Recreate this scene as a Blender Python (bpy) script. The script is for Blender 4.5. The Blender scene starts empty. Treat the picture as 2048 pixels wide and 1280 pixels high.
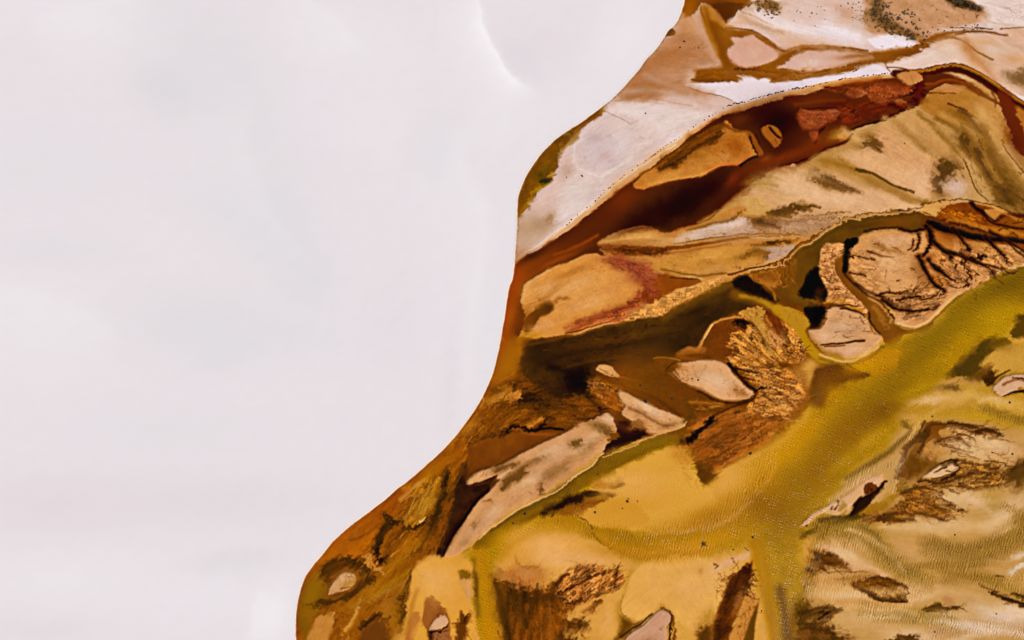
import bpy, bmesh, math, random
import numpy as np
from mathutils import Vector, Matrix, noise as mnoise
random.seed(7)
rng = np.random.default_rng(11)
SC = bpy.context.scene
COL = SC.collection
M_PX = 0.1                      # metres on the ground per unit of the survey plan below
# ------------------------------------------------------------------ survey grid of the delta
# plan units: x to the east, y to the south, 10 units = 1 m; the origin of the scene is at (1024, 640)
STEP = 1.5
def lines(lo, hi, d0, d1, step, far, grow):
    a = list(np.arange(d0, d1, step)); s = step * 3; v = a[-1]
    right = []
    while v < hi: v += s; right.append(v); s = min(s * 1.12, 14)
    while v < far: v += s; right.append(v); s *= grow
    left = []; v = a[0]; s = step * 3
    while v > lo: v -= s; left.append(v); s = min(s * 1.12, 14)
    while v > -far + 2000: v -= s; left.append(v); s *= grow
    return np.array(left[::-1] + a + right)
xs = lines(-600, 2700, 576, 2062, STEP, 26000, 1.35)
ys = lines(-500, 1800, -14, 1294, STEP, 26000, 1.35)
NX, NY = len(xs), len(ys)
X, Y = np.meshgrid(xs, ys)
F = np.float32
X = X.astype(F); Y = Y.astype(F)
print('grid', NX, NY, NX * NY)
# ------------------------------------------------------------------ noise
_p = rng.permutation(256); _p = np.concatenate([_p, _p, _p]).astype(np.int32)
_g = rng.uniform(0, 2 * math.pi, 256); _gx = np.cos(_g).astype(F); _gy = np.sin(_g).astype(F)
def perlin(x, y):
    xi = np.floor(x); yi = np.floor(y); fx = (x - xi).astype(F); fy = (y - yi).astype(F)
    xi = xi.astype(np.int32) & 255; yi = yi.astype(np.int32) & 255
    u = fx * fx * fx * (fx * (fx * 6 - 15) + 10); v = fy * fy * fy * (fy * (fy * 6 - 15) + 10)
    def gr(ix, iy, dx, dy):
        h = _p[_p[ix] + iy] & 255
        return _gx[h] * dx + _gy[h] * dy
    a = gr(xi, yi, fx, fy); b = gr(xi + 1, yi, fx - 1, fy)
    c = gr(xi, yi + 1, fx, fy - 1); d = gr(xi + 1, yi + 1, fx - 1, fy - 1)
    a = a + u * (b - a); c = c + u * (d - c)
    return (a + v * (c - a)) * 1.5
def fbm(x, y, sc, octv=3, ox=0.0, gain=.5):
    t = 0; am = 1; tot = 0; f = 1.0 / sc
    for k in range(octv):
        t = t + am * perlin(x * f + ox + 17.3 * k, y * f + ox * 1.7 + 9.1 * k)
        tot += am; am *= gain; f *= 2.03
    return (t / tot * 1.4).astype(F)
WX = fbm(X, Y, 46, 5, 3.1, .66); WY = fbm(X, Y, 46, 5, 40.7, .66)       # bank wander
HF = np.clip(fbm(X, Y, 9, 3, 77.7, .7) * .75 + .5, 0, 1)              # grain
MF = fbm(X, Y, 34, 4, 120.3, .6)                                       # mottle
HG = np.clip(fbm(X + 6 * WX, Y + 6 * WY, 4.6, 2, 300.2, .7) * .9 + .5, 0, 1)
SPK = np.clip(.45 * HG + .3 * HF + .35 * (MF * .9 + .5), 0, 1)                         # weed speckle
# ------------------------------------------------------------------ fields of the delta
def hexc(h): return np.array([int(h[i:i + 2], 16) for i in (0, 2, 4)], dtype=F) / 255
C = np.empty((NY, NX, 3), F); _t = np.clip((Y + 350) / 900, 0, 1)[..., None]; C[:] = hexc('d6bcb2') * (1 - _t) + hexc('cc9c56') * _t
Z = np.zeros((NY, NX), F)
WET = np.zeros((NY, NX), F); RA = np.zeros((NY, NX), F); RB = np.zeros((NY, NX), F)
TX = np.full((NY, NX), .5, F)
LAB = np.zeros((NY, NX), np.int16)
SM = np.full((NY, NX), .7, F)                                          # how far the tide has dragged it
NAMES = {}
def pts(s):
    if not isinstance(s, str): return np.array(s, float)
    return np.array([[float(v) for v in q.split(',')] for q in s.split()])
def spline(P, closed, n=4):
    if len(P) < 3 or n < 2: return P
    if closed: Q = np.vstack([P[-1], P, P[0], P[1]])
    else: Q = np.vstack([2 * P[0] - P[1], P, 2 * P[-1] - P[-2]])
    out = []
    for i in range(1, len(Q) - 2):
        p0, p1, p2, p3 = Q[i - 1:i + 3]
        for t in np.arange(n) / n:
            out.append(.5 * ((2 * p1) + (p2 - p0) * t + (2 * p0 - 5 * p1 + 4 * p2 - p3) * t * t + (3 * p1 - p0 - 3 * p2 + p3) * t ** 3))
    if not closed: out.append(Q[-2])
    return np.array(out)
def box(P, pad):
    a = np.searchsorted(xs, P[:, 0].min() - pad); b = np.searchsorted(xs, P[:, 0].max() + pad)
    c = np.searchsorted(ys, P[:, 1].min() - pad); d = np.searchsorted(ys, P[:, 1].max() + pad)
    return slice(c, d), slice(a, b)
def sstep(t):
    t = np.clip(t, 0, 1); return t * t * (3 - 2 * t)
def sdf(P, x, y):
    best = np.full(x.shape, 1e9, F); ins = np.zeros(x.shape, bool)
    n = len(P)
    for i in range(n):
        ax, ay = P[i]; bx, by = P[(i + 1) % n]
        dx, dy = bx - ax, by - ay; L2 = dx * dx + dy * dy + 1e-9
        t = np.clip(((x - ax) * dx + (y - ay) * dy) / L2, 0, 1)
        d = (x - ax - t * dx) ** 2 + (y - ay - t * dy) ** 2
        np.minimum(best, d, out=best)
        if ay != by:
            c = ((ay > y) != (by > y)) & (x < dx * (y - ay) / (by - ay) + ax)
            ins ^= c
    d = np.sqrt(best); return np.where(ins, -d, d)
def line_d(P, x, y, w0, w1):
    """distance to a tapering line minus its half width"""
    best = np.full(x.shape, 1e9, F)
    seg = np.hypot(*(P[1:] - P[:-1]).T); s = np.concatenate([[0], np.cumsum(seg)]); T = s[-1] + 1e-9
    for i in range(len(P) - 1):
        ax, ay = P[i]; dx, dy = P[i + 1] - P[i]; L2 = dx * dx + dy * dy + 1e-9
        t = np.clip(((x - ax) * dx + (y - ay) * dy) / L2, 0, 1)
        d = np.sqrt((x - ax - t * dx) ** 2 + (y - ay - t * dy) ** 2)
        w = w0 + (w1 - w0) * ((s[i] + t * seg[i]) / T)
        np.minimum(best, d - w / 2, out=best)
    return best
def lay(sl, m, c, o=1, z=None, wet=None, r=None, t=None, n=None, sp=0, st=None, dz=0, c2=None, er=None):
    """lay one deposit: colour of the sediment or water, level, wetness, ripples"""
    if sp:                                                    # speckled stain: soft body, grainy fringe
        kk = sstep((m * 1.55 - (SPK[sl] - .12) * 1.3) / .95); m = m * (1 - .85 * sp) + .85 * sp * (.35 * m + .65 * kk * np.sqrt(m))
    mm = (m * o)[..., None]
    col = hexc(c)
    if c2 is not None: col = col + (hexc(c2) - col) * np.clip(MF[sl] * .9 + .5, 0, 1)[..., None]
    if er:
        ang, ln, wd, am = er; ln *= 1.7; wd *= 1.35; x, y = X[sl] + 9 * WX[sl], Y[sl] + 9 * WY[sl]
        if isinstance(ang, tuple):                            # runnels spreading from an apex
            u = np.hypot(x - ang[0], y - ang[1]); v = np.arctan2(y - ang[1], x - ang[0]) * ang[2]; u = u * (wd / ln); ang = ang[0] * .1
        else: a = math.radians(ang); ca, sa = math.cos(a), math.sin(a); u = (x * ca + y * sa) * (wd / ln); v = y * ca - x * sa
        n1 = fbm(u, v, wd * 1.5, 3, wd * .31 + ln * .07, .55); n2 = fbm(u * 1.1, v, wd * .9, 2, wd * .17 + 50, .5); g = fbm(u, v, wd * 2.2, 3, ln * .11 + 90, .6)
        q = np.clip(sstep((.16 - np.abs(n1)) / .16) * (.55 + .9 * g) + .55 * sstep((.12 - np.abs(n2)) / .12) * np.clip(.4 + 1.2 * g, 0, 1), 0, 1)
        crest = sstep((np.abs(n1) - .2) / .22) * np.clip(.5 - .9 * g, 0, 1)
        mul = 1 + am * (.55 * crest + .4 * g - .95 * q + .04)
        col = np.clip(col * np.clip(mul, .12, 2)[..., None] + (am * .055 * crest)[..., None] * np.array([1, .74, .5], F), 0, 1); dz = -.05 * q + .03 * crest
    if st:
        ang, ln, wd, am = st; a = math.radians(ang); ca, sa = math.cos(a), math.sin(a)
        x, y = X[sl] + 10 * WX[sl], Y[sl] + 10 * WY[sl]
        q = fbm((x * ca + y * sa) / ln * wd, (y * ca - x * sa), wd, 3, ln * .37, .6)
        col = np.clip(col * (1 + am * q)[..., None], 0, 1)
    C[sl] += (col - C[sl]) * mm
    if z is not None: Z[sl] += (z - Z[sl]) * m
    if er or dz: Z[sl] += dz * m
    if wet is not None: WET[sl] += (wet - WET[sl]) * m
    if r is not None:
        RA[sl] += (r[0] - RA[sl]) * m; RB[sl] += (r[1] - RB[sl]) * m
    if t is not None: TX[sl] += (t - TX[sl]) * m
    if n is not None: SM[sl] += ({'river': .5, 'red_channel': .35, 'brown_delta': .9, 'brown_islet': 1., 'dark_islet': 1., 'mud_flat': .9, 'salt_flat': .5}.get(n, .16) - SM[sl]) * m
    elif sp >= .2 or er: SM[sl] += (1.15 - SM[sl]) * m * .8
    if n is not None:
        if n not in NAMES: NAMES[n] = len(NAMES) + 1
        LAB[sl] = np.where(m > .5, NAMES[n], LAB[sl])
def A(s, c, f=3, w=4, rim=None, lip=None, sub=4, **k):
    if k.get('sp'): f = f * 1.5 + 3.5; w = w * 1.5 + 5
    P = spline(pts(s), True, sub); sl = box(P, f + w * 1.3 + 14)
    x = X[sl] + w * WX[sl]; y = Y[sl] + w * WY[sl]
    d = sdf(P, x, y)
    if rim:                                                   # dark margin just outside: mostly bank shade painted into the colour
        rc, rw, ro = rim
        lay(sl, np.exp(-np.clip(d, -1, None) ** 2 / (rw * rw)) * (d > -2) * np.clip(.35 + 1.5 * MF[sl], 0, 1), rc, ro * .85, dz=-.06)
    fe = f * (.4 + 1.8 * np.clip(MF[sl] + .45, 0, 1.4) ** 2) if f < 11 else f
    lay(sl, sstep(.5 - d / (2 * fe)), c, **k)
    if k.get('n') and w < 4.5: SM[sl] += (.22 - SM[sl]) * np.exp(-np.clip(d - 2, 0, None) ** 2 / 60)
    if lip:                                                   # pale lip just inside: bright edge halo painted into the colour
        rc, rw, ro = lip
        lay(sl, np.exp(-(d + rw) ** 2 / (rw * rw)) * np.clip(.4 - 1.5 * MF[sl], 0, 1), rc, ro)
    return sl, d
def L(s, c, w0, w1=None, f=1.5, w=3, sub=4, **k):
    w1 = w0 if w1 is None else w1
    P = spline(pts(s), False, sub); sl = box(P, f + max(w0, w1) + w * 1.3 + 3)
    d = line_d(P, X[sl] + w * WX[sl], Y[sl] + w * WY[sl], w0, w1)
    lay(sl, sstep(.5 - d / (2 * f)), c, **k)
def B(x0, y0, rx, ry, ang, c, o=1, w=5, p=1.0, **k):
    """soft-edged elliptical stain"""
    R = max(rx, ry) * 2; sl = box(np.array([[x0 - R, y0 - R], [x0 + R, y0 + R]]), 0)
    a = math.radians(ang); dx = X[sl] + w * WX[sl] - x0; dy = Y[sl] + w * WY[sl] - y0
    u = (dx * math.cos(a) + dy * math.sin(a)) / rx; v = (dy * math.cos(a) - dx * math.sin(a)) / ry
    lay(sl, np.exp(-(u * u + v * v) ** p), c, o, **k)
def inside(P, x, y):
    r = False; n = len(P)
    for i in range(n):
        ax, ay = P[i]; bx, by = P[(i + 1) % n]
        if (ay > y) != (by > y) and x < (bx - ax) * (y - ay) / (by - ay) + ax: r = not r
    return r
def R(s, ang, n, ln, wd, c, o=.7, spread=18, wig=.35, br=.5, f=.9, dz=-.05):
    """drainage rills: short wiggling tapering runnels inside a plan outline"""
    P = pts(s); lo = P.min(0); hi = P.max(0); k = 0; tries = 0
    n = int(n * RILLS)
    while k < n and tries < n * 30:
        tries += 1
        x, y = random.uniform(lo[0], hi[0]), random.uniform(lo[1], hi[1])
        if not inside(P, x, y): continue
        k += 1
        if isinstance(ang, tuple): a = math.atan2(y - ang[1], x - ang[0]) + math.radians(ang[2] if len(ang) > 2 else 0)
        else: a = math.radians(ang)
        a += math.radians(random.gauss(0, spread))
        todo = [(x, y, a, ln * random.choice((.4, .7, 1, 1, 1.5, 2)), wd * random.choice((.6, .8, 1, 1.3, 1.8)))]; o_ = o * random.uniform(.45, 1.1)
        while todo:
            x, y, a, l, q = todo.pop()
            path = [(x, y)]; m = 5
            for j in range(m):
                a += random.gauss(0, wig); x += math.cos(a) * l / m; y += math.sin(a) * l / m; path.append((x, y))
                if random.random() < .6 * br / m and l > ln * .35: todo.append((x, y, a + random.choice((-.7, .7)), l * .5, q * .7))
            Q = np.array(path); sl = box(Q, q + f + 1)
            d = line_d(Q, X[sl] + 4 * WX[sl], Y[sl] + 4 * WY[sl], q * 1.15, q * .2)
            lay(sl, sstep(.5 - d / (2 * f)) * np.clip(.25 + 1.3 * SPK[sl], 0, 1), c, min(o_, 1), dz=dz)
ALB_GAIN = (1.0, 1.0, 1.0)
SUN_EL, SUN_AZ, SUN, SKY, EXPO = 52, 140, 3.3, .06, 0.0
RIP_A, RIP_B, RIP_H, RIP_Z, RIP_C = math.radians(65), math.radians(-15), .035, .008, .04
RIP_K = .62
CRISP, LOCAL, SATUR, CONTR, OFFSET = .3, .22, 1.05, .09, np.array([.010, .006, .005], F)
TONE = (1.0, 1.14, 1.24)
RILLS = .27
SMEAR_PX, SMEAR_BIG, STREAK = 3.6, 13.0, .05
# the tide drags every deposit out along the flow: feathered ends, clean flanks
FLOW = [(1425, 70, 65), (1440, 110, 72), (1460, 135, 60), (1405, 150, 0), (1540, 265, 60), (1470, 290, -30), (1545, 90, 35), (1640, 125, 0), (1100, 500, -32), (1200, 250, -35), (1400, 150, 0), (1650, 60, 12), (1850, 40, 20), (2000, 100, 25), (1400, 320, -28), (1700, 215, -18), (1950, 170, 30), (1600, 380, 15), (1780, 310, 32), (1950, 330, 55), (1250, 470, 0), (1450, 480, -6), (1150, 590, -25), (1300, 560, 15), (1200, 690, -14), (1420, 620, -28), (1640, 520, 70), (1800, 520, 20), (1960, 500, 25), (1700, 660, 5), (1530, 670, 50), (1560, 780, 12), (1400, 760, 18), (1280, 820, 25), (1180, 790, 20), (1040, 790, -12), (960, 850, -45), (1080, 950, -32), (880, 1000, -62), (700, 1080, -38), (660, 1170, -40), (760, 1200, -50), (620, 1230, -75), (880, 1180, 85), (1060, 1210, 80), (1180, 1170, -40), (1150, 1020, -20), (1300, 980, -12), (1450, 870, -25), (1550, 950, -45), (1700, 850, -42), (1900, 660, -32), (1950, 720, -30), (1840, 920, -60), (1950, 880, 10), (1950, 955, -8), (1840, 1020, 15), (1740, 1000, -45), (1900, 1080, 4), (1700, 1080, 30), (1760, 1180, 18), (1560, 1180, 78), (1470, 1180, -62), (1370, 1180, 60), (1290, 1250, -40), (1650, 1240, -15), (1950, 1200, 14), (2030, 950, -50)]
def blur1(a, r):
    for ax in (0, 1):
        p_ = np.pad(a, [(r + 1, r) if k == ax else (0, 0) for k in range(2)], mode='edge'); c_ = np.cumsum(p_, axis=ax, dtype=np.float64); n = a.shape[ax]
        a = ((np.take(c_, np.arange(2 * r + 1, 2 * r + 1 + n), ax) - np.take(c_, np.arange(n), ax)) / (2 * r + 1)).astype(F)
    return a
def SMEAR():
    global C, Z, WET, RA, RB, TX, LAB
    step = 6; js = np.arange(0, NY, step); is_ = np.arange(0, NX, step); gx_, gy_ = X[::step, ::step], Y[::step, ::step]
    sx = np.zeros(gx_.shape); sy = np.zeros(gx_.shape)
    for fx_, fy_, a in FLOW:
        w_ = 1 / ((gx_ - fx_) ** 2 + (gy_ - fy_) ** 2 + 900) ** 1.5; t_ = math.radians(2 * a); sx += w_ * math.cos(t_); sy += w_ * math.sin(t_)
    th = np.stack([sx, sy]) / np.hypot(sx, sy)
    ii = np.clip(np.arange(NX) / step, 0, len(is_) - 1.001); jj = np.clip(np.arange(NY) / step, 0, len(js) - 1.001)
    def up(a):
        i0 = ii.astype(int); fi = ii - i0; j0 = jj.astype(int); fj = (jj - j0)[:, None]
        r0 = a[:, i0] * (1 - fi) + a[:, np.minimum(i0 + 1, a.shape[1] - 1)] * fi
        return r0[j0] * (1 - fj) + r0[np.minimum(j0 + 1, a.shape[0] - 1)] * fj
    ang = .5 * np.arctan2(up(th[1]), up(th[0])); ca, sa = np.cos(ang).astype(F), np.sin(ang).astype(F)
    # streaked noise: a fine grain averaged along the flow
    n0 = fbm(X, Y, 4.2, 2, 610.5, .6) + .35 * fbm(X, Y, 9, 2, 650.2, .6); acc = n0.copy(); dense = (np.gradient(X, axis=1) < STEP * 1.5)
    def samp(a, x, y):
        fi = np.clip(np.interp(x.ravel(), xs, np.arange(NX)).reshape(x.shape), 0, NX - 1.001).astype(F); fj = np.clip(np.interp(y.ravel(), ys, np.arange(NY)).reshape(y.shape), 0, NY - 1.001).astype(F)
        i0 = fi.astype(np.int32); j0 = fj.astype(np.int32); fi = fi - i0; fj = fj - j0
        if a.ndim == 3: fi = fi[..., None]; fj = fj[..., None]
        return (a[j0, i0] * (1 - fi) + a[j0, i0 + 1] * fi) * (1 - fj) + (a[j0 + 1, i0] * (1 - fi) + a[j0 + 1, i0 + 1] * fi) * fj
    for k in (-12, -8, -4, 4, 8, 12): acc += samp(n0, X + k * ca, Y + k * sa)
    n = acc / 7 * 2.6; big = fbm(X, Y, 60, 2, 700.1)
    dp = np.full(X.shape, 99, F); slp = box(PP, 60); dp[slp] = np.abs(sdf(np.vstack([PP, [[-3000, 3000], [-3000, -3000]]]), X[slp], Y[slp]))
    am = SMEAR_PX * np.clip(.8 + 1.1 * big, .15, 2) * sstep(dp / 26)
    g0 = fbm(X, Y, 11, 2, 810.5, .5); ac2 = g0.copy()
    for k in (-36, -24, -12, 12, 24, 36): ac2 += samp(g0, X + k * ca, Y + k * sa)
    n2 = ac2 / 7 * 2.4; n2 = np.sign(n2) * np.abs(n2) ** .8; sm = blur1(SM, 2)
    t_ = am * n * (.55 + .6 * sm) + SMEAR_BIG * n2 * np.clip(sm - .15, 0, 1.2) * sstep(dp / 40); x2 = X + t_ * ca; y2 = Y + t_ * sa
    C = samp(C, x2, y2).astype(F); Z = samp(Z, x2, y2).astype(F); WET = samp(WET, x2, y2).astype(F); RA = samp(RA, x2, y2).astype(F); RB = samp(RB, x2, y2).astype(F)
    C *= (1 + STREAK * n * np.clip(TX, 0, 1) * (1 - .5 * np.clip(WET, 0, 1)))[..., None]; C = np.clip(C, 0, 1)
# ------------------------------------------------------------------ deposits, oldest first
POND = ("1330,-700 1345,-260 1366,-150 1371,-60 1367,0 1362,17 1356,35 1347,50 1335,60 1327,73 1310,97 1291,117 1275,140 1257,161 1240,179 1225,194 1205,210 "
 "1185,225 1160,244 1140,256 1112,276 1092,295 1072,317 1054,345 1044,365 1036,388 1033,410 1032,452 1030,485 1028,515 1025,542 "
 "1022,560 1016,577 1011,602 1007,632 1002,660 997,690 990,720 984,745 975,767 965,787 950,815 935,837 910,870 880,902 850,930 "
 "812,962 792,977 770,997 740,1019 712,1040 687,1060 665,1080 645,1105 622,1132 607,1155 597,1185 591,1215 589,1247 590,1280 598,1330 620,1400 640,1550 600,1900")
WATER = dict(wet=.6, t=.25)
# ---- whole-area grounds
A("1450,-500 2900,-500 2900,260 2048,205 1985,165 1898,128 1780,142 1650,168 1500,208 1400,250 1250,350 1100,480 1020,540 1000,300 1300,60", 'd6bcb2', f=4, z=.25, t=.5, n='salt_flat')
A("1400,447 1512,362 1600,328 1700,275 1850,195 2000,170 2200,300 2700,420 2700,520 2048,437 1900,400 1700,437 1600,490 1500,537 1250,530", 'bd9461', f=6, z=.15, t=.7)
A("1040,605 1050,567 1090,542 1190,490 1290,452 1400,447 1480,410 1600,400 1640,470 1550,527 1445,565 1320,628 1050,676", 'c48c4c', f=4, z=.12, t=.7)
A("1010,690 1150,668 1330,625 1480,560 1620,480 1700,470 1760,640 1640,760 1500,900 1380,940 1230,880 1100,950 900,1110 760,1280 580,1500 500,1300 900,860", '7a4a10', f=8, z=-.15, t=.8, c2='633a0c', n='mud_flat')
A("1180,960 1420,880 1640,700 2000,520 2900,500 2900,1900 560,1900 700,1280 850,1100 1000,1060", 'd0a054', f=14, z=-.1, t=.5)
A("1700,1080 1640,1000 1760,900 1830,790 2048,740 2900,700 2900,1900 1600,1900 1590,1280 1610,1150", 'c09a62', f=24, z=-.1, t=.5)
# ---- the white salt flat beside the pond
B(1320, 145, 75, 42, -45, 'b08468', .95); B(1262, 195, 34, 12, -35, 'b08868', .7); B(1345, 110, 30, 30, 0, 'c49c84', .7)
B(1390, 60, 30, 34, 0, 'c89a78', .8); B(1340, 178, 60, 10, 8, 'b8927c', .6)
A("1232,202 1300,205 1380,222 1420,228 1330,285 1250,330 1190,400 1120,460 1105,440 1140,350 1150,270 1200,232 1210,212", 'd9c5bf', f=12, w=7, st=(-35, 60, 14, .05))
B(1208, 300, 50, 44, -10, 'cdbcbc', .9, p=2); B(1205, 298, 40, 34, 0, 'd2c4c6', .6); B(1190, 275, 22, 10, 0, 'bfa9a8', .5); B(1210, 312, 18, 10, 0, 'c5aca6', .6)
B(1150, 380, 40, 20, -30, 'dccfca', .7); B(1250, 285, 14, 30, 40, 'ddd0ce', .7)
L("1150,262 1148,300 1152,330 1175,345 1205,352 1240,330 1265,312", 'e2d8d4', 3, 5, f=3, o=.6)
L("1202,222 1222,228 1245,240 1262,250", '8a6a58', 1.6, .8, f=1, o=.8); L("1230,201 1270,202 1310,206 1330,210", '9a7a68', 1.6, .6, f=1, o=.6); L("1300,196 1340,205 1384,212", '9a7a68', 1.4, .6, o=.5)
L("1368,170 1385,178 1420,188 1450,196 1475,208", '7a5640', 1.8, 1.2, f=.8, o=.8)
R("1190,262 1320,250 1260,340 1190,380 1110,370 1130,300", 20, 70, 9, 1.1, 'a58a80', .4)
B(1060, 460, 45, 34, 0, 'b59a80', .85); B(1100, 440, 12, 16, 20, '9c7c58', .8, sp=.9); B(1085, 450, 30, 14, 0, 'a58a6c', .5, sp=.8); B(1068, 480, 24, 14, 0, 'c6b2a2', .5); B(1050, 505, 20, 12, 0, 'b49c86', .7)
B(1130, 340, 22, 16, -40, 'b8a294', .6, sp=.6); B(1120, 480, 26, 12, -35, 'd6c3b8', .7)
L("1038,522 1090,492 1140,452 1200,400 1262,350 1310,318", 'cfa684', 9, f=5, o=.8); L("1310,318 1370,278 1430,240 1490,212 1560,194 1650,170 1700,160", 'cfa06e', 11, f=5, o=.85)
L("1030,520 1075,490 1130,450 1200,396 1262,345 1300,321 1350,288", 'e2d2c6', 3, f=3, o=.7)
# olive weed wedge along the pond
A("1205,208 1160,242 1112,273 1070,316 1046,355 1034,392 1030,440 1040,432 1058,411 1068,388 1090,372 1104,352 1113,325 1124,303 1142,285 1158,262 1178,247 1196,238 1207,222", '85600f', f=3, c2='6b4c10', z=.05, t=.8, sp=.25)
L("1036,430 1056,408 1066,384 1092,366 1108,344", 'a88018', 7, 5, f=4, o=.8, sp=.4); L("1150,262 1170,248 1196,232 1203,220", '9a6c1c', 4, 5, f=2, o=.9); L("1072,320 1050,352 1038,390 1036,425", '96680f', 7, f=4, o=.7)
L("1124,300 1142,284 1156,264", 'b08a4c', 4, f=3, o=.7)
A("1078,364 1090,357 1102,357 1096,366 1084,370", '2e2c06', f=2, w=3, sp=.4); B(1080, 350, 12, 8, -50, '4c4408', .8, sp=.6); B(1096, 335, 12, 4, -45, '5c5008', .7, sp=.6); B(1084, 374, 14, 4, -30, 'aa9010', .7)
R("1076,372 1112,322 1125,330 1095,375", -45, 24, 9, 1.8, '4a3c08', .7); R("1034,440 1060,410 1064,420 1040,438", -30, 14, 7, 1.4, '5a400c', .7)
A("1329,73 1335,66 1343,57 1352,65 1346,72", '71521f', f=1.5, w=1.5, rim=('e6d2b8', 3, .7))
# ---- the brown runnels of the north
A("1360,-140 1363,22 1390,24 1402,8 1415,6 1432,22 1447,42 1460,42 1475,22 1485,14 1505,10 1520,-20 1530,-140", '8a5410', f=3, z=-.1, **WATER)
B(1378, 8, 16, 16, 0, '98640f', .9); B(1440, 8, 30, 12, 0, '6e3c06', .9)
A("1424,12 1436,6 1470,6 1492,8 1476,22 1462,40 1450,42 1440,32", '5e3406', f=4)
B(1515, 12, 22, 14, 0, '8a6232', .8, sp=.5); R("1500,0 1550,5 1560,40 1520,30", 40, 40, 4, 2.4, '4c3010', .7)
A("1400,16 1412,62 1425,92 1444,128 1400,137 1385,136 1390,150 1383,165 1410,166 1450,163 1478,158 1500,152 1515,158 1537,155 1541,166 1580,162 1620,158 1660,150 1700,140 1735,126 1770,124 1800,114 1830,106 1857,88 1880,80 1920,80 1880,66 1850,78 1830,90 1800,96 1760,104 1735,102 1700,95 1660,93 1600,92 1570,103 1560,100 1540,82 1520,70 1500,60 1470,56 1452,52 1435,30 1415,14", '97662a', f=6, z=.05, c2='8a5a20', **WATER)
A("1404,12 1414,8 1430,20 1442,40 1470,52 1452,56 1432,44 1418,40 1408,30", 'b4803c', f=4, o=.9)
L("1412,30 1420,70 1434,100 1446,126", 'a87420', 8, 4, f=4, o=.8); L("1428,50 1442,90 1458,128", '83550f', 14, 12, f=8, o=.6)
L("1388,160 1440,160 1470,158", '8a5c1e', 6, 3, f=3); L("1470,139 1520,136", '744412', 5, 2, f=2)
L("1452,54 1490,58 1515,66 1540,80 1562,82", '714410', 2, 4, f=1.5); L("1498,74 1470,73", '744818', 3, 1); L("1540,82 1558,98 1572,102 1600,92 1660,92 1733,100", '7e4e18', 4, 3.5, f=2)
B(1780, 108, 50, 8, -8, '95642c', .8); B(1835, 97, 26, 9, -35, '8a5826', .8)
A("1462,76 1482,74 1502,69 1517,78 1537,92 1560,105 1552,117 1525,130 1500,134 1473,132 1462,120 1454,102 1468,90", 'd0a694', f=4, z=.3, t=.5, n='tan_bar_a', lip=('d6b49a', 4, .5), rim=('7a4c1c', 2.5, .5))
B(1500, 110, 26, 14, 0, 'd6b4a4', .6)
A("1552,135 1575,122 1595,107 1620,101 1662,99 1700,101 1740,108 1745,116 1710,125 1693,131 1663,137 1625,144 1595,142 1565,136", 'd2ae9e', f=4.5, z=.3, t=.5, n='tan_bar_b', rim=('7a4c1c', 2.5, .5))
B(1625, 125, 30, 10, -10, 'dabfb4', .9)
A("1368,170 1383,167 1475,165 1485,156 1473,151 1490,149 1515,159 1525,156 1540,160 1543,167 1600,161 1650,155 1700,145 1712,130 1735,127 1755,130 1775,140 1784,146 1745,151 1700,156 1650,165 1600,176 1540,190 1480,208 1450,194 1400,181", 'e2d4d6', f=1.6, w=2.5, z=.3, t=.3)
A("1545,164 1580,148 1625,148 1660,142 1700,135 1690,145 1640,153 1590,160", '9c7040', f=2, o=.85, t=.9); R("1520,160 1560,145 1680,138 1690,146 1560,165", -8, 60, 16, 1.6, '7a4e1c', .6)
A("1773,130 1788,121 1838,105 1860,90 1885,81 1913,80 1930,98 1945,128 1975,152 2060,190 2060,206 2018,188 1985,165 1948,143 1923,131 1898,127 1873,131 1825,141 1785,134", 'd9beb0', f=2.5, z=.3, t=.4, st=(-8, 50, 6, .06))
B(1905, 105, 26, 18, 20, 'dcc2b0', .7); B(2030, 185, 40, 8, 35, 'e4d4ce', .9); B(1820, 122, 40, 7, -15, 'e0cac2', .7)
# north shore sands
A("1455,44 1475,28 1500,12 1530,-100 1745,-100 1740,40 1745,66 1720,88 1660,90 1600,90 1570,98 1545,84 1520,62 1500,54", 'dcc6be', f=5, z=.3, t=.5, c2='d6b8aa')
B(1560, 45, 60, 16, 22, 'e0c8bc', .8); B(1660, 62, 44, 16, 10, 'e4d6d6', .9); B(1620, 20, 40, 18, 0, 'dcc8c2', .7); B(1690, 25, 34, 14, 30, 'c49c84', .7, sp=.5); B(1600, 84, 50, 8, 0, 'd4aa8c', .7); B(1480, 40, 20, 12, -30, 'd6b49c', .7)
B(1655, 45, 14, 20, 20, 'e6d8da', .7)
A("1748,-60 1963,-20 1973,35 1910,55 1873,62 1843,84 1823,82 1788,68 1743,66 1728,34", 'c09672', f=6, z=.3, t=.7, c2='c8a084')
A("1735,78 1773,70 1803,71 1833,87 1798,93 1760,97 1743,89", 'e8dcde', f=4, z=.3, t=.3); B(1700, 75, 34, 10, 15, 'e6dadb', .8)
B(1750, 10, 14, 34, 20, '7c5f38', .8, sp=.5); B(1735, 30, 20, 10, -40, '96784e', .6, sp=.6); B(1790, 52, 34, 14, 25, '7e6038', .7, sp=.6); B(1825, 72, 26, 9, 25, '775628', .7, sp=.6)
B(1925, 8, 40, 9, 22, '55401a', .9, sp=.4); L("1900,-4 1930,6 1957,16", '3a290e', 4, 5, f=2, w=4)
R("1740,5 1790,0 1800,60 1850,78 1800,72 1750,60", 30, 130, 5, 2.6, '59411c', .6); R("1725,0 1750,0 1750,60 1720,50", 60, 60, 3, 1.6, '7a5c38', .6)
R("1800,0 1960,20 1960,50 1850,70 1800,60", 8, 70, 7, 1.5, '6e4c24', .55)
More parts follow.
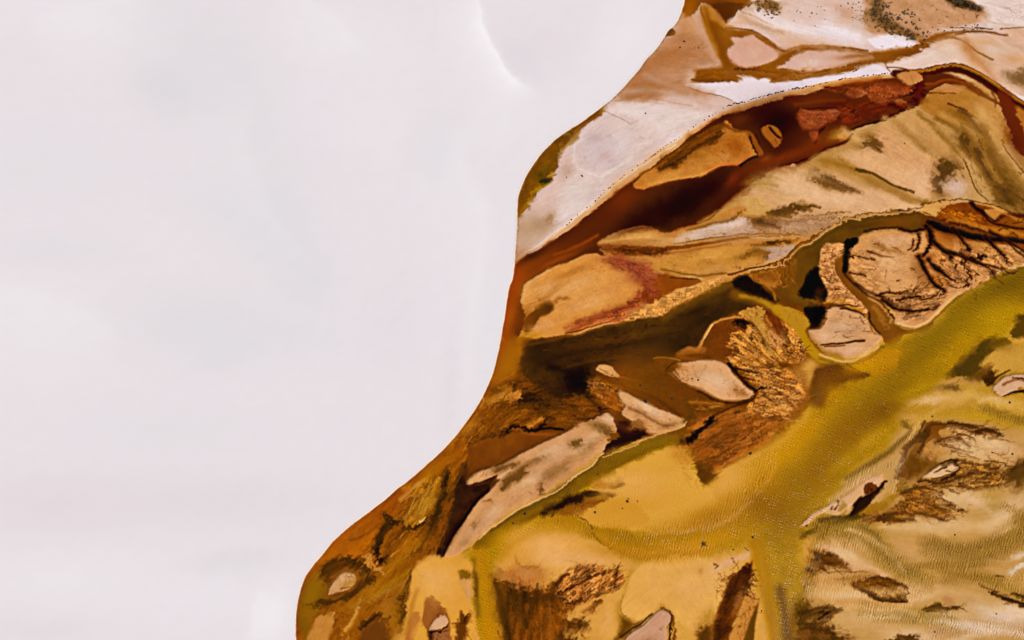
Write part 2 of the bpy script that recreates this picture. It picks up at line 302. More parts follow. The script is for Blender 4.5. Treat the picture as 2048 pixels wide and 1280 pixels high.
A("1968,-60 2700,-80 2700,180 2048,62 2010,55 1975,52 1978,34", 'e0cdc6', f=7, z=.3, t=.4, st=(14, 50, 5, .07)); R("1985,10 2060,20 2060,60 1980,50", 12, 26, 16, 1, 'a98a78', .5)
A("1920,80 1985,70 2018,72 2060,60 2700,180 2700,320 2060,196 1990,155 1950,128", 'd4b29c', f=6, z=.28, t=.4, st=(25, 50, 8, .06))
B(1985, 98, 40, 18, 15, 'dec8ba', .9); B(1950, 112, 22, 40, -35, 'c4915c', .6); B(2030, 165, 20, 9, 10, '8d744e', .7, sp=.5); B(2046, 150, 12, 8, 0, '7c6440', .8, sp=.5); B(2030, 118, 30, 10, 10, 'd0a078', .7)
L("1840,86 1870,72 1900,66 1960,63 2016,70", '8f5f2c', 7, 3, f=3, o=.9); L("1910,70 1960,62 2012,70", '6e4214', 3, 2, f=1.5, o=.8)
L("1905,74 1925,84 1945,98 1985,120", '8a6030', 2.4, 4, f=1.4, o=.85, sp=.3)
L("1680,140 1740,122 1800,112 1850,90", '8a5c26', 14, 12, f=6, o=.75, sp=.2); L("1690,133 1720,126 1712,138 1705,144", '7e5020', 4, 3); L("1766,118 1772,132 1780,142", '8a5e34', 2.4, 1.6)
L("1773,134 1800,136 1825,142 1848,141", '4a2e10', 1.8, 2); L("1950,55 1970,57 1985,58", '3e2a12', 2.4, 1.5, f=1); L("2000,57 2030,57 2060,55", '5c4020', 1.6, 1, f=1); L("1900,56 1930,56 1948,58", '5c4020', 1.6, 1, f=1)
R("1795,95 1840,84 1842,88 1800,97", -12, 24, 6, 1.6, '3c2a10', .8); R("1700,80 1800,72 1790,100 1740,98", 0, 18, 4, 1.6, '7c5a3c', .7)
# ---- the dike of the north-east and its dark moat
L("1790,147 1850,146 1873,141 1898,136 1923,139 1948,152 1985,173 2018,196 2060,226 2160,300 2330,380", '4a1606', 15, 17, f=3, z=-.25, **WATER)
L("1800,146 1850,143 1873,137 1898,132 1923,135 1948,147 1985,169 2018,191 2060,220 2160,294 2330,370", '2a1004', 5, f=1.5, w=2); L("1820,143 1850,141 1873,136 1898,130 1923,132 1948,143 1985,164 2018,187 2060,216 2160,290 2330,366", 'a8701c', 6, 7, f=1.5, w=2.5, z=.35, sp=.3)
L("1825,141 1873,132 1898,127 1923,129 1948,140 1985,161 2018,184 2060,212", '3c2008', 1.8, f=.8, w=1.5, o=.9)
# ---- the red channel
A("1000,640 1006,605 1014,575 1028,530 1075,499 1120,472 1160,442 1200,410 1240,378 1265,360 1300,336 1350,298 1400,258 1435,236 1475,224 1512,211 1550,201 1582,189 1625,186 1650,176 1700,166 1748,160 1798,154 1848,152 1898,146 1960,180 2010,215 1985,205 1940,180 1890,168 1853,188 1853,198 1833,212 1798,227 1760,242 1702,260 1702,270 1690,286 1648,300 1625,317 1590,332 1575,331 1540,342 1512,362 1475,387 1445,412 1415,440 1367,455 1327,464 1290,452 1240,460 1195,485 1207,511 1172,507 1135,522 1090,542 1062,556 1050,567 1041,605 1050,640 1020,700",
  '5c2e0c', f=2.2, w=4, z=-.35, n='red_channel', rim=('a8622a', 3.5, .55), **WATER)
B(1360, 410, 100, 34, -24, '220f03', .95, w=10); B(1290, 435, 60, 22, -25, '30150a', .8, w=8); B(1420, 380, 60, 24, -30, '281003', .8); B(1480, 360, 40, 18, -32, '5e2608', .8); B(1465, 358, 16, 9, -50, '8a3c14', .6)
B(1540, 330, 60, 14, -25, '4e1a06', .7); B(1245, 400, 36, 18, -40, '7a380c', .8); B(1210, 440, 50, 18, -38, '5a2606', .7); B(1150, 480, 60, 14, -33, '5c2c08', .8)
B(1080, 525, 60, 16, -30, '8a4a10', .7); B(1030, 570, 22, 50, 15, '9c5414', .9); B(1060, 515, 26, 7, -28, '46280c', .8); B(1110, 525, 60, 7, -28, '9a5418', .8); L("1195,470 1160,490 1110,510", 'a8581c', 5, 3, f=4, o=.7)
L("1030,534 1026,548 1020,575 1014,600", 'b8743a', 4, 3, f=2, o=.7)
B(1030, 560, 20, 40, 18, 'a0560f', .6); B(1018, 630, 16, 40, 8, 'a86010', .9)
B(1500, 235, 60, 22, -18, '3a1806', .9); B(1560, 245, 44, 40, -30, '240c04', .9); B(1580, 300, 50, 30, -40, '44180a', .7); B(1480, 240, 22, 12, -20, '6e3810', .6)
B(1620, 200, 40, 14, -8, '6a3212', .8); B(1590, 200, 18, 8, 0, '5e240a', .6); B(1640, 285, 46, 22, -22, '6e3416', .8); B(1680, 205, 34, 10, -8, '5a1c0a', .8); B(1720, 225, 60, 12, -18, '5a200e', .9); B(1780, 180, 60, 20, 0, '843a1a', .8, sp=.4)
L("1648,175 1700,165 1760,158", 'a4622a', 6, 8, f=5, o=.7)
L("1400,447 1440,418 1478,386 1512,362 1545,341 1590,331 1630,313 1660,295 1690,287", 'a86430', 4, f=2.5, o=.75); L("1560,331 1600,324 1650,298 1690,284 1704,268", '300a03', 4, 5, f=2, o=.8); L("1700,258 1760,240 1800,224 1835,208", '2e0a04', 3.5, f=2, o=.85)
L("1240,461 1290,453 1327,466 1365,457 1400,446", 'a85a20', 3, f=2, o=.6)
# bars of the red channel
A("1268,374 1265,366 1290,345 1312,330 1345,305 1375,282 1420,255 1447,243 1456,243 1470,258 1495,262 1502,285 1515,310 1503,316 1485,324 1440,334 1420,342 1400,352 1350,360 1310,370 1288,378", 'b97c3a', f=2.2, w=4, z=.15, t=.8, n='ochre_bar', lip=('c9803c', 3, .6), c2='c08a48')
A("1312,342 1316,330 1345,305 1375,280 1420,254 1447,243 1452,262 1435,285 1410,292 1385,300 1365,325 1345,336 1325,338", '5e3810', f=4, sp=.55, o=.9); R("1315,335 1380,285 1445,250 1440,285 1380,300 1340,335", -30, 80, 10, 2, '3c2008', .55); B(1415, 270, 20, 10, -30, '9c5a1c', .7)
B(1470, 290, 30, 26, 20, '9c5c20', .8); B(1450, 312, 10, 12, 0, 'cc9060', .8); B(1400, 312, 14, 8, -20, '8e6424', .6, sp=.4); B(1340, 352, 40, 9, -15, 'c48e4c', .8)
L("1418,338 1450,330 1480,326 1500,308", 'c0703c', 4, 5, f=2, o=.85); L("1482,330 1500,318 1515,312", '2a0a02', 6, 4, f=2)
A("1497,262 1508,270 1515,282 1522,295 1526,306 1516,310 1506,290 1499,276", '8a5424', f=1.6, w=3, z=.0); L("1500,275 1508,298 1514,308", '1e0a02', 4, 3); L("1512,270 1520,285", '3a1404', 2, 2)
A("1522,256 1535,250 1550,252 1562,265 1562,280 1552,294 1540,285 1525,267", '9a602a', f=1.6, w=2.5, z=.15, t=.8, n='oval_bar'); L("1540,256 1548,266 1560,276", '1c0802', 5, 4, f=1.5, w=2); R("1524,256 1560,260 1558,290 1535,280", 55, 14, 12, 1.5, '6a3c14', .6)
B(1532, 318, 14, 8, -20, '8c4a24', .8); A("1580,333 1586,327 1592,330 1590,334", 'd09a70', f=1.2, w=1)
for s, c in (("1595,217 1610,215 1630,222 1652,220 1675,217 1675,235 1650,247 1635,260 1610,260 1597,250", '8e5236'), ("1653,220 1675,220 1705,230 1700,236 1678,228 1672,238 1645,247", '935238'), ("1685,210 1700,212 1718,225 1708,228 1692,220", '8a4a2a'),
             ("1685,184 1713,175 1733,180 1730,190 1708,195 1690,187", 'a86c46'), ("1733,172 1765,165 1803,175 1828,186 1798,195 1778,208 1768,211 1745,203 1750,190", '884a2c'), ("1788,201 1798,197 1813,203 1808,209 1795,210", 'a2623a'),
             ("1673,270 1690,262 1698,272 1680,283", 'b86a3a'), ("1620,262 1634,262 1637,275 1632,282 1620,270", '8a4a2c'), ("1678,232 1700,226 1706,238 1690,244", '9c4a28')):
    A(s, c, f=1.8, w=4, z=-.1, t=.9, c2='743a20')
L("1595,217 1625,217 1648,215 1675,217", '4c1a06', 4, 2, f=2); L("1632,285 1640,265 1665,240 1690,232", '3a0e03', 5, 3, f=2, o=.9); L("1690,212 1705,222 1716,230", '2a0803', 5, 3); L("1650,175 1690,178 1684,188", '4a1a06', 3)
L("1778,200 1795,192 1830,185 1838,170", '200803', 8, 5, f=2.5); L("1775,208 1805,214 1830,200 1850,185", '2a0a04', 8, 9, f=3, o=.9); B(1843, 175, 8, 16, 10, '4c140a', .8); L("1848,152 1842,170 1834,190", '5a1a0c', 6, 9, f=3, o=.8)
R("1740,165 1830,170 1835,190 1760,205", 80, 70, 10, 1.6, '5c1e0c', .5); R("1600,220 1700,220 1690,250 1610,255", 20, 40, 9, 1.4, '6a2c14', .5)
A("1795,150 1810,143 1838,144 1848,160 1823,172 1805,165", 'c08a58', f=2.5, w=5, z=.1); R("1800,150 1845,150 1835,172 1815,168", (1818, 145), 22, 9, 1.3, '8c4a24', .6)
# ---- the olive sand plain north-east
A("1853,190 1890,170 1940,180 1990,215 2010,245 2020,285 1990,280 1930,260 1870,235 1840,215", 'b68444', f=4, c2='a87838'); A("1880,172 1905,169 1932,172 1925,182 1890,186", 'c08a58', f=3); L("1855,175 1890,162 1930,166 1960,185", '83401a', 5, 3, f=3, o=.8); L("1850,185 1880,187 1910,185", '6e3210', 3, 2); L("1855,168 1900,158 1940,168", 'a0582a', 4, 2, f=2, o=.7)
L("1898,210 1915,216 1935,223", '5e2c10', 4, 2); L("1930,223 1945,235 1965,235", '8a6022', 2.5, 1.2)
B(1945, 200, 34, 20, 30, 'b78746', .8); B(1985, 240, 16, 44, -12, 'c4965c', .8); B(1930, 195, 20, 8, 0, 'a87a34', .7)
A("1770,240 1800,262 1850,300 1880,330 1870,385 1820,388 1760,330 1735,290 1755,262", 'd0a278', f=12, w=8); A("1675,305 1740,300 1800,330 1868,350 1862,388 1840,395 1780,372 1740,345 1700,335 1672,318", 'd2a880', f=9, w=7)
A("1648,395 1740,375 1800,400 1840,418 1700,432 1655,450 1600,470 1540,420 1480,410 1540,352 1600,352 1640,368", 'd0a67c', f=10, w=7); B(1580, 370, 46, 26, 20, 'd6b088', .8); B(1700, 400, 60, 20, 8, 'd8b090', .8); B(1840, 360, 20, 34, 0, 'd6ae8c', .7)
B(1680, 270, 26, 10, -20, 'c09a4a', .7); B(1720, 285, 30, 12, -30, '8e6c2c', .6, sp=.4)
L("1640,318 1680,330 1710,342 1730,348", 'a8803c', 24, 10, f=10, o=.8); L("1625,320 1660,305 1690,300", 'b8935a', 14, f=8, o=.7)
L("1706,340 1724,344 1743,347 1783,369 1828,385", '6a501c', 4, 4.5, f=1.5, w=2); L("1672,312 1690,328 1706,340", '96703a', 2, 3, f=2)
L("1740,355 1790,380 1830,402 1862,408", 'a27c3e', 14, 9, f=8, o=.8); L("1800,398 1830,404 1858,406", '7e5e24', 4, 5, f=4, o=.8); B(1780, 332, 22, 7, 25, 'ac8444', .7, sp=.3)
A("1722,285 1745,272 1760,290 1764,300 1750,303 1735,297", '6b5020', f=5, sp=.5, o=.85); A("1640,355 1660,360 1690,370 1724,382 1700,384 1665,378 1625,362 1620,345 1632,342", '6a4e20', f=5, sp=.55, o=.9); B(1655, 366, 30, 9, 20, '5c4218', .6, sp=.5)
L("1772,238 1795,262 1830,290 1858,304 1866,322", 'a07c40', 9, 6, f=5, o=.8, sp=.3); L("1770,246 1800,280 1850,318", 'c49a62', 5, 3, f=4, o=.6); L("1880,272 1900,290 1914,306", '8c6c2c', 12, 6, f=6, o=.8, sp=.3)
L("1835,222 1850,240 1868,250", '8a6a28', 4, 7, f=4, o=.7); L("1872,236 1900,250 1930,262", '7c5e1e', 10, 9, f=6, o=.75, sp=.4); B(1920, 232, 28, 9, 25, '7c5c20', .8, sp=.4); B(1935, 256, 22, 10, 40, '6b4c18', .7, sp=.5)
A("1868,335 1880,322 1905,318 1918,332 1910,350 1895,358 1886,380 1888,392 1868,386 1863,372", '644a20', f=6, sp=.5, o=.9); B(1912, 376, 28, 20, 20, 'cbb0a0', .8); B(1890, 350, 14, 22, 0, '584018', .6, sp=.5); R("1870,330 1915,330 1930,350 1890,380 1870,380", 30, 90, 4, 1.8, '4a3614', .5)
A("1910,268 1960,240 1985,275 2003,320 2060,370 2200,430 2200,480 2048,437 1995,415 1975,375 1960,340 1935,312 1908,300", '80602a', f=9, w=8, c2='967440', sp=.25)
L("1968,300 1990,345 2005,385", 'b38c4c', 16, 8, f=8, o=.7); B(2010, 385, 30, 18, 20, '55401a', .8, sp=.5); B(2020, 400, 16, 9, 0, '4a3612', .7, sp=.5); B(1925, 280, 14, 20, -20, '6a4e1c', .8, sp=.5); B(2035, 345, 26, 30, 0, '8c6c30', .6)
A("1925,320 1950,330 1985,395 1975,412 1955,402 1935,350", 'c09c68', f=6, o=.8); L("1925,317 1940,350 1953,380 1978,405", '5c3c14', 2.5, 2, f=1); R("1925,315 1960,320 1985,360 1990,400 1960,400", 45, 46, 12, 1.5, '62461a', .6)
L("1956,270 1960,286 1966,300", '6a4c1a', 3, 2); L("1998,300 2015,305 2030,330 2050,352", 'c49c6a', 9, 14, f=5, o=.85); L("2005,280 2012,300 2025,318 2050,348", '6e4c1a', 2.2, 1.6, f=1); R("1990,300 2050,350 2055,430 1990,400", 50, 60, 9, 1.6, '4f3a14', .5)
A("1995,186 2010,182 2030,205 2050,240 2120,300 2300,420 2200,420 2060,322 2035,300 2018,260 2008,230", '6e3210', f=5, w=5, z=-.2, **WATER); B(2030, 280, 14, 34, -30, '5a2408', .7); A("2030,212 2055,225 2070,250 2075,285 2052,270 2038,240", 'ae7436', f=4); L("1985,185 1992,200 1990,215", '7a4416', 5, 2, f=3)
B(1995, 260, 10, 34, -10, 'c69a64', .7)
R("1700,250 1900,250 1950,300 1860,340 1700,320", 35, 90, 14, 1.1, '8c6a30', .4); R("1880,190 2000,230 1990,260 1860,240", 35, 60, 16, 1.3, '80602a', .45)
# ---- orange sands of the centre-north
A("1362,470 1425,447 1485,433 1512,457 1500,467 1425,475 1350,487", 'ccb09c', f=6, z=.2); B(1460, 450, 34, 8, -12, 'd2bcae', .7)
L("1372,462 1420,448 1460,440 1484,424", '765424', 3, 8, f=4, o=.85, sp=.5); A("1495,430 1520,430 1560,436 1575,455 1540,462 1515,456 1505,445", '78572c', f=6, sp=.55); B(1515, 444, 16, 12, 20, '5c3e18', .8, sp=.5)
A("1540,430 1570,412 1600,408 1640,412 1600,422 1570,432", '6c4e1c', f=4, sp=.5); L("1508,396 1520,410 1535,412", '5c3c14', 1.6, 1, f=1); A("1490,400 1520,395 1540,415 1535,428 1500,428 1488,412", 'cba468', f=5, o=.8)
B(1545, 370, 26, 22, 20, 'b08c54', .6, sp=.4); A("1560,445 1620,432 1680,436 1640,460 1610,470 1560,460", 'b4946e', f=6, c2='8c6c44', sp=.2)
L("1610,432 1650,428 1700,424", '6c5020', 2, 1.6, f=1.5, sp=.3); R("1500,430 1640,430 1620,465 1520,470", 10, 90, 10, 1.4, '5e431c', .5); R("1380,470 1500,440 1500,460 1400,480", -10, 40, 3, 1.4, '7c5c34', .6)
L("1350,487 1400,480 1450,473 1510,468 1600,470", '6e5020', 2.6, 3, f=1.5, sp=.2, o=.9); L("1300,496 1400,486 1470,474 1560,472", 'd0a064', 3, f=2, o=.8)
L("1240,496 1300,499 1400,489 1475,477 1560,474", '7e4c14', 10, 3, f=2.5); B(1255, 500, 34, 8, 6, '4c220c', .9, sp=.5); L("1280,506 1310,508 1330,500", '3a1a06', 7, 4, f=2.5, sp=.3)
L("1500,476 1560,476 1600,474", 'cda060', 4, 2); L("1535,486 1560,484 1580,484", '2e1c08', 6, 4, f=2); L("1490,492 1530,490 1575,484 1600,478", '8a6020', 6, 3, f=3, o=.8)
A("1500,497 1545,494 1590,490 1575,510 1540,524 1525,520 1535,505", 'bc9e88', f=4, z=.2); R("1535,500 1595,488 1560,525 1530,520", -35, 30, 7, 1.6, '5c4420', .6); A("1473,510 1490,502 1520,498 1540,505 1535,520 1520,515 1490,512", '7e5a1c', f=4, sp=.4, o=.85)
A("1300,545 1330,520 1400,500 1500,490 1480,510 1520,520 1460,540 1400,555", 'c8924c', f=5, c2='bc8a44'); B(1420, 510, 40, 14, -15, 'd09a50', .7); B(1410, 522, 14, 7, 20, '8a5a24', .7, sp=.5); B(1375, 506, 20, 6, -10, 'ac7838', .6, sp=.3)
L("1325,540 1360,546 1395,552 1430,548 1450,546", '6e4e14', 3, 5, f=3, sp=.4, o=.9); L("1290,543 1340,552 1392,556 1410,560", 'd2a468', 5, 4, f=2, o=.8); L("1410,560 1440,555 1480,540 1540,525 1572,512", 'c8985c', 6, 4, f=2.5); R("1460,535 1560,515 1560,525 1480,550", -20, 40, 6, 1.8, '4c300c', .7)
L("1458,548 1490,540 1525,533 1550,526", '55300c', 4, 3, f=2)
# big orange bar
A("1040,606 1043,590 1050,567 1062,558 1090,542 1125,527 1172,508 1190,507 1207,511 1250,514 1300,540 1310,560 1290,590 1265,610 1300,600 1345,583 1362,575 1400,563 1440,555 1447,563 1395,590 1350,610 1325,627 1275,637 1250,639 1200,652 1150,667 1107,672 1052,676 1062,658 1075,640 1100,626 1107,612 1102,600 1085,600 1060,607", 'd09450', f=2.6, w=4, z=.15, t=.7, n='orange_bar', lip=('dba468', 3, .4), rim=('6a3c10', 3, .5))
B(1150, 590, 60, 30, -20, 'd59a58', .7); B(1060, 580, 16, 24, 30, 'd6a064', .7); B(1090, 650, 24, 9, -10, 'd8a268', .7); B(1240, 560, 30, 16, -20, 'd09458', .6)
A("1210,512 1250,514 1300,540 1325,555 1320,600 1290,595 1290,570 1250,545 1225,530", 'a2603a', f=8, w=9, sp=.25, er=(30, 18, 6, .5)); R("1215,512 1300,530 1325,560 1310,590 1270,560", 30, 130, 9, 1.8, '6a2c14', .5); B(1250, 522, 24, 9, 20, '78341c', .7, sp=.5)
A("1180,633 1240,610 1290,585 1310,565 1330,560 1290,610 1250,632 1200,640 1150,660 1125,655", '9c5430', f=7, w=8, sp=.4, er=(-25, 18, 6, .5)); R("1130,655 1300,580 1310,600 1180,645", -25, 110, 10, 1.7, '6c2814', .55); L("1160,655 1200,640 1250,628", 'aa5c24', 5, 3, f=3, o=.6)
A("1285,596 1290,575 1312,551 1350,552 1392,559 1397,565 1362,575 1337,587 1322,597 1295,606", '8a5014', f=3, w=3, z=0, c2='96581a', **WATER); L("1340,556 1392,558 1399,563 1375,572", '4e2c08', 2.5, 2); B(1290, 585, 12, 12, 0, '74301a', .8, sp=.4)
L("1255,628 1300,612 1345,592 1380,574 1440,556", 'd6a466', 11, 6, f=3, o=.7); R("1255,615 1345,585 1430,555 1440,565 1340,612 1260,634", 35, 90, 8, 1.7, '8a4e1a', .6, spread=14); R("1200,640 1255,620 1255,640 1220,645", 20, 30, 7, 1.5, '7e3c14', .6)
B(1105, 580, 30, 8, -28, '9a6a2a', .8, sp=.2); L("1080,600 1105,588 1135,565", '8c5c20', 8, 2, f=3, o=.7); A("1108,600 1125,592 1142,600 1125,600 1118,606", '8a5a1c', f=2, sp=.4); R("1120,560 1170,550 1180,565 1130,575", -25, 24, 9, 1.2, '7e5420', .6); R("1190,520 1240,520 1230,545 1180,540", 20, 40, 8, 1.3, '9a6030', .5)
A("1050,640 1075,612 1095,602 1106,606 1107,616 1098,628 1080,634 1070,650 1050,665", '66400c', f=4, w=3, z=-.2, **WATER); B(1098, 612, 10, 10, 0, '4a2c0c', .8); B(1055, 640, 20, 20, -30, '84500e', .7)
# ---- the dark central channel
A("1052,684 1110,676 1150,670 1200,656 1250,643 1325,630 1392,593 1450,566 1500,548 1525,575 1560,603 1480,622 1430,648 1400,690 1360,706 1330,716 1310,722 1250,740 1220,740 1195,730 1170,745 1175,780 1150,800 1100,790 1060,760 1040,730", '52340a', f=7, w=7, z=-.3, c2='3e2607', n='brown_channel', **WATER)
B(1080, 700, 36, 14, -20, '36220a', .9); B(1110, 715, 50, 20, -10, '3c260a', .7); L("1060,690 1120,676 1200,658 1260,642", '7c4e10', 4, f=4, o=.6); B(1200, 690, 70, 16, -14, '5a380e', .7, sp=.4); B(1160, 745, 30, 24, -20, '22120a', .8, sp=.2); B(1150, 770, 26, 26, 0, '261606', .7, sp=.3)
L("1330,635 1390,598 1440,575 1480,565", '705010', 16, 14, f=8, o=.85); B(1430, 582, 36, 10, -24, '72561a', .7); B(1400, 640, 60, 14, -20, '33200a', .7); B(1330, 690, 60, 16, -16, '36240a', .7); B(1300, 665, 50, 12, -16, '5c400c', .7)
R("1060,700 1250,650 1400,610 1360,690 1200,730 1080,760", -14, 200, 18, 1.8, '22140a', .35); R("1080,700 1280,650 1280,700 1150,735", -14, 120, 12, 1.3, '8a5a1c', .35)
A("1466,562 1482,552 1502,556 1525,575 1552,600 1548,606 1520,595 1490,586 1470,575", '2c1a05', f=5, w=3); R("1470,562 1520,565 1550,600 1510,595", 70, 50, 9, 1.3, '6a4410', .4)
B(1560, 485, 20, 6, -10, '755022', .5)
# bend channel under the plain
A("1502,548 1515,536 1550,528 1575,517 1600,495 1622,482 1657,457 1700,438 1748,430 1823,422 1870,438 1855,458 1838,462 1808,457 1773,457 1740,464 1722,470 1712,488 1700,505 1690,540 1660,560 1690,620 1640,600 1625,640 1600,610 1560,600 1530,570", '604414', f=3, w=4, z=-.25, c2='6e5018', **WATER)
L("1625,487 1665,462 1700,448 1760,438", '6c5220', 14, 10, f=6, o=.8); B(1790, 445, 50, 9, -5, '7a4e16', .8); B(1720, 452, 40, 6, -8, '50340e', .7); L("1730,462 1780,454 1820,458", '3c2008', 4, 3, f=2.5)
A("1500,550 1512,537 1550,527 1575,517 1592,515 1590,550 1577,570 1550,577 1525,567", 'a47030', f=3, w=3, z=-.05, c2='8c5a20', er=(85, 30, 6, .4), lip=('c08a44', 3, .6)); R("1530,535 1590,520 1580,570 1545,570", 85, 70, 14, 1.6, '6a400c', .55, spread=10, br=.2); B(1530, 545, 22, 6, -20, '80521c', .7); B(1585, 560, 16, 26, 10, '6e480f', .7)
L("1500,550 1510,562 1530,570 1548,585 1552,600", 'a87030', 4, 3, f=2); L("1550,580 1570,600 1580,612", '6c4410', 8, 5, f=4)
A("1640,538 1622,540 1612,555 1605,572 1597,590 1620,594 1650,606 1660,595 1650,575 1645,555", '1a0d03', f=5, w=5); A("1690,482 1712,474 1714,484 1700,500 1697,520 1694,543 1685,543 1688,515 1688,498", '160b03', f=3, w=3)
A("1607,616 1625,610 1652,612 1645,640 1636,655 1618,658 1614,640", '2e1a08', f=4, w=4); B(1640, 585, 12, 10, 0, '4c2c10', .7)
B(1630, 600, 40, 7, 10, '80560f', .6, sp=.2)
# ribbed bar
A("1646,492 1660,487 1690,488 1691,505 1678,518 1670,534 1682,560 1712,596 1733,614 1738,628 1715,622 1690,612 1664,606 1652,600 1656,585 1642,560 1637,530 1640,508", 'c08c5c', f=2.4, w=4, z=.15, t=.9, er=(-10, 14, 5, .6), n='ribbed_bar', lip=('d09c5c', 2.5, .6)); R("1645,495 1690,490 1675,520 1680,565 1725,615 1670,605 1645,560", 170, 190, 9, 1.7, '5c3410', .6, spread=25); A("1668,520 1686,512 1688,530 1682,552 1674,540", '805018', f=3)
L("1650,605 1680,600 1700,612 1725,622", 'b88430', 4, 5, f=3); L("1655,617 1690,610 1712,612", '4c2808', 4, 2)
# ---- great tan fan bar and the branching creeks of the east
A("1723,470 1773,460 1808,460 1838,466 1870,440 1935,405 2048,440 2500,520 2500,560 2060,526 2000,541 1960,561 1930,581 1905,594 1880,617 1860,640 1840,651 1815,654 1798,642 1790,625 1783,612 1760,597 1735,586 1718,573 1706,553 1697,540 1697,520 1702,500 1712,485", 'c8945e', f=3, w=4, z=.2, t=.8, n='fan_bar', lip=('d0a274', 3, .5))
B(1770, 530, 50, 40, 0, 'd6a878', .9); B(1790, 480, 40, 12, -5, 'd0a884', .8); B(1800, 570, 40, 22, -20, 'd0a070', .8); B(1930, 555, 50, 16, -25, 'c49470', .7); B(1850, 600, 40, 14, -30, 'b48660', .7); B(1810, 632, 40, 12, -10, 'cf9c72', .9)
A("1870,436 1900,408 1940,405 1990,415 2060,440 2300,500 2300,540 2060,500 1985,486 1920,470 1878,456", '7a4210', f=4, w=5, z=-.05, c2='8e5216'); B(1920, 425, 30, 9, 20, '9a5414', .8); B(1955, 440, 30, 8, 35, '6a2c0c', .8); R("1880,420 1960,410 2000,440 1940,450", 30, 60, 14, 2, '4c2008', .55)
A("1970,420 2005,420 1998,432 1985,442 1972,432", 'c08c4c', f=3); L("1945,402 1985,414 2015,428", 'c89858', 4, 6, f=2.5); B(2030, 448, 40, 8, 12, '8c581c', .8); L("1995,440 2012,430 2050,432", '4a200a', 7, 9, f=4)
A("1880,440 1935,440 1973,452 2060,466 2300,520 2300,540 2060,484 1973,472 1923,458 1890,450", 'b37a30', f=2.5, w=4, z=.1, c2='a46c24')
L("1800,420 1850,428 1875,440 1890,440", '3c1c06', 5, 4, f=2); L("1855,420 1840,425 1860,430 1872,424", 'c89a4c', 3, 2)
L("1940,405 1962,425 1985,446 2010,452 2060,460", '3a1806', 5, 4, f=2)
def creek(s, w0, w1, c='1e0c03', f=2.2): L(s, '6a3a10', w0 * 1.8 + 2, w1 * 1.5 + 1, f=f + 1.6, w=4, o=.6); L(s, c, w0, w1, f=f, w=4, dz=-.2, wet=.6)
creek("1858,446 1880,452 1898,459 1925,466 1948,472 2000,478 2060,482", 16, 8); creek("1858,458 1865,480 1888,500 1923,510 1945,518 1972,513", 8, 4); creek("1923,510 1945,522 1985,532 2005,540", 4, 2)
creek("1850,452 1862,470 1860,490 1848,512", 8, 5); creek("1838,512 1848,535 1865,565 1878,575 1892,583", 8, 3); creek("1860,520 1870,535 1885,545 1912,562", 8, 4); creek("1923,510 1928,530 1940,552", 5, 2); creek("1970,470 1985,490 2000,505 2018,525", 6, 2.5); creek("1905,455 1925,480 1945,505", 4, 4)
creek("1980,462 2020,485 2055,505", 4, 2); creek("1800,458 1830,462 1855,458", 4, 6); creek("1838,470 1836,490 1826,500", 4, 2); creek("1943,515 1975,535 1985,545", 4, 1.5)
A("1868,462 1885,466 1902,478 1905,492 1895,500 1880,490", 'b2773a', f=3); A("1920,486 1945,484 1970,490 1980,505 1950,510 1930,505", 'bc864c', f=3, o=.8); A("1858,508 1880,505 1895,515 1890,535 1875,530 1862,520", 'a86c34', f=3); A("1915,520 1935,530 1920,550 1900,545 1895,530", 'c49468', f=3, o=.8)
B(1900, 475, 40, 10, 20, '7a3e12', .5); B(1838, 545, 12, 34, -25, '5e3a14', .5); A("1862,545 1885,548 1895,570 1880,572 1866,560", 'b0743a', f=3)
R("1880,480 2060,490 2050,530 1960,560 1900,540", 40, 230, 13, 2, '341806', .6, spread=22); R("1840,500 1920,520 1910,590 1870,570", 50, 110, 12, 2, '3c1e08', .6); R("1885,560 1990,530 1960,560 1900,590", 40, 50, 12, 1.3, '5c3814', .55)
A("1745,490 1760,484 1780,498 1806,505 1798,512 1780,506", '7a5020', f=5, sp=.45); R("1725,480 1830,470 1830,500 1740,510", 20, 46, 14, 1.6, '5a3410', .6)
R("1700,500 1760,510 1760,580 1705,560", 5, 60, 14, 1.8, '55300e', .6, spread=14); R("1760,520 1830,540 1850,580 1780,590", 10, 40, 8, 1.4, '7a4c20', .5); R("1775,590 1870,570 1890,600 1810,630", -20, 120, 10, 1.8, '4a280c', .6, spread=25); R("1845,565 1895,590 1890,600 1850,590", 30, 30, 10, 1.6, '4a280c', .6)
L("1712,568 1735,582 1773,597 1798,617 1823,630", '2e1605', 4, 9, f=2.5); L("1798,618 1830,612 1863,620 1880,608", '2c1606', 7, 3, f=3); L("1770,595 1800,592 1825,585 1838,572", '4c280c', 5, 2, f=2, sp=.3); B(1818, 628, 22, 8, 20, '1c0e04', .8, sp=.4); R("1800,610 1870,600 1870,625 1810,640", -25, 60, 12, 2.2, '30180a', .6)
L("1798,645 1820,655 1842,651 1862,639 1882,617 1907,594 1932,581 1962,561 2002,541 2060,526", 'e0b88c', 4.5, 5, f=1.8, w=2.5); L("1905,592 1960,560 2003,538 2060,522", 'd0a070', 9, f=4, o=.6)  # sunlit south-east bank painted bright
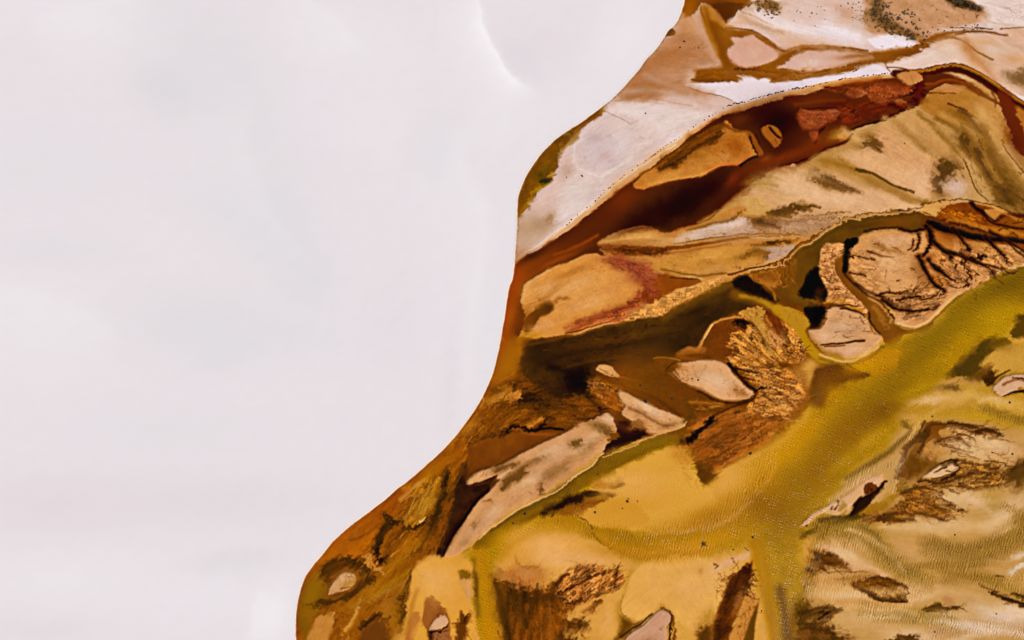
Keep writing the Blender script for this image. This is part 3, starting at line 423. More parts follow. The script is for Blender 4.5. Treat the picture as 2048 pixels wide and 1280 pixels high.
# creek between the ribbed bar and the fan
A("1672,520 1690,545 1712,572 1738,590 1765,604 1788,640 1803,656 1830,660 1850,654 1870,640 1850,665 1812,668 1800,680 1788,690 1780,705 1760,720 1740,725 1760,700 1768,680 1760,668 1748,658 1738,640 1735,620 1715,595 1690,570 1676,548", '7a501c', f=2.5, w=3, z=-.3, c2='845a24', **WATER)
L("1690,548 1715,575 1740,592 1760,604 1790,640", '3a2008', 4, 3, f=2); L("1738,625 1742,645 1760,668", '42260a', 5, 3, f=2); L("1738,595 1762,610 1785,645", 'c8945c', 5, 4, f=2.5, o=.8); L("1750,615 1765,640 1775,655", 'a27434', 12, 8, f=5, o=.8, sp=.3)
# triangular island
A("1615,662 1628,659 1640,657 1650,642 1655,620 1672,614 1700,621 1728,632 1735,645 1745,665 1758,670 1763,676 1748,692 1725,710 1700,718 1670,715 1650,703 1636,690 1626,685 1618,675", 'cc9e74', f=2.6, w=3, z=.35, t=.7, n='triangle_island', lip=('dcb48a', 3, .6), rim=('4c2a0c', 4, .8))
B(1680, 660, 34, 24, 0, 'd2ac8c', .8); L("1640,690 1670,687 1700,684 1728,680", '4c2a10', 3, 5, f=1.5); L("1648,693 1690,690", '6c4420', 3, 2); B(1700, 700, 34, 8, -8, 'd8b090', .8); R("1670,640 1750,650 1750,680 1660,680", 0, 46, 12, 1.4, '5c3c1c', .55); R("1660,620 1730,635 1735,645 1680,635", 30, 34, 12, 1.6, '5a3414', .6); L("1680,618 1710,620 1730,635", '502a0e', 4, 2); B(1690, 665, 20, 6, 10, '9a7458', .5, sp=.4)
L("1635,690 1650,704 1672,717 1702,720 1730,708 1755,690", 'e0bc8c', 3, 2.5, f=1.5); L("1640,708 1690,724 1740,712 1760,692", '8a6428', 3, 3, f=2)  # sunlit south edge painted pale
# ---- yellow creek and braided fan of the centre
L("1470,590 1500,597 1525,603 1562,626 1590,655 1612,687 1640,712 1670,722", '8c6418', 20, 34, f=7, w=5, o=.7)
L("1480,592 1510,597 1530,604 1562,626", 'a8802a', 7, 14, f=4, z=-.2, **WATER); L("1555,620 1582,638 1597,660 1613,688 1640,714 1680,724", 'b48c26', 22, 16, f=3, z=-.2, w=3, **WATER); A("1560,622 1580,616 1600,622 1616,640 1619,655 1605,662 1585,650", 'b48a30', f=3, w=5, **WATER); R("1560,618 1600,622 1618,650 1600,640", 45, 30, 7, 1.5, '7a4e14', .5)
A("1462,638 1485,622 1500,614 1525,614 1530,640 1536,660 1520,630 1565,640 1595,665 1612,705 1600,724 1540,726 1462,730 1445,705 1455,680 1450,655", 'c08a48', f=4, w=5, z=-.02, t=.9, c2='aa7234', er=((1610, 790, 120), 30, 5.5, .85))
A("1432,648 1445,640 1480,634 1500,648 1465,668 1455,690 1480,705 1450,716 1420,708 1425,670", '7c4a18', f=4, c2='6a3a10'); A("1468,643 1478,636 1500,645 1495,652 1472,650", '1a0c02', f=3)
A("1527,622 1545,628 1562,645 1572,660 1565,672 1545,665 1535,648", '64340f', f=5, sp=.3); A("1535,655 1560,668 1565,690 1545,690 1536,675", 'c48e58', f=4, sp=.2); B(1550, 640, 14, 8, 30, '7c3814', .7)
R("1465,640 1520,620 1540,700 1500,720 1450,700", 55, 150, 16, 2, '5c3410', .6, spread=14); R("1460,650 1520,640 1530,700 1470,720", 40, 110, 14, 1.5, 'd0a05c', .5, spread=14); R("1540,640 1600,680 1600,720 1545,700", 55, 120, 14, 1.8, '5c3410', .6); R("1530,650 1600,690 1590,720 1540,720", 50, 90, 12, 1.4, 'd2a05c', .5)
A("1485,622 1500,616 1512,615 1528,616 1527,635 1532,660 1538,690 1548,712 1535,705 1522,670 1512,650 1500,640", 'c09248', f=3, w=4, c2='b08440'); R("1490,620 1526,618 1526,640 1505,640", 60, 26, 6, 2, '4c2c0c', .6)
L("1355,706 1375,698 1395,697 1410,672 1425,648 1445,640 1480,634", 'bc8444', 7, 4, f=2, w=4, z=.1); L("1358,708 1380,702 1405,700", 'a06a30', 12, 14, f=4, o=.8); L("1408,676 1425,650", 'd0a064', 4, 4); L("1355,712 1400,722 1440,722 1470,728 1500,718 1530,715", '8e5a20', 8, 7, f=4, o=.85)
L("1462,728 1485,716 1520,714 1560,735 1600,765", 'b98446', 5, 5, f=3, o=.8)
# lower braided fan
A("1468,730 1520,728 1580,742 1618,772 1612,806 1570,842 1510,834 1490,822 1505,796 1517,784 1500,762", 'bc8446', f=7, w=7, z=0, t=.9, c2='a87034', er=((1425, 722, 110), 36, 5.5, .8))
R("1475,732 1600,745 1615,790 1560,830 1500,800 1515,775", 18, 260, 22, 2, '5a3410', .55, spread=18); R("1480,735 1600,755 1615,800 1520,830 1515,775", 15, 240, 20, 1.7, 'd6a466', .55, spread=20); R("1500,790 1590,780 1590,830 1500,830", -15, 130, 18, 1.8, 'd8a868', .5)
L("1456,726 1470,742 1485,760 1512,782", '2e1604', 8, 5, f=2); L("1470,735 1500,745 1520,748", '3c200a', 5, 1.5, f=2); L("1485,755 1515,762", '3c200a', 4, 1.5, f=1.5); L("1510,784 1525,775 1538,776", '2e1606', 5, 2, f=1.5); L("1512,784 1505,798 1480,808 1450,804", '4a2a0c', 3, 4, f=2)
# eye-shaped island
A("1352,725 1387,722 1410,720 1435,722 1455,732 1467,750 1490,772 1508,785 1497,796 1470,801 1437,795 1400,777 1370,765 1345,752 1333,742 1342,730", 'd2a276', f=2.6, w=3, z=.35, t=.6, n='eye_island', lip=('dcb088', 3, .5), rim=('5a3410', 4, .6))
B(1425, 760, 40, 20, 15, 'dab290', .8); R("1340,728 1370,726 1380,770 1350,752", 20, 60, 9, 1.7, '84501e', .55); R("1460,770 1500,785 1480,798 1455,795", -60, 40, 9, 1.7, '6a401a', .6); L("1385,728 1390,745 1398,755 1405,745 1412,730", 'b08460', 2.5, f=2, o=.7); B(1478, 786, 20, 9, 40, '9c6c3c', .6, sp=.4); L("1335,744 1370,768 1402,782 1440,798 1475,804 1505,794", 'c89048', 3, f=1.6, o=.8)
A("1310,720 1325,715 1352,722 1350,740 1335,748 1318,748 1312,735", '7a4c1c', f=3); R("1312,718 1355,722 1345,748 1318,748", 80, 40, 14, 2, '44240a', .6); L("1308,717 1330,715 1360,720", 'c08c4c', 3, f=1.5)
L("1395,782 1430,800 1460,806 1490,804", '3e220a', 3, 4, f=2)
# brown flats round the eye island
B(1290, 770, 60, 40, 20, '7c4e12', .8); B(1255, 740, 40, 20, 0, '865414', .7); B(1330, 790, 60, 24, 24, '70450e', .8); B(1320, 755, 24, 24, 20, '5e3a0c', .7); B(1390, 815, 60, 14, 12, '6a420e', .7); L("1240,770 1300,790 1360,830", '543210', 4, 5, f=4, o=.6); B(1260, 775, 26, 12, 20, '8c5a16', .6)
L("1372,805 1420,806 1450,808 1420,815", 'a4702c', 5, 4, f=3, o=.8, sp=.2); R("1370,800 1460,806 1440,822 1380,820", 5, 60, 16, 1.5, 'c08c48', .5)
# small islet and broken ground north-west of the wedge
A("1190,738 1202,728 1220,732 1232,745 1242,756 1220,752 1200,745", 'cf9c66', f=1.8, w=3, z=.2, t=.8, n='small_islet', rim=('3e2208', 4, .7)); R("1195,735 1235,750 1240,757 1205,746", 50, 26, 9, 1.6, '6c3c14', .6)
A("1170,762 1195,758 1225,775 1250,790 1235,820 1215,812 1195,795 1175,785", 'a06a2c', f=4, w=6, sp=.15, t=1, er=(35, 16, 6, .7)); R("1172,765 1240,785 1235,815 1190,795", 35, 90, 10, 1.8, '5c340e', .6); B(1185, 765, 14, 8, 0, 'c48c50', .7, sp=.3); B(1225, 800, 20, 14, 50, '96581c', .7)
B(1260, 762, 30, 10, 10, '865a1a', .6); L("1240,755 1270,760 1285,762", '9c5c28', 3, 1.2, f=1.5)
# wedge sandbar
A("1237,782 1257,787 1287,805 1325,819 1350,830 1366,836 1376,842 1360,855 1330,864 1307,867 1287,862 1280,847 1262,842 1242,826 1250,810 1240,797", 'cc9c6c', f=2.6, w=4, z=.3, t=.8, n='wedge_bar', lip=('d8ac82', 3, .5), rim=('4a2a0c', 4, .6))
B(1300, 822, 40, 9, 24, 'd8b08c', .9); L("1255,815 1290,832 1330,852 1345,850", '7e5428', 6, 5, f=3, o=.85, sp=.5); L("1365,836 1376,843 1355,858 1325,866", 'c89c4c', 3.5, f=1.6); R("1250,805 1340,845 1330,860 1285,850", 30, 60, 8, 1.7, '6a4420', .6); B(1335, 852, 14, 6, -20, '7a5226', .8, sp=.5)
# black pool below it
A("1203,912 1212,890 1226,880 1240,870 1225,858 1230,842 1262,845 1285,856 1292,872 1264,885 1245,893 1230,905 1210,920", '2c1405', f=3, w=4, z=-.35, **WATER); B(1250, 855, 26, 9, 15, '5c2e10', .8); B(1228, 848, 14, 6, -20, '7a4a1c', .7)
A("1260,845 1285,846 1292,856 1282,862 1266,858", '8c6234', f=2, sp=.4); A("1250,893 1272,883 1295,873 1330,862 1310,876 1280,885 1262,894", 'c8945c', f=2, w=3); L("1208,915 1240,902 1268,893 1290,880 1330,866", 'd2a468', 3.5, f=1.6, w=4)
# ---- brown delta south of the eye
A("1380,838 1430,820 1472,812 1492,826 1560,832 1605,806 1620,775 1640,760 1632,800 1610,830 1575,870 1520,905 1480,925 1450,940 1425,962 1408,970 1397,948 1378,908 1350,893 1370,868", '986028', f=7, w=7, z=-.02, t=.8, c2='86521c', n='brown_delta', er=((1740, 745, 150), 34, 5.5, .5))
R("1430,830 1500,820 1500,900 1400,900", -25, 160, 20, 1.6, 'b47c40', .45, spread=25); R("1490,830 1610,800 1560,880 1500,890", -35, 220, 18, 1.7, 'c48c48', .5, spread=20); R("1490,830 1610,800 1570,870 1500,890", -30, 160, 18, 1.8, '5a300c', .5); R("1400,850 1490,830 1500,900 1420,920", -20, 130, 18, 1.7, '643810', .45)
L("1488,830 1500,860 1508,885", '64380f', 2, 2, f=2, o=.7); L("1630,790 1590,840 1545,885 1500,915", '7c5a1c', 8, 6, f=6, o=.6)
L("1512,792 1480,808 1440,825 1420,840 1400,862 1370,880 1340,890", '4a2a0a', 5, 9, f=4, sp=.1); L("1428,834 1405,858 1375,884", '1e1004', 9, 12, f=4, sp=.15); B(1355, 872, 24, 10, -30, '5e3c10', .8); L("1290,880 1330,874 1370,862", '80581a', 14, 14, f=6, o=.85)
L("1370,842 1385,830 1378,815 1372,800", '5c4014', 10, 8, f=5, o=.8)
# ---- the brown margin along the pond, south-west
A("1000,680 1050,678 1046,700 1038,730 1030,752 1010,772 985,800 960,830 930,860 900,890 850,935 960,815 984,745", 'a26a10', f=9, w=5, z=-.1, c2='95600f', **WATER); B(1010, 665, 16, 40, 12, 'a4600f', .8); B(1025, 720, 20, 30, 20, 'a06c10', .8); B(1000, 740, 16, 26, 20, '97610c', .7); B(1060, 672, 24, 8, -10, 'b0801c', .6)
A("968,800 985,770 1010,765 1050,760 1090,785 1100,830 1050,860 960,885 925,890 900,900 930,860", '7a4a12', f=10, w=9, z=-.1, c2='603810', t=1, er=(-14, 30, 8, .55))
R("960,800 1100,760 1130,850 950,880", -15, 260, 16, 2.2, '2c1605', .45, spread=25); R("980,790 1100,770 1150,840 960,870", -15, 180, 14, 1.8, 'a4702c', .4, spread=25)
B(1040, 805, 50, 12, -12, '36200a', .8, sp=.3); L("1000,815 1040,795 1075,790", '2a1604', 5, 8, f=3, w=5); L("1020,812 1050,806 1075,798 1090,805", '1e0f03', 5, 4, f=2.5, w=5); B(1120, 800, 40, 30, 10, '30190a', .7, sp=.4); B(1150, 825, 30, 16, 0, '74481a', .7, sp=.3); L("1140,830 1170,838 1195,832 1200,815", '2a1404', 6, 5, f=3); R("1100,790 1180,800 1190,835 1120,840", 20, 110, 12, 2, '321a06', .5); B(1140, 845, 26, 9, 0, '8a5a24', .7)
A("1011,788 1022,782 1035,780 1041,792 1036,807 1022,806", 'bc823e', f=2.5, w=3, z=.02); B(1020, 782, 14, 9, 10, 'b07a34', .7); A("965,815 978,795 1000,785 995,805 980,812", 'b88640', f=3, sp=.3); L("958,800 963,790 966,802 960,815", 'd09a60', 3, 2); R("965,790 1010,770 1005,800 975,815", 110, 40, 14, 1.6, 'd0a058', .5)
B(940, 860, 26, 9, -42, 'ac7a34', .7); R("920,880 970,830 975,860 930,885", 130, 40, 14, 1.8, 'b4843e', .5); B(1040, 835, 40, 10, -12, '80501c', .7); L("1060,851 1075,843 1087,833", 'b87c30', 8, 7, f=3, w=3); L("1087,832 1091,842 1080,852", '241003', 3, 3); B(1080, 820, 26, 8, -10, '724612', .7)
L("932,888 970,878 1017,866", '3a2008', 3, 4, f=2, w=4); L("1017,866 1020,856 1045,855 1070,861 1100,856 1125,860", '1e0e03', 7, 5, f=2.5, w=4, sp=.1); L("1070,861 1092,848", '281405', 5, 3)
A("945,888 1020,867 1060,868 1100,866 1118,862 1095,878 1065,888 1010,921 957,938 948,930 944,905", '744410', f=4, w=3, z=-.25, c2='80500f', **WATER); L("1030,858 1065,868 1110,870", '8c5424', 7, 6, f=3, sp=.3)
# long sandbar
A("1197,831 1212,825 1222,832 1228,842 1231,860 1217,874 1205,907 1175,936 1142,956 1112,982 1082,995 1050,1011 1012,1033 975,1058 957,1077 940,1094 915,1108 886,1116 886,1106 897,1086 912,1066 942,1021 970,986 992,967 1000,958 985,955 962,965 937,971 929,965 936,957 955,945 1005,927 1050,901 1100,878 1137,861 1150,850 1182,838", 'ca9a6e', f=2.5, w=3, z=.4, t=.7, n='long_bar', rim=('2e1606', 3.5, .6))
B(1090, 950, 60, 22, -30, 'c89c76', .7); B(1110, 905, 50, 16, -28, 'd0a888', .8); B(960, 1050, 40, 16, -45, 'c69c78', .8); B(1215, 840, 12, 9, 0, 'd8b498', .8, sp=.2); B(1130, 945, 30, 16, -30, 'b88c60', .6)
A("1138,888 1150,880 1160,878 1158,895 1148,900", '725428', f=4, sp=.5); B(1200, 858, 22, 10, 30, '86683e', .75, sp=.4); B(1214, 864, 10, 8, 0, '62461e', .7, sp=.5); A("1005,965 1020,950 1040,935 1055,945 1040,955 1018,975 1008,978", '6a4a22', f=4, sp=.45); B(1000, 938, 16, 7, -25, '6a4a20', .8, sp=.5); B(1025, 928, 14, 6, -20, '62441c', .7, sp=.6); B(1075, 920, 20, 7, -20, '8a6436', .6, sp=.6); A("1076,968 1082,966 1086,985 1080,988", '7a5628', f=3, sp=.3, o=.8); B(975, 1002, 10, 5, 0, '8c6a40', .6, sp=.5)
R("880,1110 1100,970 1200,850 1120,880 960,1000", -32, 70, 4, 1.4, '80603a', .4); L("998,957 1012,945 1030,934", 'd8b490', 5, 3, f=2); L("940,970 965,964 992,953", '3a1e08', 4, 4, f=2); R("930,966 1000,930 1010,940 950,968", -30, 30, 9, 1.4, '84582a', .5)
L("1207,906 1177,935 1144,956 1113,983 1083,996 1050,1012 1013,1034 976,1060 958,1078", 'e0bc94', 3, 3.5, f=1.3, w=3)  # edge facing the sun painted bright
L("885,1112 898,1084 925,1042 955,1000 975,978", '1c0d03', 5, 8, f=3, w=3)  # shaded north-west edge painted dark
# west of it: dark shade painted in and sunk as a hollow
A("922,932 934,925 933,967 962,968 986,957 972,980 940,1018 910,1064 885,1106 872,1100 888,1060 905,1020 912,975", '321b08', f=5, w=5, z=-.3, c2='48280c', **WATER); B(902, 1070, 10, 34, 35, '2a1606', .8, sp=.2)
# ochre streaks down the pond side
A("850,932 905,886 935,890 928,935 912,975 898,1030 872,1100 845,1120 800,1180 740,1290 560,1600 588,1250 600,1180 640,1110 720,1040", '986018', f=6, w=5, z=-.12, c2='85520f', er=(-50, 60, 11, .28), t=.7)
B(700, 1070, 70, 20, -38, '95580f', .8); B(670, 1095, 50, 16, -40, '9e6018', .7); B(800, 1000, 60, 14, -38, '8e5014', .7); B(880, 925, 34, 12, -42, 'a06a12', .8); B(860, 960, 24, 26, -40, 'ac7c1c', .7); B(830, 1040, 30, 16, -45, 'a8741e', .7)
A("800,975 840,960 875,950 870,985 845,1030 820,1060 805,1040 825,1000", 'aa7824', f=8, w=7, er=(-55, 50, 6, .55), o=.85)
R("790,1010 880,940 900,960 840,1090 760,1110", 125, 200, 26, 1.8, '5c360c', .5, spread=9); R("790,1010 880,950 850,1060 780,1090", 125, 120, 24, 1.5, 'cc9844', .5, spread=8)
A("875,985 890,945 900,950 900,990 885,1010 870,1040 862,1070 855,1040", '4a2e0a', f=7, w=7, sp=.35); B(888, 975, 7, 18, 15, '281505', .8, sp=.3); B(880, 1050, 22, 40, 20, '6a3e10', .7, sp=.3); R("870,960 915,960 890,1100 850,1100", 105, 160, 18, 2.2, '2e1806', .5); R("850,980 900,960 890,1090 850,1080", 105, 80, 18, 1.6, 'a06c28', .45)
L("768,1034 778,1042 790,1040", '32200c', 9, 12, f=5, w=6); L("785,1045 768,1062 756,1085 752,1105 762,1122", '2c1807', 10, 9, f=4, w=7, sp=.2); L("762,1122 775,1112", '2c1807', 7, 4, f=3); B(790, 1045, 16, 12, 0, '3c240c', .7, sp=.3); L("820,1060 850,1045", '3c240c', 8, 5, f=4, sp=.4); A("765,1095 785,1065 815,1055 800,1090 775,1110", '7a4c10', f=5, st=(-45, 40, 4, .4))
L("780,1115 800,1100 815,1082", 'c08a40', 3, 2, f=1.5); L("840,1042 852,1034", 'd8a860', 3, 2)
L("728,1112 745,1135 772,1148", 'c48a44', 6, 4, f=2.5, w=4); L("690,1110 725,1105", 'b07428', 4, 5, f=3)
B(820, 1100, 40, 20, -40, 'a06a18', .8); B(700, 1230, 70, 60, 0, '9a661c', .75); A("598,1260 596,1210 610,1170 635,1140 650,1150 655,1185 640,1215 625,1250 615,1290", '90680c', f=6, w=4, z=-.2, c2='80600c', **WATER); L("607,1160 630,1130 660,1110", 'a87028', 8, 5, f=4, o=.7)
A("635,1142 655,1120 690,1115 720,1128 735,1160 720,1185 690,1200 665,1210 640,1205 655,1190 650,1165", '4c3110', f=7, w=6, sp=.2); B(700, 1125, 24, 7, 10, '33200c', .8, sp=.3); B(645, 1205, 16, 5, -20, '3c2a0c', .7); L("640,1145 655,1148", '4a2a0a', 3, 3)
A("650,1190 658,1165 672,1143 690,1134 710,1136 722,1148 722,1162 700,1180 665,1194", '8a5a20', f=4, w=5, sp=.15)
A("656,1188 664,1168 680,1148 700,1144 711,1151 712,1166 692,1180 667,1188", 'c2986c', f=2.6, w=3, z=.3, t=.8, n='oval_island', rim=('5a340e', 3, .7)); B(690, 1161, 13, 8, -30, 'd0a880', .7); R("656,1188 680,1148 712,1155 690,1182", -30, 30, 6, 1.5, '8a5e30', .6, spread=50)
A("612,1275 640,1230 652,1226 668,1228 668,1245 662,1265 650,1300 640,1340 605,1340", 'c08c4a', f=4, w=3, z=.02, c2='b88444')
L("722,1200 705,1245 690,1265", 'c8984c', 6, 3, f=4, o=.7); A("712,1285 722,1255 745,1232 765,1230 785,1262 770,1320 715,1320", '6c441a', f=7, w=6, sp=.3); L("725,1255 742,1240 755,1230", '3c240c', 5, 3, f=3); R("680,1260 700,1230 720,1240 700,1290", 110, 40, 14, 1.6, 'd0a050', .5)
A("765,1215 790,1180 815,1165 818,1200 800,1260 780,1280", '9c6c20', f=8, sp=.2); A("790,1200 800,1185 812,1175 812,1210 800,1260", '7a5418', f=5, sp=.4); L("812,1170 820,1155 824,1165", '4c3010', 4, 3, sp=.3); L("745,1195 790,1160 822,1140", 'a8801c', 10, 8, f=6, o=.7); B(770, 1205, 26, 16, -40, 'a87430', .6)
# ---- the gold and olive river
RIV = dict(wet=1, t=.2)
A("2500,470 2500,620 2060,640 2020,700 1990,690 1960,690 1920,740 1890,760 1850,790 1810,810 1800,850 1770,900 1720,930 1690,960 1670,1000 1630,1050 1600,1100 1610,1150 1600,1220 1590,1290 1585,1600 1545,1600 1545,1290 1522,1200 1515,1120 1507,1085 1470,1100 1400,1110 1300,1120 1250,1110 1200,1080 1150,1060 1100,1060 1040,1075 1000,1110 985,1160 995,1290 1000,1600 940,1600 950,1290 940,1180 950,1130 930,1112 960,1078 1013,1034 1083,998 1143,957 1207,908 1250,893 1300,888 1345,885 1350,893 1378,908 1397,948 1408,970 1425,962 1480,925 1520,905 1575,870 1610,830 1632,800 1640,760 1650,735 1672,722 1702,722 1740,712 1762,690 1790,682 1815,668 1850,664 1882,640 1907,600 1932,586 1962,566 2002,546 2060,530",
  'b28e1c', f=14, w=7, z=-.4, r=(.6, .3), c2='a2821a', n='river', **RIV)
A("1780,700 1830,672 1880,640 1910,602 1960,570 2060,535 2500,480 2500,560 2060,600 1990,620 1930,660 1870,700 1800,740", '8c7416', f=16, w=8, r=(.7, .1)); B(2020, 570, 60, 24, -30, '6c5a12', .7)
A("1696,728 1740,712 1770,700 1800,700 1790,740 1760,758 1735,752 1710,742", 'b98a18', f=5, w=4); B(1780, 715, 44, 20, -30, 'b48818', .8); B(1745, 735, 30, 14, -10, 'bc8c14', .7); L("1695,728 1720,745 1738,752", '56400e', 3, 5, f=2, w=2); B(1735, 750, 10, 3, 20, '3a2c0c', .6)
B(2005, 640, 26, 40, 20, 'b0901c', .9); B(1960, 640, 60, 22, -30, 'a08418', .7); B(1690, 775, 34, 22, -40, 'a6801c', .8); B(1655, 800, 12, 34, 20, 'a87c20', .6)
A("1635,735 1672,728 1705,738 1735,755 1690,765 1660,785 1648,815 1625,810 1620,775", '68461a', f=10, w=5); B(1650, 750, 24, 16, 20, '70461c', .8)
B(1800, 760, 70, 30, -30, '8a7016', .7); B(1840, 720, 60, 14, -28, '8a7016', .7); B(1720, 830, 70, 36, -40, '846812', .6); B(1660, 900, 60, 40, -50, '8e6c12', .6); B(1600, 960, 60, 50, -50, '92700f', .65); B(1560, 1030, 50, 50, 0, '86640f', .65); B(1640, 950, 40, 30, -50, '8c6a12', .6)
B(1600, 870, 26, 60, 45, 'b08820', .75); B(1560, 900, 30, 46, 50, 'b88a34', .8); L("1615,835 1570,885 1500,925 1440,955", 'c69846', 18, 26, f=12, o=.8)
A("1898,750 1925,722 1960,688 1982,674 2010,678 2022,690 1995,700 1975,728 1960,745 1935,756 1915,752", '55430e', f=9, w=6, r=(.5, .1)); A("2036,640 2060,628 2300,640 2300,680 2060,676 2030,678 2022,668", '5c4814', f=6, w=4); B(1990, 690, 24, 8, 20, '504010', .6); B(1935, 740, 26, 14, -30, '55420e', .6); B(1905, 775, 30, 6, -5, '554210', .7)
L("1798,645 1820,655 1842,651 1862,639 1882,617 1907,594 1932,581 1962,561 2002,541 2060,526", 'dcb07c', 5, 5, f=1.8, w=2.5, z=.1); L("1800,652 1830,659 1855,650 1885,624 1910,600 1962,567 2060,532", '6c5410', 4, 5, f=3, w=2.5, o=.7)  # bright sunlit bank edge painted again over the river
L("1640,708 1672,720 1702,723 1730,711 1760,692", 'd8b07c', 3, 2.5, f=1.5); L("1640,716 1690,730 1740,716 1765,694", '7a5c1c', 4, 4, f=3, o=.7)  # the triangle's sunlit south edge painted again
# golden flats
A("1195,965 1250,930 1300,905 1345,893 1378,915 1395,950 1408,974 1440,955 1480,930 1500,990 1460,1040 1390,1060 1300,1065 1220,1050 1180,1050 1150,1032 1165,1012 1215,1000", 'd6a650', f=9, w=5, z=-.2, r=(.12, .12), wet=.8); B(1290, 985, 60, 20, 0, 'd6a45e', .8); B(1260, 940, 40, 12, -20, 'd2a04e', .7); B(1250, 1010, 60, 14, 0, 'cf9a44', .8)
A("1420,968 1450,945 1520,910 1555,905 1545,950 1500,1000 1450,1010", 'cb9a42', f=10, w=5, z=-.2); B(1370, 915, 20, 14, 30, 'c08634', .7, sp=.2); R("1350,895 1395,915 1400,960 1370,950", 50, 90, 14, 1.5, '8a5a20', .45)
L("1300,1080 1400,1060 1480,1010 1530,960", 'b08220', 50, 60, f=30, o=.7, r=(.25, .8)); B(1420, 1035, 60, 24, -20, 'a87a18', .7); B(1520, 1010, 34, 30, -40, '8c660e', .7)
B(1400, 1085, 90, 14, -12, 'b48828', .7); B(1280, 1110, 60, 9, 4, 'a67c24', .8); B(1330, 1125, 40, 8, -10, 'c08c40', .7)
A("1150,1032 1185,1050 1250,1060 1300,1090 1360,1105 1280,1118 1200,1085 1150,1062 1100,1048 1080,1035 1090,1030", 'a67e1c', f=9, w=5, r=(.1, .7)); L("1150,1030 1175,1045 1185,1058", '6c4c10', 1.8, 1.4, f=1); L("1185,1065 1210,1085 1240,1105", '8a6418', 2, 2, f=2, o=.6)
# olive reach under the long bar
A("945,1092 975,1062 1013,1037 1083,1000 1143,960 1175,938 1207,911 1250,896 1330,870 1360,880 1300,905 1250,928 1190,965 1125,1000 1080,1030 1045,1055 1005,1085 960,1100", '83680f', f=5, w=4, z=-.4, c2='7a5e12', wet=1, r=(.3, .3)); L("1000,1050 1080,1004 1145,965", '6c5410', 14, 10, f=8, o=.7); L("1030,1050 1100,1018 1140,995", '5c4610', 10, 8, f=6, o=.6); B(1300, 892, 50, 9, -16, '8a7014', .8)
B(1010, 1080, 40, 22, -30, 'b08818', .9); B(1040, 1075, 34, 16, -25, 'ba8c1c', .8)
A("1083,1023 1125,1000 1170,982 1182,977 1205,982 1228,988 1225,996 1200,992 1178,1000 1150,1010 1115,1024 1086,1033", '35200a', f=4, w=4, sp=.1); A("1118,1024 1150,1010 1185,996 1216,998 1190,1008 1172,1018 1162,1030 1140,1030", '8a5a24', f=3, w=4, sp=.2); R("1150,1005 1220,990 1225,1000 1170,1020", 0, 40, 12, 1.5, '4a2c0c', .5); A("1185,968 1215,962 1250,968 1222,975 1205,978", 'ae7c30', f=4, sp=.3); A("1220,972 1245,968 1248,974 1225,978", '5c3c10', f=2.5, sp=.4)
L("1180,978 1230,984 1245,990", 'c8944c', 5, 2, f=3)
A("1150,1032 1165,1025 1200,1008 1225,998 1260,1000 1300,1040 1240,1060 1185,1050", 'cb983f', f=5, o=.8)
# ---- southern dunes
B(1100, 1100, 70, 46, 15, 'd8a25c', 1, w=8); B(1110, 1110, 40, 22, 20, 'dfab70', .8); B(1200, 1120, 60, 12, 10, 'd09a58', .8); B(1030, 1130, 30, 18, -30, 'cf9850', .8)
L("960,1110 970,1160 978,1220 985,1290 990,1500", 'b68614', 26, 40, f=14, o=.9); L("946,1120 952,1180 955,1230", '7e6010', 8, 10, f=6, o=.7); L("935,1140 950,1150 952,1190", '6c5010', 12, 5, f=5, sp=.3); B(975, 1270, 30, 30, 0, 'c48e30', .6)
A("998,1150 1015,1150 1040,1165 1080,1180 1112,1165 1118,1200 1152,1215 1130,1240 1125,1290 1120,1330 1015,1330 1010,1240 995,1195", '7a4814', f=11, w=8, z=-.1, c2='86541a', er=(80, 60, 7, .5), t=1)
A("1000,1150 1015,1138 1045,1130 1078,1130 1092,1150 1075,1175 1040,1182 1010,1172", 'bf8e54', f=16, w=9, c2='b4763c'); B(1020, 1175, 16, 9, 20, 'a4602c', .8, sp=.2); L("1032,1108 1034,1125 1048,1134 1076,1132", 'a06c30', 4, 6, f=3, o=.8, sp=.2); R("1000,1150 1080,1140 1085,1180 1010,1180", 70, 80, 12, 1.6, '7c4820', .45)
L("992,1165 1000,1190 1006,1230 1016,1270 1022,1320", '44290a', 10, 20, f=6, sp=.2); B(1050, 1200, 12, 18, 0, '3a210a', .8); L("1075,1190 1060,1225 1050,1260", '3e260a', 18, 10, f=8, o=.8); B(1042, 1240, 10, 26, 10, '9a6c20', .7); B(1095, 1240, 24, 34, 10, '905a1c', .7); R("1000,1190 1120,1200 1110,1290 1010,1290", 100, 160, 26, 1.8, '50300c', .4, spread=10); R("1040,1195 1120,1205 1110,1270 1050,1280", 100, 90, 22, 1.5, 'aa7430', .4, spread=8)
A("1110,1168 1130,1145 1150,1131 1195,1130 1215,1140 1242,1147 1246,1167 1220,1186 1175,1207 1148,1213 1118,1203", 'a06a34', f=4, w=5, z=0, t=1, c2='b07c44', er=(-40, 24, 6, .9)); R("1115,1160 1160,1132 1240,1148 1235,1175 1150,1210", -42, 300, 16, 2.4, '55300c', .6, spread=14); R("1120,1160 1200,1132 1240,1155 1160,1205", -42, 170, 12, 1.8, 'd09c5c', .5, spread=14); L("1115,1190 1150,1170 1205,1145", '4a260a', 6, 4, f=3, sp=.2); L("1112,1170 1125,1155 1135,1150", '4a260a', 4, 5, f=3); L("1120,1200 1150,1208 1165,1195", '4c280c', 8, 5, f=4, sp=.3)
A("1130,1235 1160,1215 1200,1195 1230,1190 1240,1240 1230,1330 1180,1330 1160,1250", 'cf9c54', f=7, w=5, z=0); A("1168,1225 1185,1210 1205,1202 1195,1215 1178,1224", '74481a', f=2.5, sp=.35)
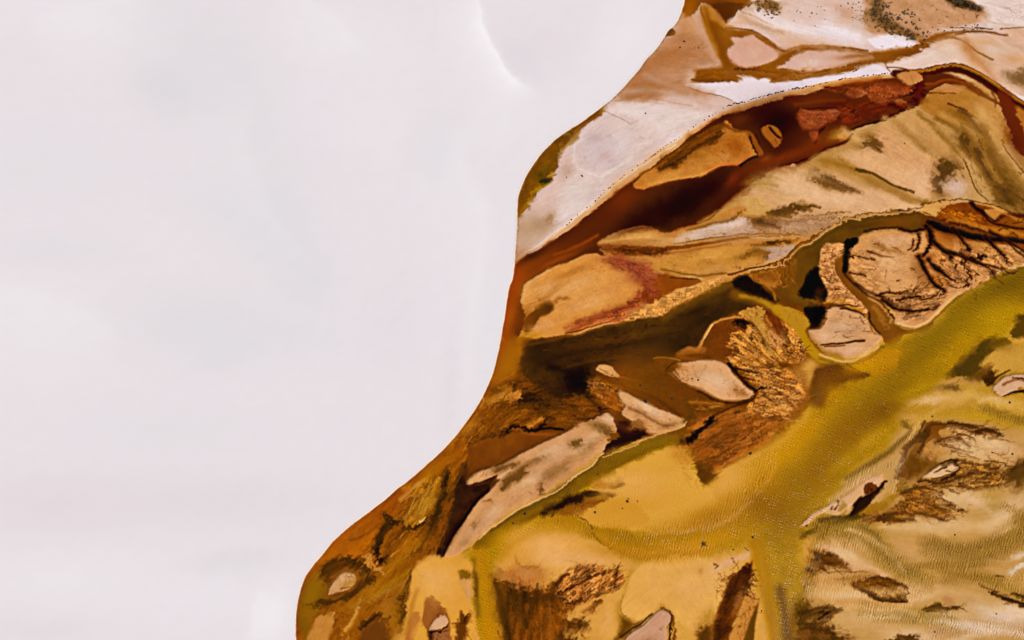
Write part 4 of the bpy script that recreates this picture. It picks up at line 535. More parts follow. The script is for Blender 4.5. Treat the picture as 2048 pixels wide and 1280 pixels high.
A("1122,1248 1140,1242 1165,1240 1176,1240 1175,1255 1150,1265 1130,1262", '5c3812', f=5, sp=.35); B(1168, 1245, 9, 7, 0, '32200c', .8, sp=.3); A("1105,1290 1115,1270 1140,1275 1170,1285 1180,1320 1100,1330", '5a3812', f=6, sp=.4); R("1115,1240 1180,1240 1170,1280 1120,1280", 20, 70, 9, 2, '402409', .5)
L("1262,1145 1250,1185 1240,1220 1242,1250", 'b98c38', 10, 20, f=8, o=.85); L("1215,1190 1225,1240 1215,1290", 'd0a050', 14, 20, f=8, o=.7)
A("1262,1150 1300,1120 1390,1110 1440,1140 1445,1190 1430,1230 1390,1260 1355,1240 1335,1212 1320,1210 1290,1240 1260,1235 1243,1220 1250,1190", 'dcac64', f=10, w=6, z=-.1); B(1380, 1180, 44, 34, 0, 'd4a666', .8); B(1440, 1140, 30, 16, -20, 'd4a878', .7)
A("1245,1236 1262,1242 1278,1246 1262,1262 1240,1285 1225,1290 1235,1262", '6a4a14', f=5, sp=.15); L("1245,1238 1268,1247 1285,1240", '7c5a24', 2, 2)
# pear island
A("1250,1290 1254,1272 1287,1248 1300,1236 1308,1228 1320,1220 1334,1222 1342,1232 1338,1246 1333,1256 1334,1282 1334,1400 1230,1420 1228,1320", 'c39a7e', f=1.8, w=2.5, z=.4, t=.6, n='pear_island', rim=('4a2a0e', 4, .85), lip=('d4ac8c', 2.5, .5)); B(1300, 1262, 26, 18, -30, 'c8a088', .7); B(1295, 1290, 20, 14, 0, '8c6438', .7, sp=.3); R("1290,1245 1330,1235 1325,1270 1300,1265", 0, 16, 7, 1.3, '6a4830', .6)
L("1240,1275 1258,1262 1286,1243 1304,1228", '2e1a08', 3, 3, f=1.6, o=.8); L("1322,1216 1334,1220 1344,1232 1341,1250 1340,1290", '3a200a', 2, 5, f=1.6); L("1345,1235 1350,1270 1348,1290", '7a4e1c', 5, 7, f=3, sp=.4); L("1320,1208 1330,1214 1338,1222", 'c8984c', 3, 2)
# dark spiny hollow
A("1507,1120 1490,1130 1472,1145 1455,1162 1447,1192 1444,1205 1435,1227 1430,1242 1426,1272 1424,1400 1440,1400 1462,1258 1476,1230 1490,1197 1494,1172 1502,1148", '74400f', f=5, w=5, z=-.15, c2='86501a', t=1); A("1500,1130 1478,1146 1462,1162 1452,1192 1468,1196 1488,1180 1495,1160", '321605', f=5, w=4); A("1430,1245 1445,1240 1462,1250 1448,1275 1428,1290", '47240a', f=5, sp=.15)
R("1465,1150 1450,1165 1446,1190 1430,1180 1440,1150", 200, 50, 17, 2, '5a2c0a', .7, spread=25, br=.1); R("1488,1150 1496,1150 1492,1190 1486,1190", -5, 70, 18, 2.2, '3c1e08', .75, spread=16, br=.1); R("1440,1200 1480,1200 1465,1245 1435,1240", 20, 90, 12, 1.8, '44220a', .5)
A("1495,1190 1510,1185 1517,1200 1512,1225 1500,1250 1490,1290 1480,1400 1450,1400 1462,1270 1480,1235", 'c18a48', f=4, w=4, z=0); R("1490,1190 1515,1200 1495,1290 1455,1280", 20, 100, 11, 1.7, '7e4c1c', .55); L("1425,1140 1470,1120 1506,1106", 'd8ac8c', 12, 9, f=6, o=.85); L("1505,1110 1513,1150 1520,1190", 'cc9850', 7, 5, f=4, o=.8)
L("1519,1200 1508,1235 1495,1290", '6c4c14', 3, 22, f=3, w=2); A("1392,1255 1412,1248 1428,1255 1424,1290 1420,1330 1392,1330 1393,1280", '5e3c10', f=6, sp=.25); B(1415, 1235, 20, 12, -40, 'ae8434', .7)
L("1520,1190 1525,1230 1535,1290 1540,1500", 'd0a058', 10, 26, f=8, w=3, o=.9); L("1512,1090 1525,1150 1540,1220 1552,1290", 'a87c10', 26, 20, f=10, o=.8, r=(.05, .1)); L("1560,1180 1570,1230 1575,1290 1580,1500", '6a4f0c', 14, 26, f=12, o=.85); B(1530, 1130, 16, 40, -10, 'aa800f', .7)
L("1428,1128 1436,1132", '4a2c10', 3, 2); B(1400, 1143, 9, 8, -40, '8a6428', .7, sp=.6); L("1430,1136 1438,1131", '5a3814', 2.5, 1.5)
# ---- south-west dunes
A("886,1116 866,1112 846,1121 828,1142 822,1158 820,1180 815,1215 805,1290 800,1400 965,1400 958,1290 944,1210 936,1175 945,1140 934,1118 912,1112", 'd6a04c', f=6, w=5, z=0, t=.4); B(880, 1170, 34, 30, 0, 'dca860', .8); L("822,1142 818,1165 812,1200", '5c3c10', 3, 2, f=3, sp=.3, o=.8); R("812,1150 826,1150 820,1200 806,1200", 60, 22, 7, 2, '4c300e', .6)
A("918,1160 938,1158 948,1175 945,1200 935,1195", 'c99a62', f=4, sp=.3); A("915,1148 930,1140 945,1150 935,1160 922,1160", '84641c', f=4, sp=.3)
A("808,1280 818,1240 832,1220 842,1235 830,1262 822,1290", 'b07840', f=5, o=.8)
A("852,1201 858,1195 866,1192 874,1200 878,1212 890,1222 898,1238 898,1256 905,1290 905,1350 855,1350 856,1270 846,1248 846,1232", 'a06c38', f=2.5, w=3, rim=('5c3812', 3, .6), c2='946030'); R("850,1200 880,1200 895,1240 850,1260", 110, 40, 12, 1.6, '5c3614', .55)
A("859,1257 866,1244 876,1234 888,1229 896,1242 890,1252 875,1258 862,1260", 'd0a684', f=1.8, w=2, z=.3, t=.5, n='pale_knob', rim=('4a2a10', 3, .7)); A("860,1266 885,1258 896,1256 900,1290 900,1340 862,1340", '9c6c44', f=3); L("858,1266 880,1262 895,1252", '1e1006', 5, 2, f=1.8); B(862, 1275, 6, 12, 0, '2e180a', .8); R("860,1262 895,1260 895,1285 865,1285", -20, 30, 12, 1.8, '40220c', .6)
A("920,1222 930,1228 938,1222 943,1240 938,1262 928,1290 925,1350 908,1350 912,1270 911,1248 920,1250", '6c4216', f=2.5, w=4, sp=.15); R("912,1225 942,1225 935,1285 910,1285", 110, 40, 12, 2, '43260c', .6); R("928,1222 936,1222 934,1240 926,1240", 120, 12, 12, 2, '4a2a0c', .8, br=.1)
# ---- pale rippled flats of the south-east
PAL = dict(w=7)
A("1785,830 1830,800 1880,785 1925,790 1960,770 1980,740 1995,700 2030,688 2500,680 2500,860 2060,860 1990,850 1900,838 1840,850 1800,850", 'b69038', f=14, z=-.2, r=(.2, .2), **PAL); A("1960,735 1975,715 1990,700 2012,694 2060,690 2400,690 2400,760 2060,742 2010,752 1985,745", 'c29a4c', f=5, w=5, z=-.1); B(2005, 720, 26, 18, 0, 'c89e50', .7)
B(1885, 800, 46, 12, 0, 'c89a58', .9); B(1820, 835, 26, 9, 10, 'caa060', .8); A("1918,762 1930,765 1955,772 1960,790 2060,800 2060,830 1970,825 1930,800 1925,785", 'c29a44', f=7, o=.8); L("1915,762 1922,785", '846a24', 2.5, 1.5); L("1880,800 1900,785 1925,782", 'c49c50', 3, f=3, o=.5)
B(2010, 825, 50, 7, 20, '927430', .7); L("1970,818 2010,830 2060,848", '9a8030', 14, 10, f=7, o=.7, r=(.6, .2)); B(2030, 805, 50, 12, 10, 'caa04e', .7); B(1960, 832, 40, 8, 8, 'bb9a2c', .7)
A("1972,738 1985,735 1990,748 1984,768 1970,768 1962,755", '42280a', f=4, w=4, sp=.15); L("1980,762 2000,752 2016,742", '4a2e10', 5, 2, f=2); B(1955, 752, 16, 12, 0, '5e4212', .8)
A("1985,775 1998,762 2020,752 2060,748 2300,740 2300,800 2060,775 2040,782 2010,792 1995,788", 'cda888', f=2, w=4, z=.3, t=.6, n='east_islet', rim=('4c2e12', 3, .8)); L("2005,770 2030,760 2060,762", '8a6038', 5, 3, f=2.5, sp=.3); L("2008,792 2035,783 2060,784", '3c220c', 3, 7, f=1.5); L("2025,756 2060,758", '4a2c10', 2.5, 4)
A("1895,845 1935,848 1980,850 2010,870 2060,905 2060,930 2025,935 2000,925 1960,915 1910,900 1890,880 1875,865", 'c49a66', f=8, z=.05, t=.7, n='tan_flat', **PAL); B(1950, 885, 50, 22, 12, 'ccaa80', .9); B(2010, 900, 34, 14, 20, 'd0ac84', .7)
A("1856,846 1868,840 1886,845 1890,860 1880,880 1866,886 1853,882 1852,860", '7c521c', f=3.5, w=5, z=-.1); A("1905,848 1930,846 1950,852 1948,856 1920,855", '6c4618', f=3, sp=.2); A("1943,868 1962,857 1985,856 1982,868 1960,872", '643e14', f=3.5, sp=.2); A("1880,880 1890,868 1905,868 1898,880 1910,884 1912,892 1895,890", '704a1c', f=3, sp=.2)
R("1880,850 1990,852 2000,870 1900,885", 10, 120, 12, 2.2, '5c3c16', .5, spread=16); R("1880,885 2000,900 2030,935 1920,930", 20, 110, 14, 1.8, '6a481c', .5, spread=14); L("1925,902 1945,915 1960,922", '6c4c20', 3, 1.5); L("1970,922 2000,927 2025,932", '4c3212', 3, 2, f=1.5, sp=.2)
A("1843,875 1850,868 1855,880 1848,905 1838,912 1870,918 1880,930 1858,942 1840,958 1815,962 1793,962 1806,925 1815,900 1830,885", '6c4a16', f=9, w=8, z=-.1, c2='8a6430', sp=.15); B(1845, 880, 8, 16, 15, '4a3210', .7)
A("1842,905 1850,888 1870,880 1900,890 1915,900 1890,908 1862,918 1848,912", 'b0824a', f=4, t=.9); R("1845,885 1915,890 1910,910 1855,915", 15, 50, 11, 2, '5e3c14', .5)
A("1880,935 1930,925 1990,930 2010,945 2000,970 1950,985 1890,975 1860,970", '966c32', f=7, w=6, t=1, c2='a87e44', er=(-8, 20, 5.5, .85)); R("1870,930 2010,930 2010,975 1880,980", -8, 330, 14, 2, '4e3212', .5, spread=25); R("1880,935 2010,940 2000,975 1890,980", -10, 170, 12, 1.7, 'd0a464', .5, spread=25)
A("1845,955 1860,942 1878,930 1898,925 1913,929 1914,938 1895,948 1878,954 1860,954", 'd2ae88', f=1.6, w=2.5, z=.3, t=.6, n='white_islet', rim=('33200c', 4, .85)); L("1868,945 1880,938 1890,934", '5c4420', 3, 5, f=1.5, sp=.2); L("1880,926 1905,920 1918,936 1908,948 1885,960", '2e1a0a', 2.5, 5, f=1.8); L("1840,962 1880,966 1905,962", '46290e', 6, 3, f=3)
A("2012,958 2022,938 2040,925 2060,918 2200,900 2200,980 2060,962 2042,972 2025,974", '5c431a', f=7, w=5, sp=.15); L("2022,938 2012,958", '6c4a1c', 3, 2)
# pink sand spit, its dark shadow painted in
A("1645,1018 1690,992 1720,970 1748,952 1766,953 1758,975 1740,985 1712,1002 1685,1028 1655,1022 1620,1045 1600,1052 1620,1030", 'd0a47c', f=3.5, w=5, z=.1, t=.5, n='pink_spit'); B(1750, 962, 14, 8, -20, 'd8b08c', .7)
A("1728,978 1738,965 1750,968 1758,980 1748,990 1735,990", '704018', f=2.5, w=3, z=.15); R("1726,968 1755,972 1750,990 1730,988", 70, 26, 12, 2.4, '33180a', .7, spread=12, br=.1); A("1698,1032 1710,1010 1723,994 1748,988 1760,970 1770,962 1766,974 1752,992 1736,1014 1712,1032", '342008', f=3.5, w=3); A("1678,1012 1682,1000 1692,1005 1696,1020 1686,1028 1678,1024", 'a8854a', f=2.5); L("1676,1002 1677,1010", '3c1c0c', 4, 2); L("1663,1018 1666,1012", '3c1c0c', 5, 3); L("1670,1018 1675,1010", '3c1c0c', 4, 3)
A("1712,1030 1740,1010 1760,1005 1780,990 1800,975 1790,1000 1770,1020 1740,1028", '9a7420', f=8, o=.9, r=(.2, .2)); A("1640,1045 1690,1030 1730,1034 1700,1042 1650,1060 1600,1080", '5c4a10', f=8, o=.85, r=(.3, .5)); L("1690,1034 1740,1030", '443010', 5, 4, f=3)
A("1730,1032 1780,1020 1800,998 1815,978 1850,970 1872,980 1892,992 1880,1004 1900,1030 1880,1045 1840,1030 1800,1040 1770,1050 1740,1046", '8a5c22', f=6, w=7, z=0, t=1, c2='9c6e32', sp=.15, er=(20, 18, 6, .6)); R("1740,1035 1800,1000 1870,985 1900,1030 1850,1035 1780,1050", 15, 330, 12, 2.2, '55340e', .5, spread=25); R("1850,970 1890,985 1880,1000 1840,985", 40, 60, 14, 2.2, '4c2e0e', .55); R("1860,1020 1905,1025 1900,1045 1870,1040", 20, 40, 9, 2, '4c2e0e', .6); L("1905,1010 1915,1015", '5a3a18', 4, 4, sp=.3)
R("1795,965 1820,955 1810,985 1790,990", -30, 50, 7, 1.8, '5a400e', .6); B(1800, 975, 14, 12, -30, '806020', .6, sp=.3)
# rippled flats
B(1960, 1010, 60, 34, 20, 'c8a06c', .8); B(1920, 1000, 34, 14, 10, 'd0ae84', .8); B(1880, 1070, 110, 20, 0, 'c49c60', .8); B(1810, 1110, 40, 20, 0, 'c8a070', .9); B(2020, 1010, 30, 20, -30, 'd2b08c', .8); B(1985, 1010, 26, 30, 10, 'a0843c', .6, sp=.2); L("1980,1060 2010,1030 2060,1000", 'cfae84', 30, 20, f=14, o=.7)
L("1860,1090 1900,1105 1950,1110 2000,1090 2060,1050", '98783a', 36, 60, f=18, o=.85, r=(.2, 1), wet=.9); L("1900,1112 1950,1118 1985,1110", '7c6228', 12, 8, f=8, o=.6); B(1900, 1130, 60, 26, 0, 'ac8a4c', .7, r=(.2, .7)); B(2020, 1080, 40, 20, -30, '977a3c', .7)
L("1650,1055 1700,1065 1740,1070 1770,1110 1800,1135 1850,1165", '9a7c34', 44, 30, f=16, o=.85, r=(.3, 1), wet=.9); L("1720,1050 1755,1075 1775,1105 1815,1140", '7c6426', 9, 7, f=6, o=.7); B(1690, 1085, 40, 14, 20, 'c4a070', .6, r=(.1, 1))
A("1655,1085 1690,1095 1730,1130 1780,1155 1760,1155 1700,1140 1660,1120 1650,1100", 'd0a67a', f=9, w=5, z=0); A("1620,1112 1650,1090 1665,1110 1682,1120 1695,1133 1660,1134 1640,1150 1615,1150", '74481a', f=6, w=5, sp=.25, t=1); B(1650, 1125, 20, 7, 10, '44290c', .8, sp=.2); L("1655,1146 1690,1143 1740,1144", '6a4420', 2.5, 1.5, f=1.5); B(1645, 1100, 14, 16, 0, 'ac7c48', .6, sp=.3)
A("1600,1160 1640,1148 1720,1145 1790,1165 1850,1170 1860,1180 1820,1210 1790,1220 1700,1220 1640,1195", 'c79c66', f=10, w=5, z=0, r=(.1, .5)); B(1690, 1185, 50, 12, 0, 'd0a876', .8)
A("1703,1170 1735,1155 1753,1152 1788,1160 1808,1172 1815,1200 1793,1203 1748,1196 1723,1181", '7c5218', f=4, w=6, z=.05, t=1, c2='64400f', n='brown_islet', er=(30, 14, 6, .5)); R("1705,1168 1790,1158 1812,1200 1750,1195", 20, 120, 10, 2.2, '4a2e0c', .5); L("1703,1172 1735,1187 1765,1200 1812,1203", '3e240c', 3, 4, f=2, w=5); B(1715, 1163, 20, 8, -20, 'a87a3c', .7, sp=.2); A("1672,1158 1720,1148 1760,1150 1720,1160", 'a07840', f=5, sp=.3)
B(1830, 1180, 26, 16, -10, 'd0ac80', .8); L("1810,1210 1860,1185 1880,1175", 'cfa878', 8, 6, f=6, o=.7); L("1890,1160 1930,1155 1980,1165 2060,1200", '9c7c40', 20, 18, f=12, o=.7, r=(.3, .8)); B(1960, 1200, 60, 14, 15, 'b89464', .7)
A("1843,1219 1860,1211 1880,1204 1886,1212 1900,1214 1897,1224 1860,1224", '5e441a', f=2.5, w=4, z=.05, t=.8, n='dark_islet'); L("1905,1214 1920,1214 1933,1222", '3c260e', 5, 2, f=1.8, sp=.2); A("1885,1200 1895,1185 1910,1205 1900,1215", 'b48a5c', f=4)
L("1984,1186 2010,1198 2045,1208", '4e3414', 4, 10, f=3, w=5, sp=.15); L("2025,1188 2060,1196", '4a3012', 4, 6, f=2); L("1992,1152 2003,1152", '4a3216', 4, 2)
A("1650,1212 1672,1214 1684,1216 1668,1226 1662,1238 1640,1244 1620,1236 1600,1240 1625,1225", '61411a', f=4, w=4, sp=.15); A("1590,1290 1605,1250 1640,1244 1668,1250 1690,1275 1700,1290 1650,1400", '7c5628', f=7, w=6, sp=.3, c2='4c330f'); R("1595,1240 1660,1225 1660,1280 1600,1285", -20, 90, 9, 2.4, '3a260c', .6)
A("1590,1205 1610,1195 1625,1215 1640,1225 1620,1245 1595,1262 1585,1240", '5a400e', f=9, w=6, sp=.2, r=(.2, .6), wet=.1)
B(1730, 1240, 60, 20, 0, 'd0aa7a', .8); L("1730,1220 1790,1230 1850,1235 1900,1235", '9c7f40', 26, 24, f=12, o=.8, r=(.3, 1), wet=.9); B(1830, 1228, 26, 8, 0, '86701e', .6)
L("1870,1265 1950,1255 2060,1265 2300,1300", 'b08f66', 30, 30, f=16, o=.7, r=(.3, .9)); B(2010, 1232, 70, 18, 8, 'dcc4b4', .9); B(1900, 1228, 26, 6, 8, 'dabca4', .8); B(1830, 1275, 60, 20, 8, 'd8b898', .8); A("1780,1290 1795,1275 1815,1272 1840,1282 1850,1310 1790,1320", '64441c', f=4, sp=.35)
B(2040, 1135, 26, 5, -20, 'd8c4b0', .8); L("2020,1150 2040,1135 2060,1128", 'd8c4b4', 6, 8, f=3, sp=.3); B(2030, 1160, 30, 12, -20, 'b08c4c', .6, r=(.6, .9))
# salt line and mud line along the pond
L("1367,0 1362,17 1356,35 1347,50 1335,60 1327,73 1310,97 1291,117 1275,140 1257,161 1240,179 1225,194 1205,210 1185,225 1160,244", 'b08a6a', 3, f=2.5, w=1, o=.7)
L("1160,244 1112,276 1072,317 1054,345 1044,365 1036,388 1033,410 1032,452 1030,485 1028,515", '8c6430', 3, f=2, w=1, o=.7); L("1028,515 1022,560 1011,602 1002,660 990,720 975,767 950,815 935,837", '6c3810', 3, f=2, w=1, o=.7); L("935,837 880,902 812,962 740,1019 687,1060 645,1105 607,1155 597,1185 591,1215 589,1247 590,1290", '8a5026', 5, f=4, w=1, o=.6)
# ---- later drifts: thin films of silt over everything above
# north-west salt: brown silt blown from the runnels
A("1352,70 1370,60 1410,80 1430,110 1442,128 1400,136 1382,150 1376,168 1420,185 1400,190 1350,178 1310,200 1270,198 1240,185 1262,158 1300,112", 'b2825c', f=16, w=9, o=.85, st=(-20, 60, 12, .1)); B(1285, 175, 36, 14, -30, '9c7450', .7); B(1330, 120, 44, 22, -30, 'ae7c50', .6); B(1310, 150, 40, 26, -30, 'b0805a', .7); B(1370, 40, 20, 24, 0, 'c08c58', .6); B(1345, 150, 40, 16, 0, 'c4a08a', .5); B(1380, 155, 8, 22, 10, 'c8a890', .6)
L("1250,185 1290,180 1340,186 1400,205", 'c8aca0', 9, 5, f=7, o=.6); L("1290,150 1330,170 1370,190 1420,215", 'c4a598', 10, 6, f=8, o=.5)
A("1234,203 1290,205 1340,214 1390,226 1330,262 1290,250 1255,232", 'e0d0cc', f=10, w=6, o=.8); B(1390, 235, 30, 12, -25, 'e2d2cc', .7); B(1345, 275, 24, 10, -30, 'e4d6d4', .7); B(1140, 420, 34, 12, -36, 'ddd0cc', .7); B(1180, 395, 20, 14, -30, 'd0c2be', .6); B(1260, 320, 26, 9, -32, 'd6c6be', .6)
R("1180,240 1400,220 1300,300 1150,420 1080,450 1120,320", -30, 60, 10, 1, 'ac958c', .35, spread=40)
# northern sands
B(1600, 60, 70, 14, 14, 'e8dcde', .8); B(1540, 34, 30, 16, 20, 'e2d0ca', .7); B(1500, 45, 24, 8, 24, 'd8bcae', .6); B(1580, 72, 60, 7, 6, 'd8b8a4', .7); B(1690, 68, 30, 12, 10, 'e8dee0', .8); B(1640, 18, 30, 16, 10, 'd8c0b4', .6); B(1715, 48, 14, 14, 0, 'd8c2b8', .6)
L("1460,48 1490,46 1530,54 1580,66", 'cda68a', 3, 6, f=5, o=.6); L("1480,22 1500,30 1525,42 1545,50", 'a07c58', 3, 2, f=2, o=.7, sp=.4)
A("1486,14 1510,4 1545,0 1560,14 1548,26 1530,22 1512,16 1500,16", '8c6a3e', f=4, sp=.5, o=.9); R("1490,4 1556,0 1565,30 1530,36", 50, 60, 4, 2.2, '573c1a', .7); R("1700,0 1760,10 1760,62 1700,40", 40, 40, 4, 2, '6c5030', .6); R("1730,10 1780,40 1840,80 1760,66", 38, 90, 6, 2.6, '4a3818', .7)
B(1752, 20, 12, 26, 15, '6a5430', .7); B(1770, 46, 16, 10, 30, '5c4824', .7); A("1880,-10 1915,-8 1940,4 1962,18 1950,24 1920,14 1895,6", '3e2c10', f=3, sp=.35)
R("1560,0 1730,0 1730,60 1560,60", 20, 40, 3, 1.3, '8c6c50', .5); R("1975,10 2060,0 2060,50 1980,48", 14, 30, 14, 1, '9a7c66', .6); L("1970,40 2000,48 2040,54 2060,55", 'c8aa98', 3, 2, f=2, o=.6)
A("1396,142 1440,141 1490,141 1540,140 1580,146 1600,150 1540,158 1490,150 1440,158 1400,162", '8a5a22', f=4, w=5, o=.7, st=(0, 40, 5, .25)); L("1386,160 1430,163 1472,160", '6e4212', 2, 3, f=2, sp=.3); L("1470,140 1500,138 1520,142", '5c3610', 4, 1.5, f=1.5); R("1530,140 1680,135 1680,146 1540,162", -4, 60, 20, 1.6, 'b88a56', .5, spread=8)
L("1412,18 1424,60 1440,100 1450,130", '7c4e12', 8, 10, f=6, o=.5); L("1404,40 1418,80 1436,118", 'bb8838', 3, 3, f=3, o=.7)
B(1715, 112, 40, 6, -6, '8c5c28', .7); B(1790, 112, 30, 5, -18, '704618', .6); L("1840,92 1870,78 1900,72 1930,70", 'a87848', 3, 2, f=2, o=.7)
L("1880,90 1910,86 1935,100 1950,125 1990,160", 'd2a078', 18, 12, f=10, o=.6); B(1870, 110, 30, 10, -30, 'e0cabc', .7); L("1800,128 1840,116 1870,104", 'e2cec4', 4, 6, f=4, o=.7); B(1975, 85, 30, 8, 15, 'cfa27c', .6); B(1930, 90, 10, 16, -40, 'b9875a', .6)
A("2005,148 2030,146 2060,158 2060,172 2035,168 2015,160", '7c6440', f=5, sp=.5, o=.9); A("2030,138 2060,132 2060,152 2040,148", '8c744c', f=4, sp=.5, o=.8)
# red channel: rust films
B(1440, 395, 40, 14, -30, '4c2208', .7); L("1470,352 1500,335 1540,322", '6a2c0e', 10, 6, f=6, o=.6); B(1600, 305, 50, 12, -22, '7a3818', .7); B(1560, 318, 30, 9, -25, '8a4420', .5); L("1590,208 1620,204 1660,200 1690,200", '7a3c1c', 6, 5, f=4, o=.6)
L("1596,250 1610,260 1640,258 1658,240 1690,232 1710,236", '5c2410', 3, 3, f=2.5, o=.7); L("1600,218 1640,224 1680,222", 'aa6444', 3, 2, f=2.5, o=.6); L("1655,222 1690,224 1706,232", 'b06a4a', 4, 3, f=3, o=.6); B(1625, 242, 14, 7, -20, 'a2603a', .6); B(1632, 272, 7, 9, 10, 'a85a36', .7); B(1685, 272, 8, 6, 0, 'b46a3c', .8)
L("1700,178 1720,180 1735,186", 'bc7c50', 4, 2, f=3, o=.7); B(1765, 185, 14, 12, 10, '96522e', .6); B(1790, 178, 20, 9, 10, 'a05a36', .6); R("1740,170 1830,168 1830,190 1760,205", 75, 60, 12, 1.8, '4a1a0c', .5); R("1680,210 1830,195 1830,215 1700,250", -22, 40, 16, 2.2, '3a1208', .5, spread=10); R("1560,320 1700,265 1700,285 1580,328", -25, 30, 18, 1.8, '4c1c0a', .45, spread=10)
L("1445,246 1470,262 1490,262 1500,280", '4a2408', 5, 4, f=4, o=.6); B(1380, 310, 34, 10, -32, '8a5a20', .6, sp=.3); B(1430, 300, 16, 12, 0, 'a86c2c', .6); L("1300,368 1350,357 1400,350 1440,333", 'd29a54', 5, 4, f=4, o=.5); R("1400,270 1500,280 1480,320 1420,320", 60, 40, 12, 1.8, '7a4816', .5); L("1320,340 1360,318 1400,290 1440,268", '3a2008', 6, 8, f=5, sp=.5, o=.8)
# olive plain: drifts fanning to the south-east
for s, c, a, b in (("1690,262 1730,290 1790,340 1850,384", 'd8ae84', 12, 26), ("1770,236 1810,276 1860,320", 'd4aa7c', 12, 16), ("1820,215 1850,250 1890,290 1920,312", 'cca26c', 14, 12), ("1600,345 1650,352 1710,372 1780,402 1830,412", 'd8b08a', 8, 22), ("1560,372 1620,385 1690,404", 'dab492', 14, 24), ("1885,225 1920,250 1955,272", 'c39a60', 10, 10), ("1960,215 1985,260 1990,290", 'cba268', 20, 12)):
    L(s, c, a, b, f=9, o=.7, w=6)
for s, c, a, b in (("1645,322 1690,332 1712,344", '94702e', 10, 8), ("1716,352 1760,372 1800,394 1850,404", '98743a', 5, 9), ("1786,240 1820,272 1852,300", '94703a', 4, 9), ("1835,225 1868,256 1900,290 1916,310", '8a6a30', 4, 8), ("1880,215 1915,230 1950,250 1970,290", '8a6624', 4, 10), ("1925,255 1945,300 1970,350 1995,390", '7c5c26', 8, 14), ("1975,300 2000,350 2030,400", '6e5020', 10, 16), ("1700,330 1680,318 1668,300", 'b08c4c', 8, 5)):
    L(s, c, a, b, f=8, o=.65, w=6, sp=.25)
B(1560, 425, 26, 8, 10, '7a5c28', .6, sp=.5); L("1540,425 1580,414 1640,414", '584016', 3, 4, f=3, sp=.5); L("1530,440 1580,442 1640,436", '7a5830', 4, 3, f=4, sp=.4, o=.7); R("1500,430 1680,425 1660,460 1520,468", 6, 90, 14, 1.5, '543a1a', .5); L("1620,448 1660,440 1700,432", 'd8b48e', 5, 3, f=3, o=.7); B(1590, 455, 36, 7, -6, 'c8a890', .7)
L("1400,446 1440,424 1480,402 1500,392", 'c09850', 9, 7, f=5, o=.6); L("1512,398 1535,418 1510,432 1486,428", 'd6b078', 5, 3, f=4, o=.5); A("1495,362 1535,350 1550,366 1530,378 1505,376", '9c7c40', f=7, sp=.4, o=.7)
R("1640,300 1760,260 1860,330 1860,390 1640,370", 33, 70, 16, 1, 'a07c4a', .4, spread=8); R("1900,300 2050,330 2050,430 1980,400", 58, 80, 12, 1.7, '463212', .5, spread=14)
# centre-north sands
B(1280, 470, 44, 9, -6, 'd29e5c', .8); L("1200,486 1240,478 1290,474 1350,480", 'd6a468', 5, 5, f=4, o=.6); B(1330, 484, 40, 6, 0, 'caa070', .6); L("1240,505 1300,510 1380,500 1460,488", '96602a', 3, 4, f=3, o=.7, sp=.3); R("1210,490 1330,495 1330,512 1220,512", 4, 60, 10, 2, '44200a', .6); B(1430, 540, 40, 7, -10, 'c89a60', .7); R("1300,535 1480,500 1500,520 1400,556", 5, 60, 9, 1.3, '7a5420', .5)
B(1270, 545, 30, 20, 20, '8a4632', .5, sp=.3); B(1300, 580, 14, 24, 20, '803c28', .5, sp=.3); B(1200, 560, 60, 16, -14, 'd6a060', .5); L("1150,668 1200,652 1250,638 1300,630", 'd8a468', 4, 4, f=2.5, o=.7); L("1045,600 1052,575 1070,556 1100,542", 'dcac78', 4, 3, f=3, o=.7); R("1060,560 1250,540 1240,610 1080,640", -22, 50, 12, 1.1, '96622e', .4)
# dark channels: crossing plumes of silt
L("1240,650 1330,640 1400,612 1470,592", '6a4c14', 10, 12, f=10, o=.55); L("1080,728 1150,705 1250,690 1340,668", '2a1806', 14, 10, f=10, o=.55); L("1100,745 1180,722 1260,712", '6c4412', 5, 5, f=5, o=.45); R("1070,690 1360,640 1360,700 1100,750", -12, 120, 26, 1.6, '1c1006', .4, spread=8); R("1240,640 1460,585 1420,630 1260,690", -20, 80, 22, 1.4, '7a5818', .4, spread=8)
L("1450,600 1430,625 1390,650 1350,690", '33200a', 10, 14, f=9, o=.5); B(1480, 610, 30, 8, -20, '44300c', .6)
# braided fans: pale levees
R("1462,640 1530,640 1540,720 1450,720", (1610, 790, 180), 90, 22, 1.8, 'd6a868', .5, spread=12); R("1462,640 1530,640 1540,720 1450,720", (1610, 790, 180), 90, 20, 2, '40220a', .55, spread=14); R("1540,650 1600,680 1600,720 1545,716", 60, 70, 18, 2, '40220a', .5, spread=14)
R("1470,735 1600,745 1612,790 1560,830 1500,815 1515,780", (1425, 722), 170, 26, 1.7, 'dcae72', .5, spread=14); R("1470,735 1600,745 1612,790 1560,830 1500,815 1515,780", (1425, 722), 150, 22, 2, '3e220a', .5, spread=18)
L("1590,730 1610,760 1615,790 1590,830", '96662c', 14, 16, f=9, o=.6); R("1420,840 1600,815 1560,870 1480,910 1420,900", (1740, 745, 180), 150, 24, 1.5, 'c8925a', .45, spread=14); B(1450, 870, 40, 24, -20, '74451a', .5); L("1500,835 1512,865 1506,892", '5c340e', 2, 2, f=2, o=.6)
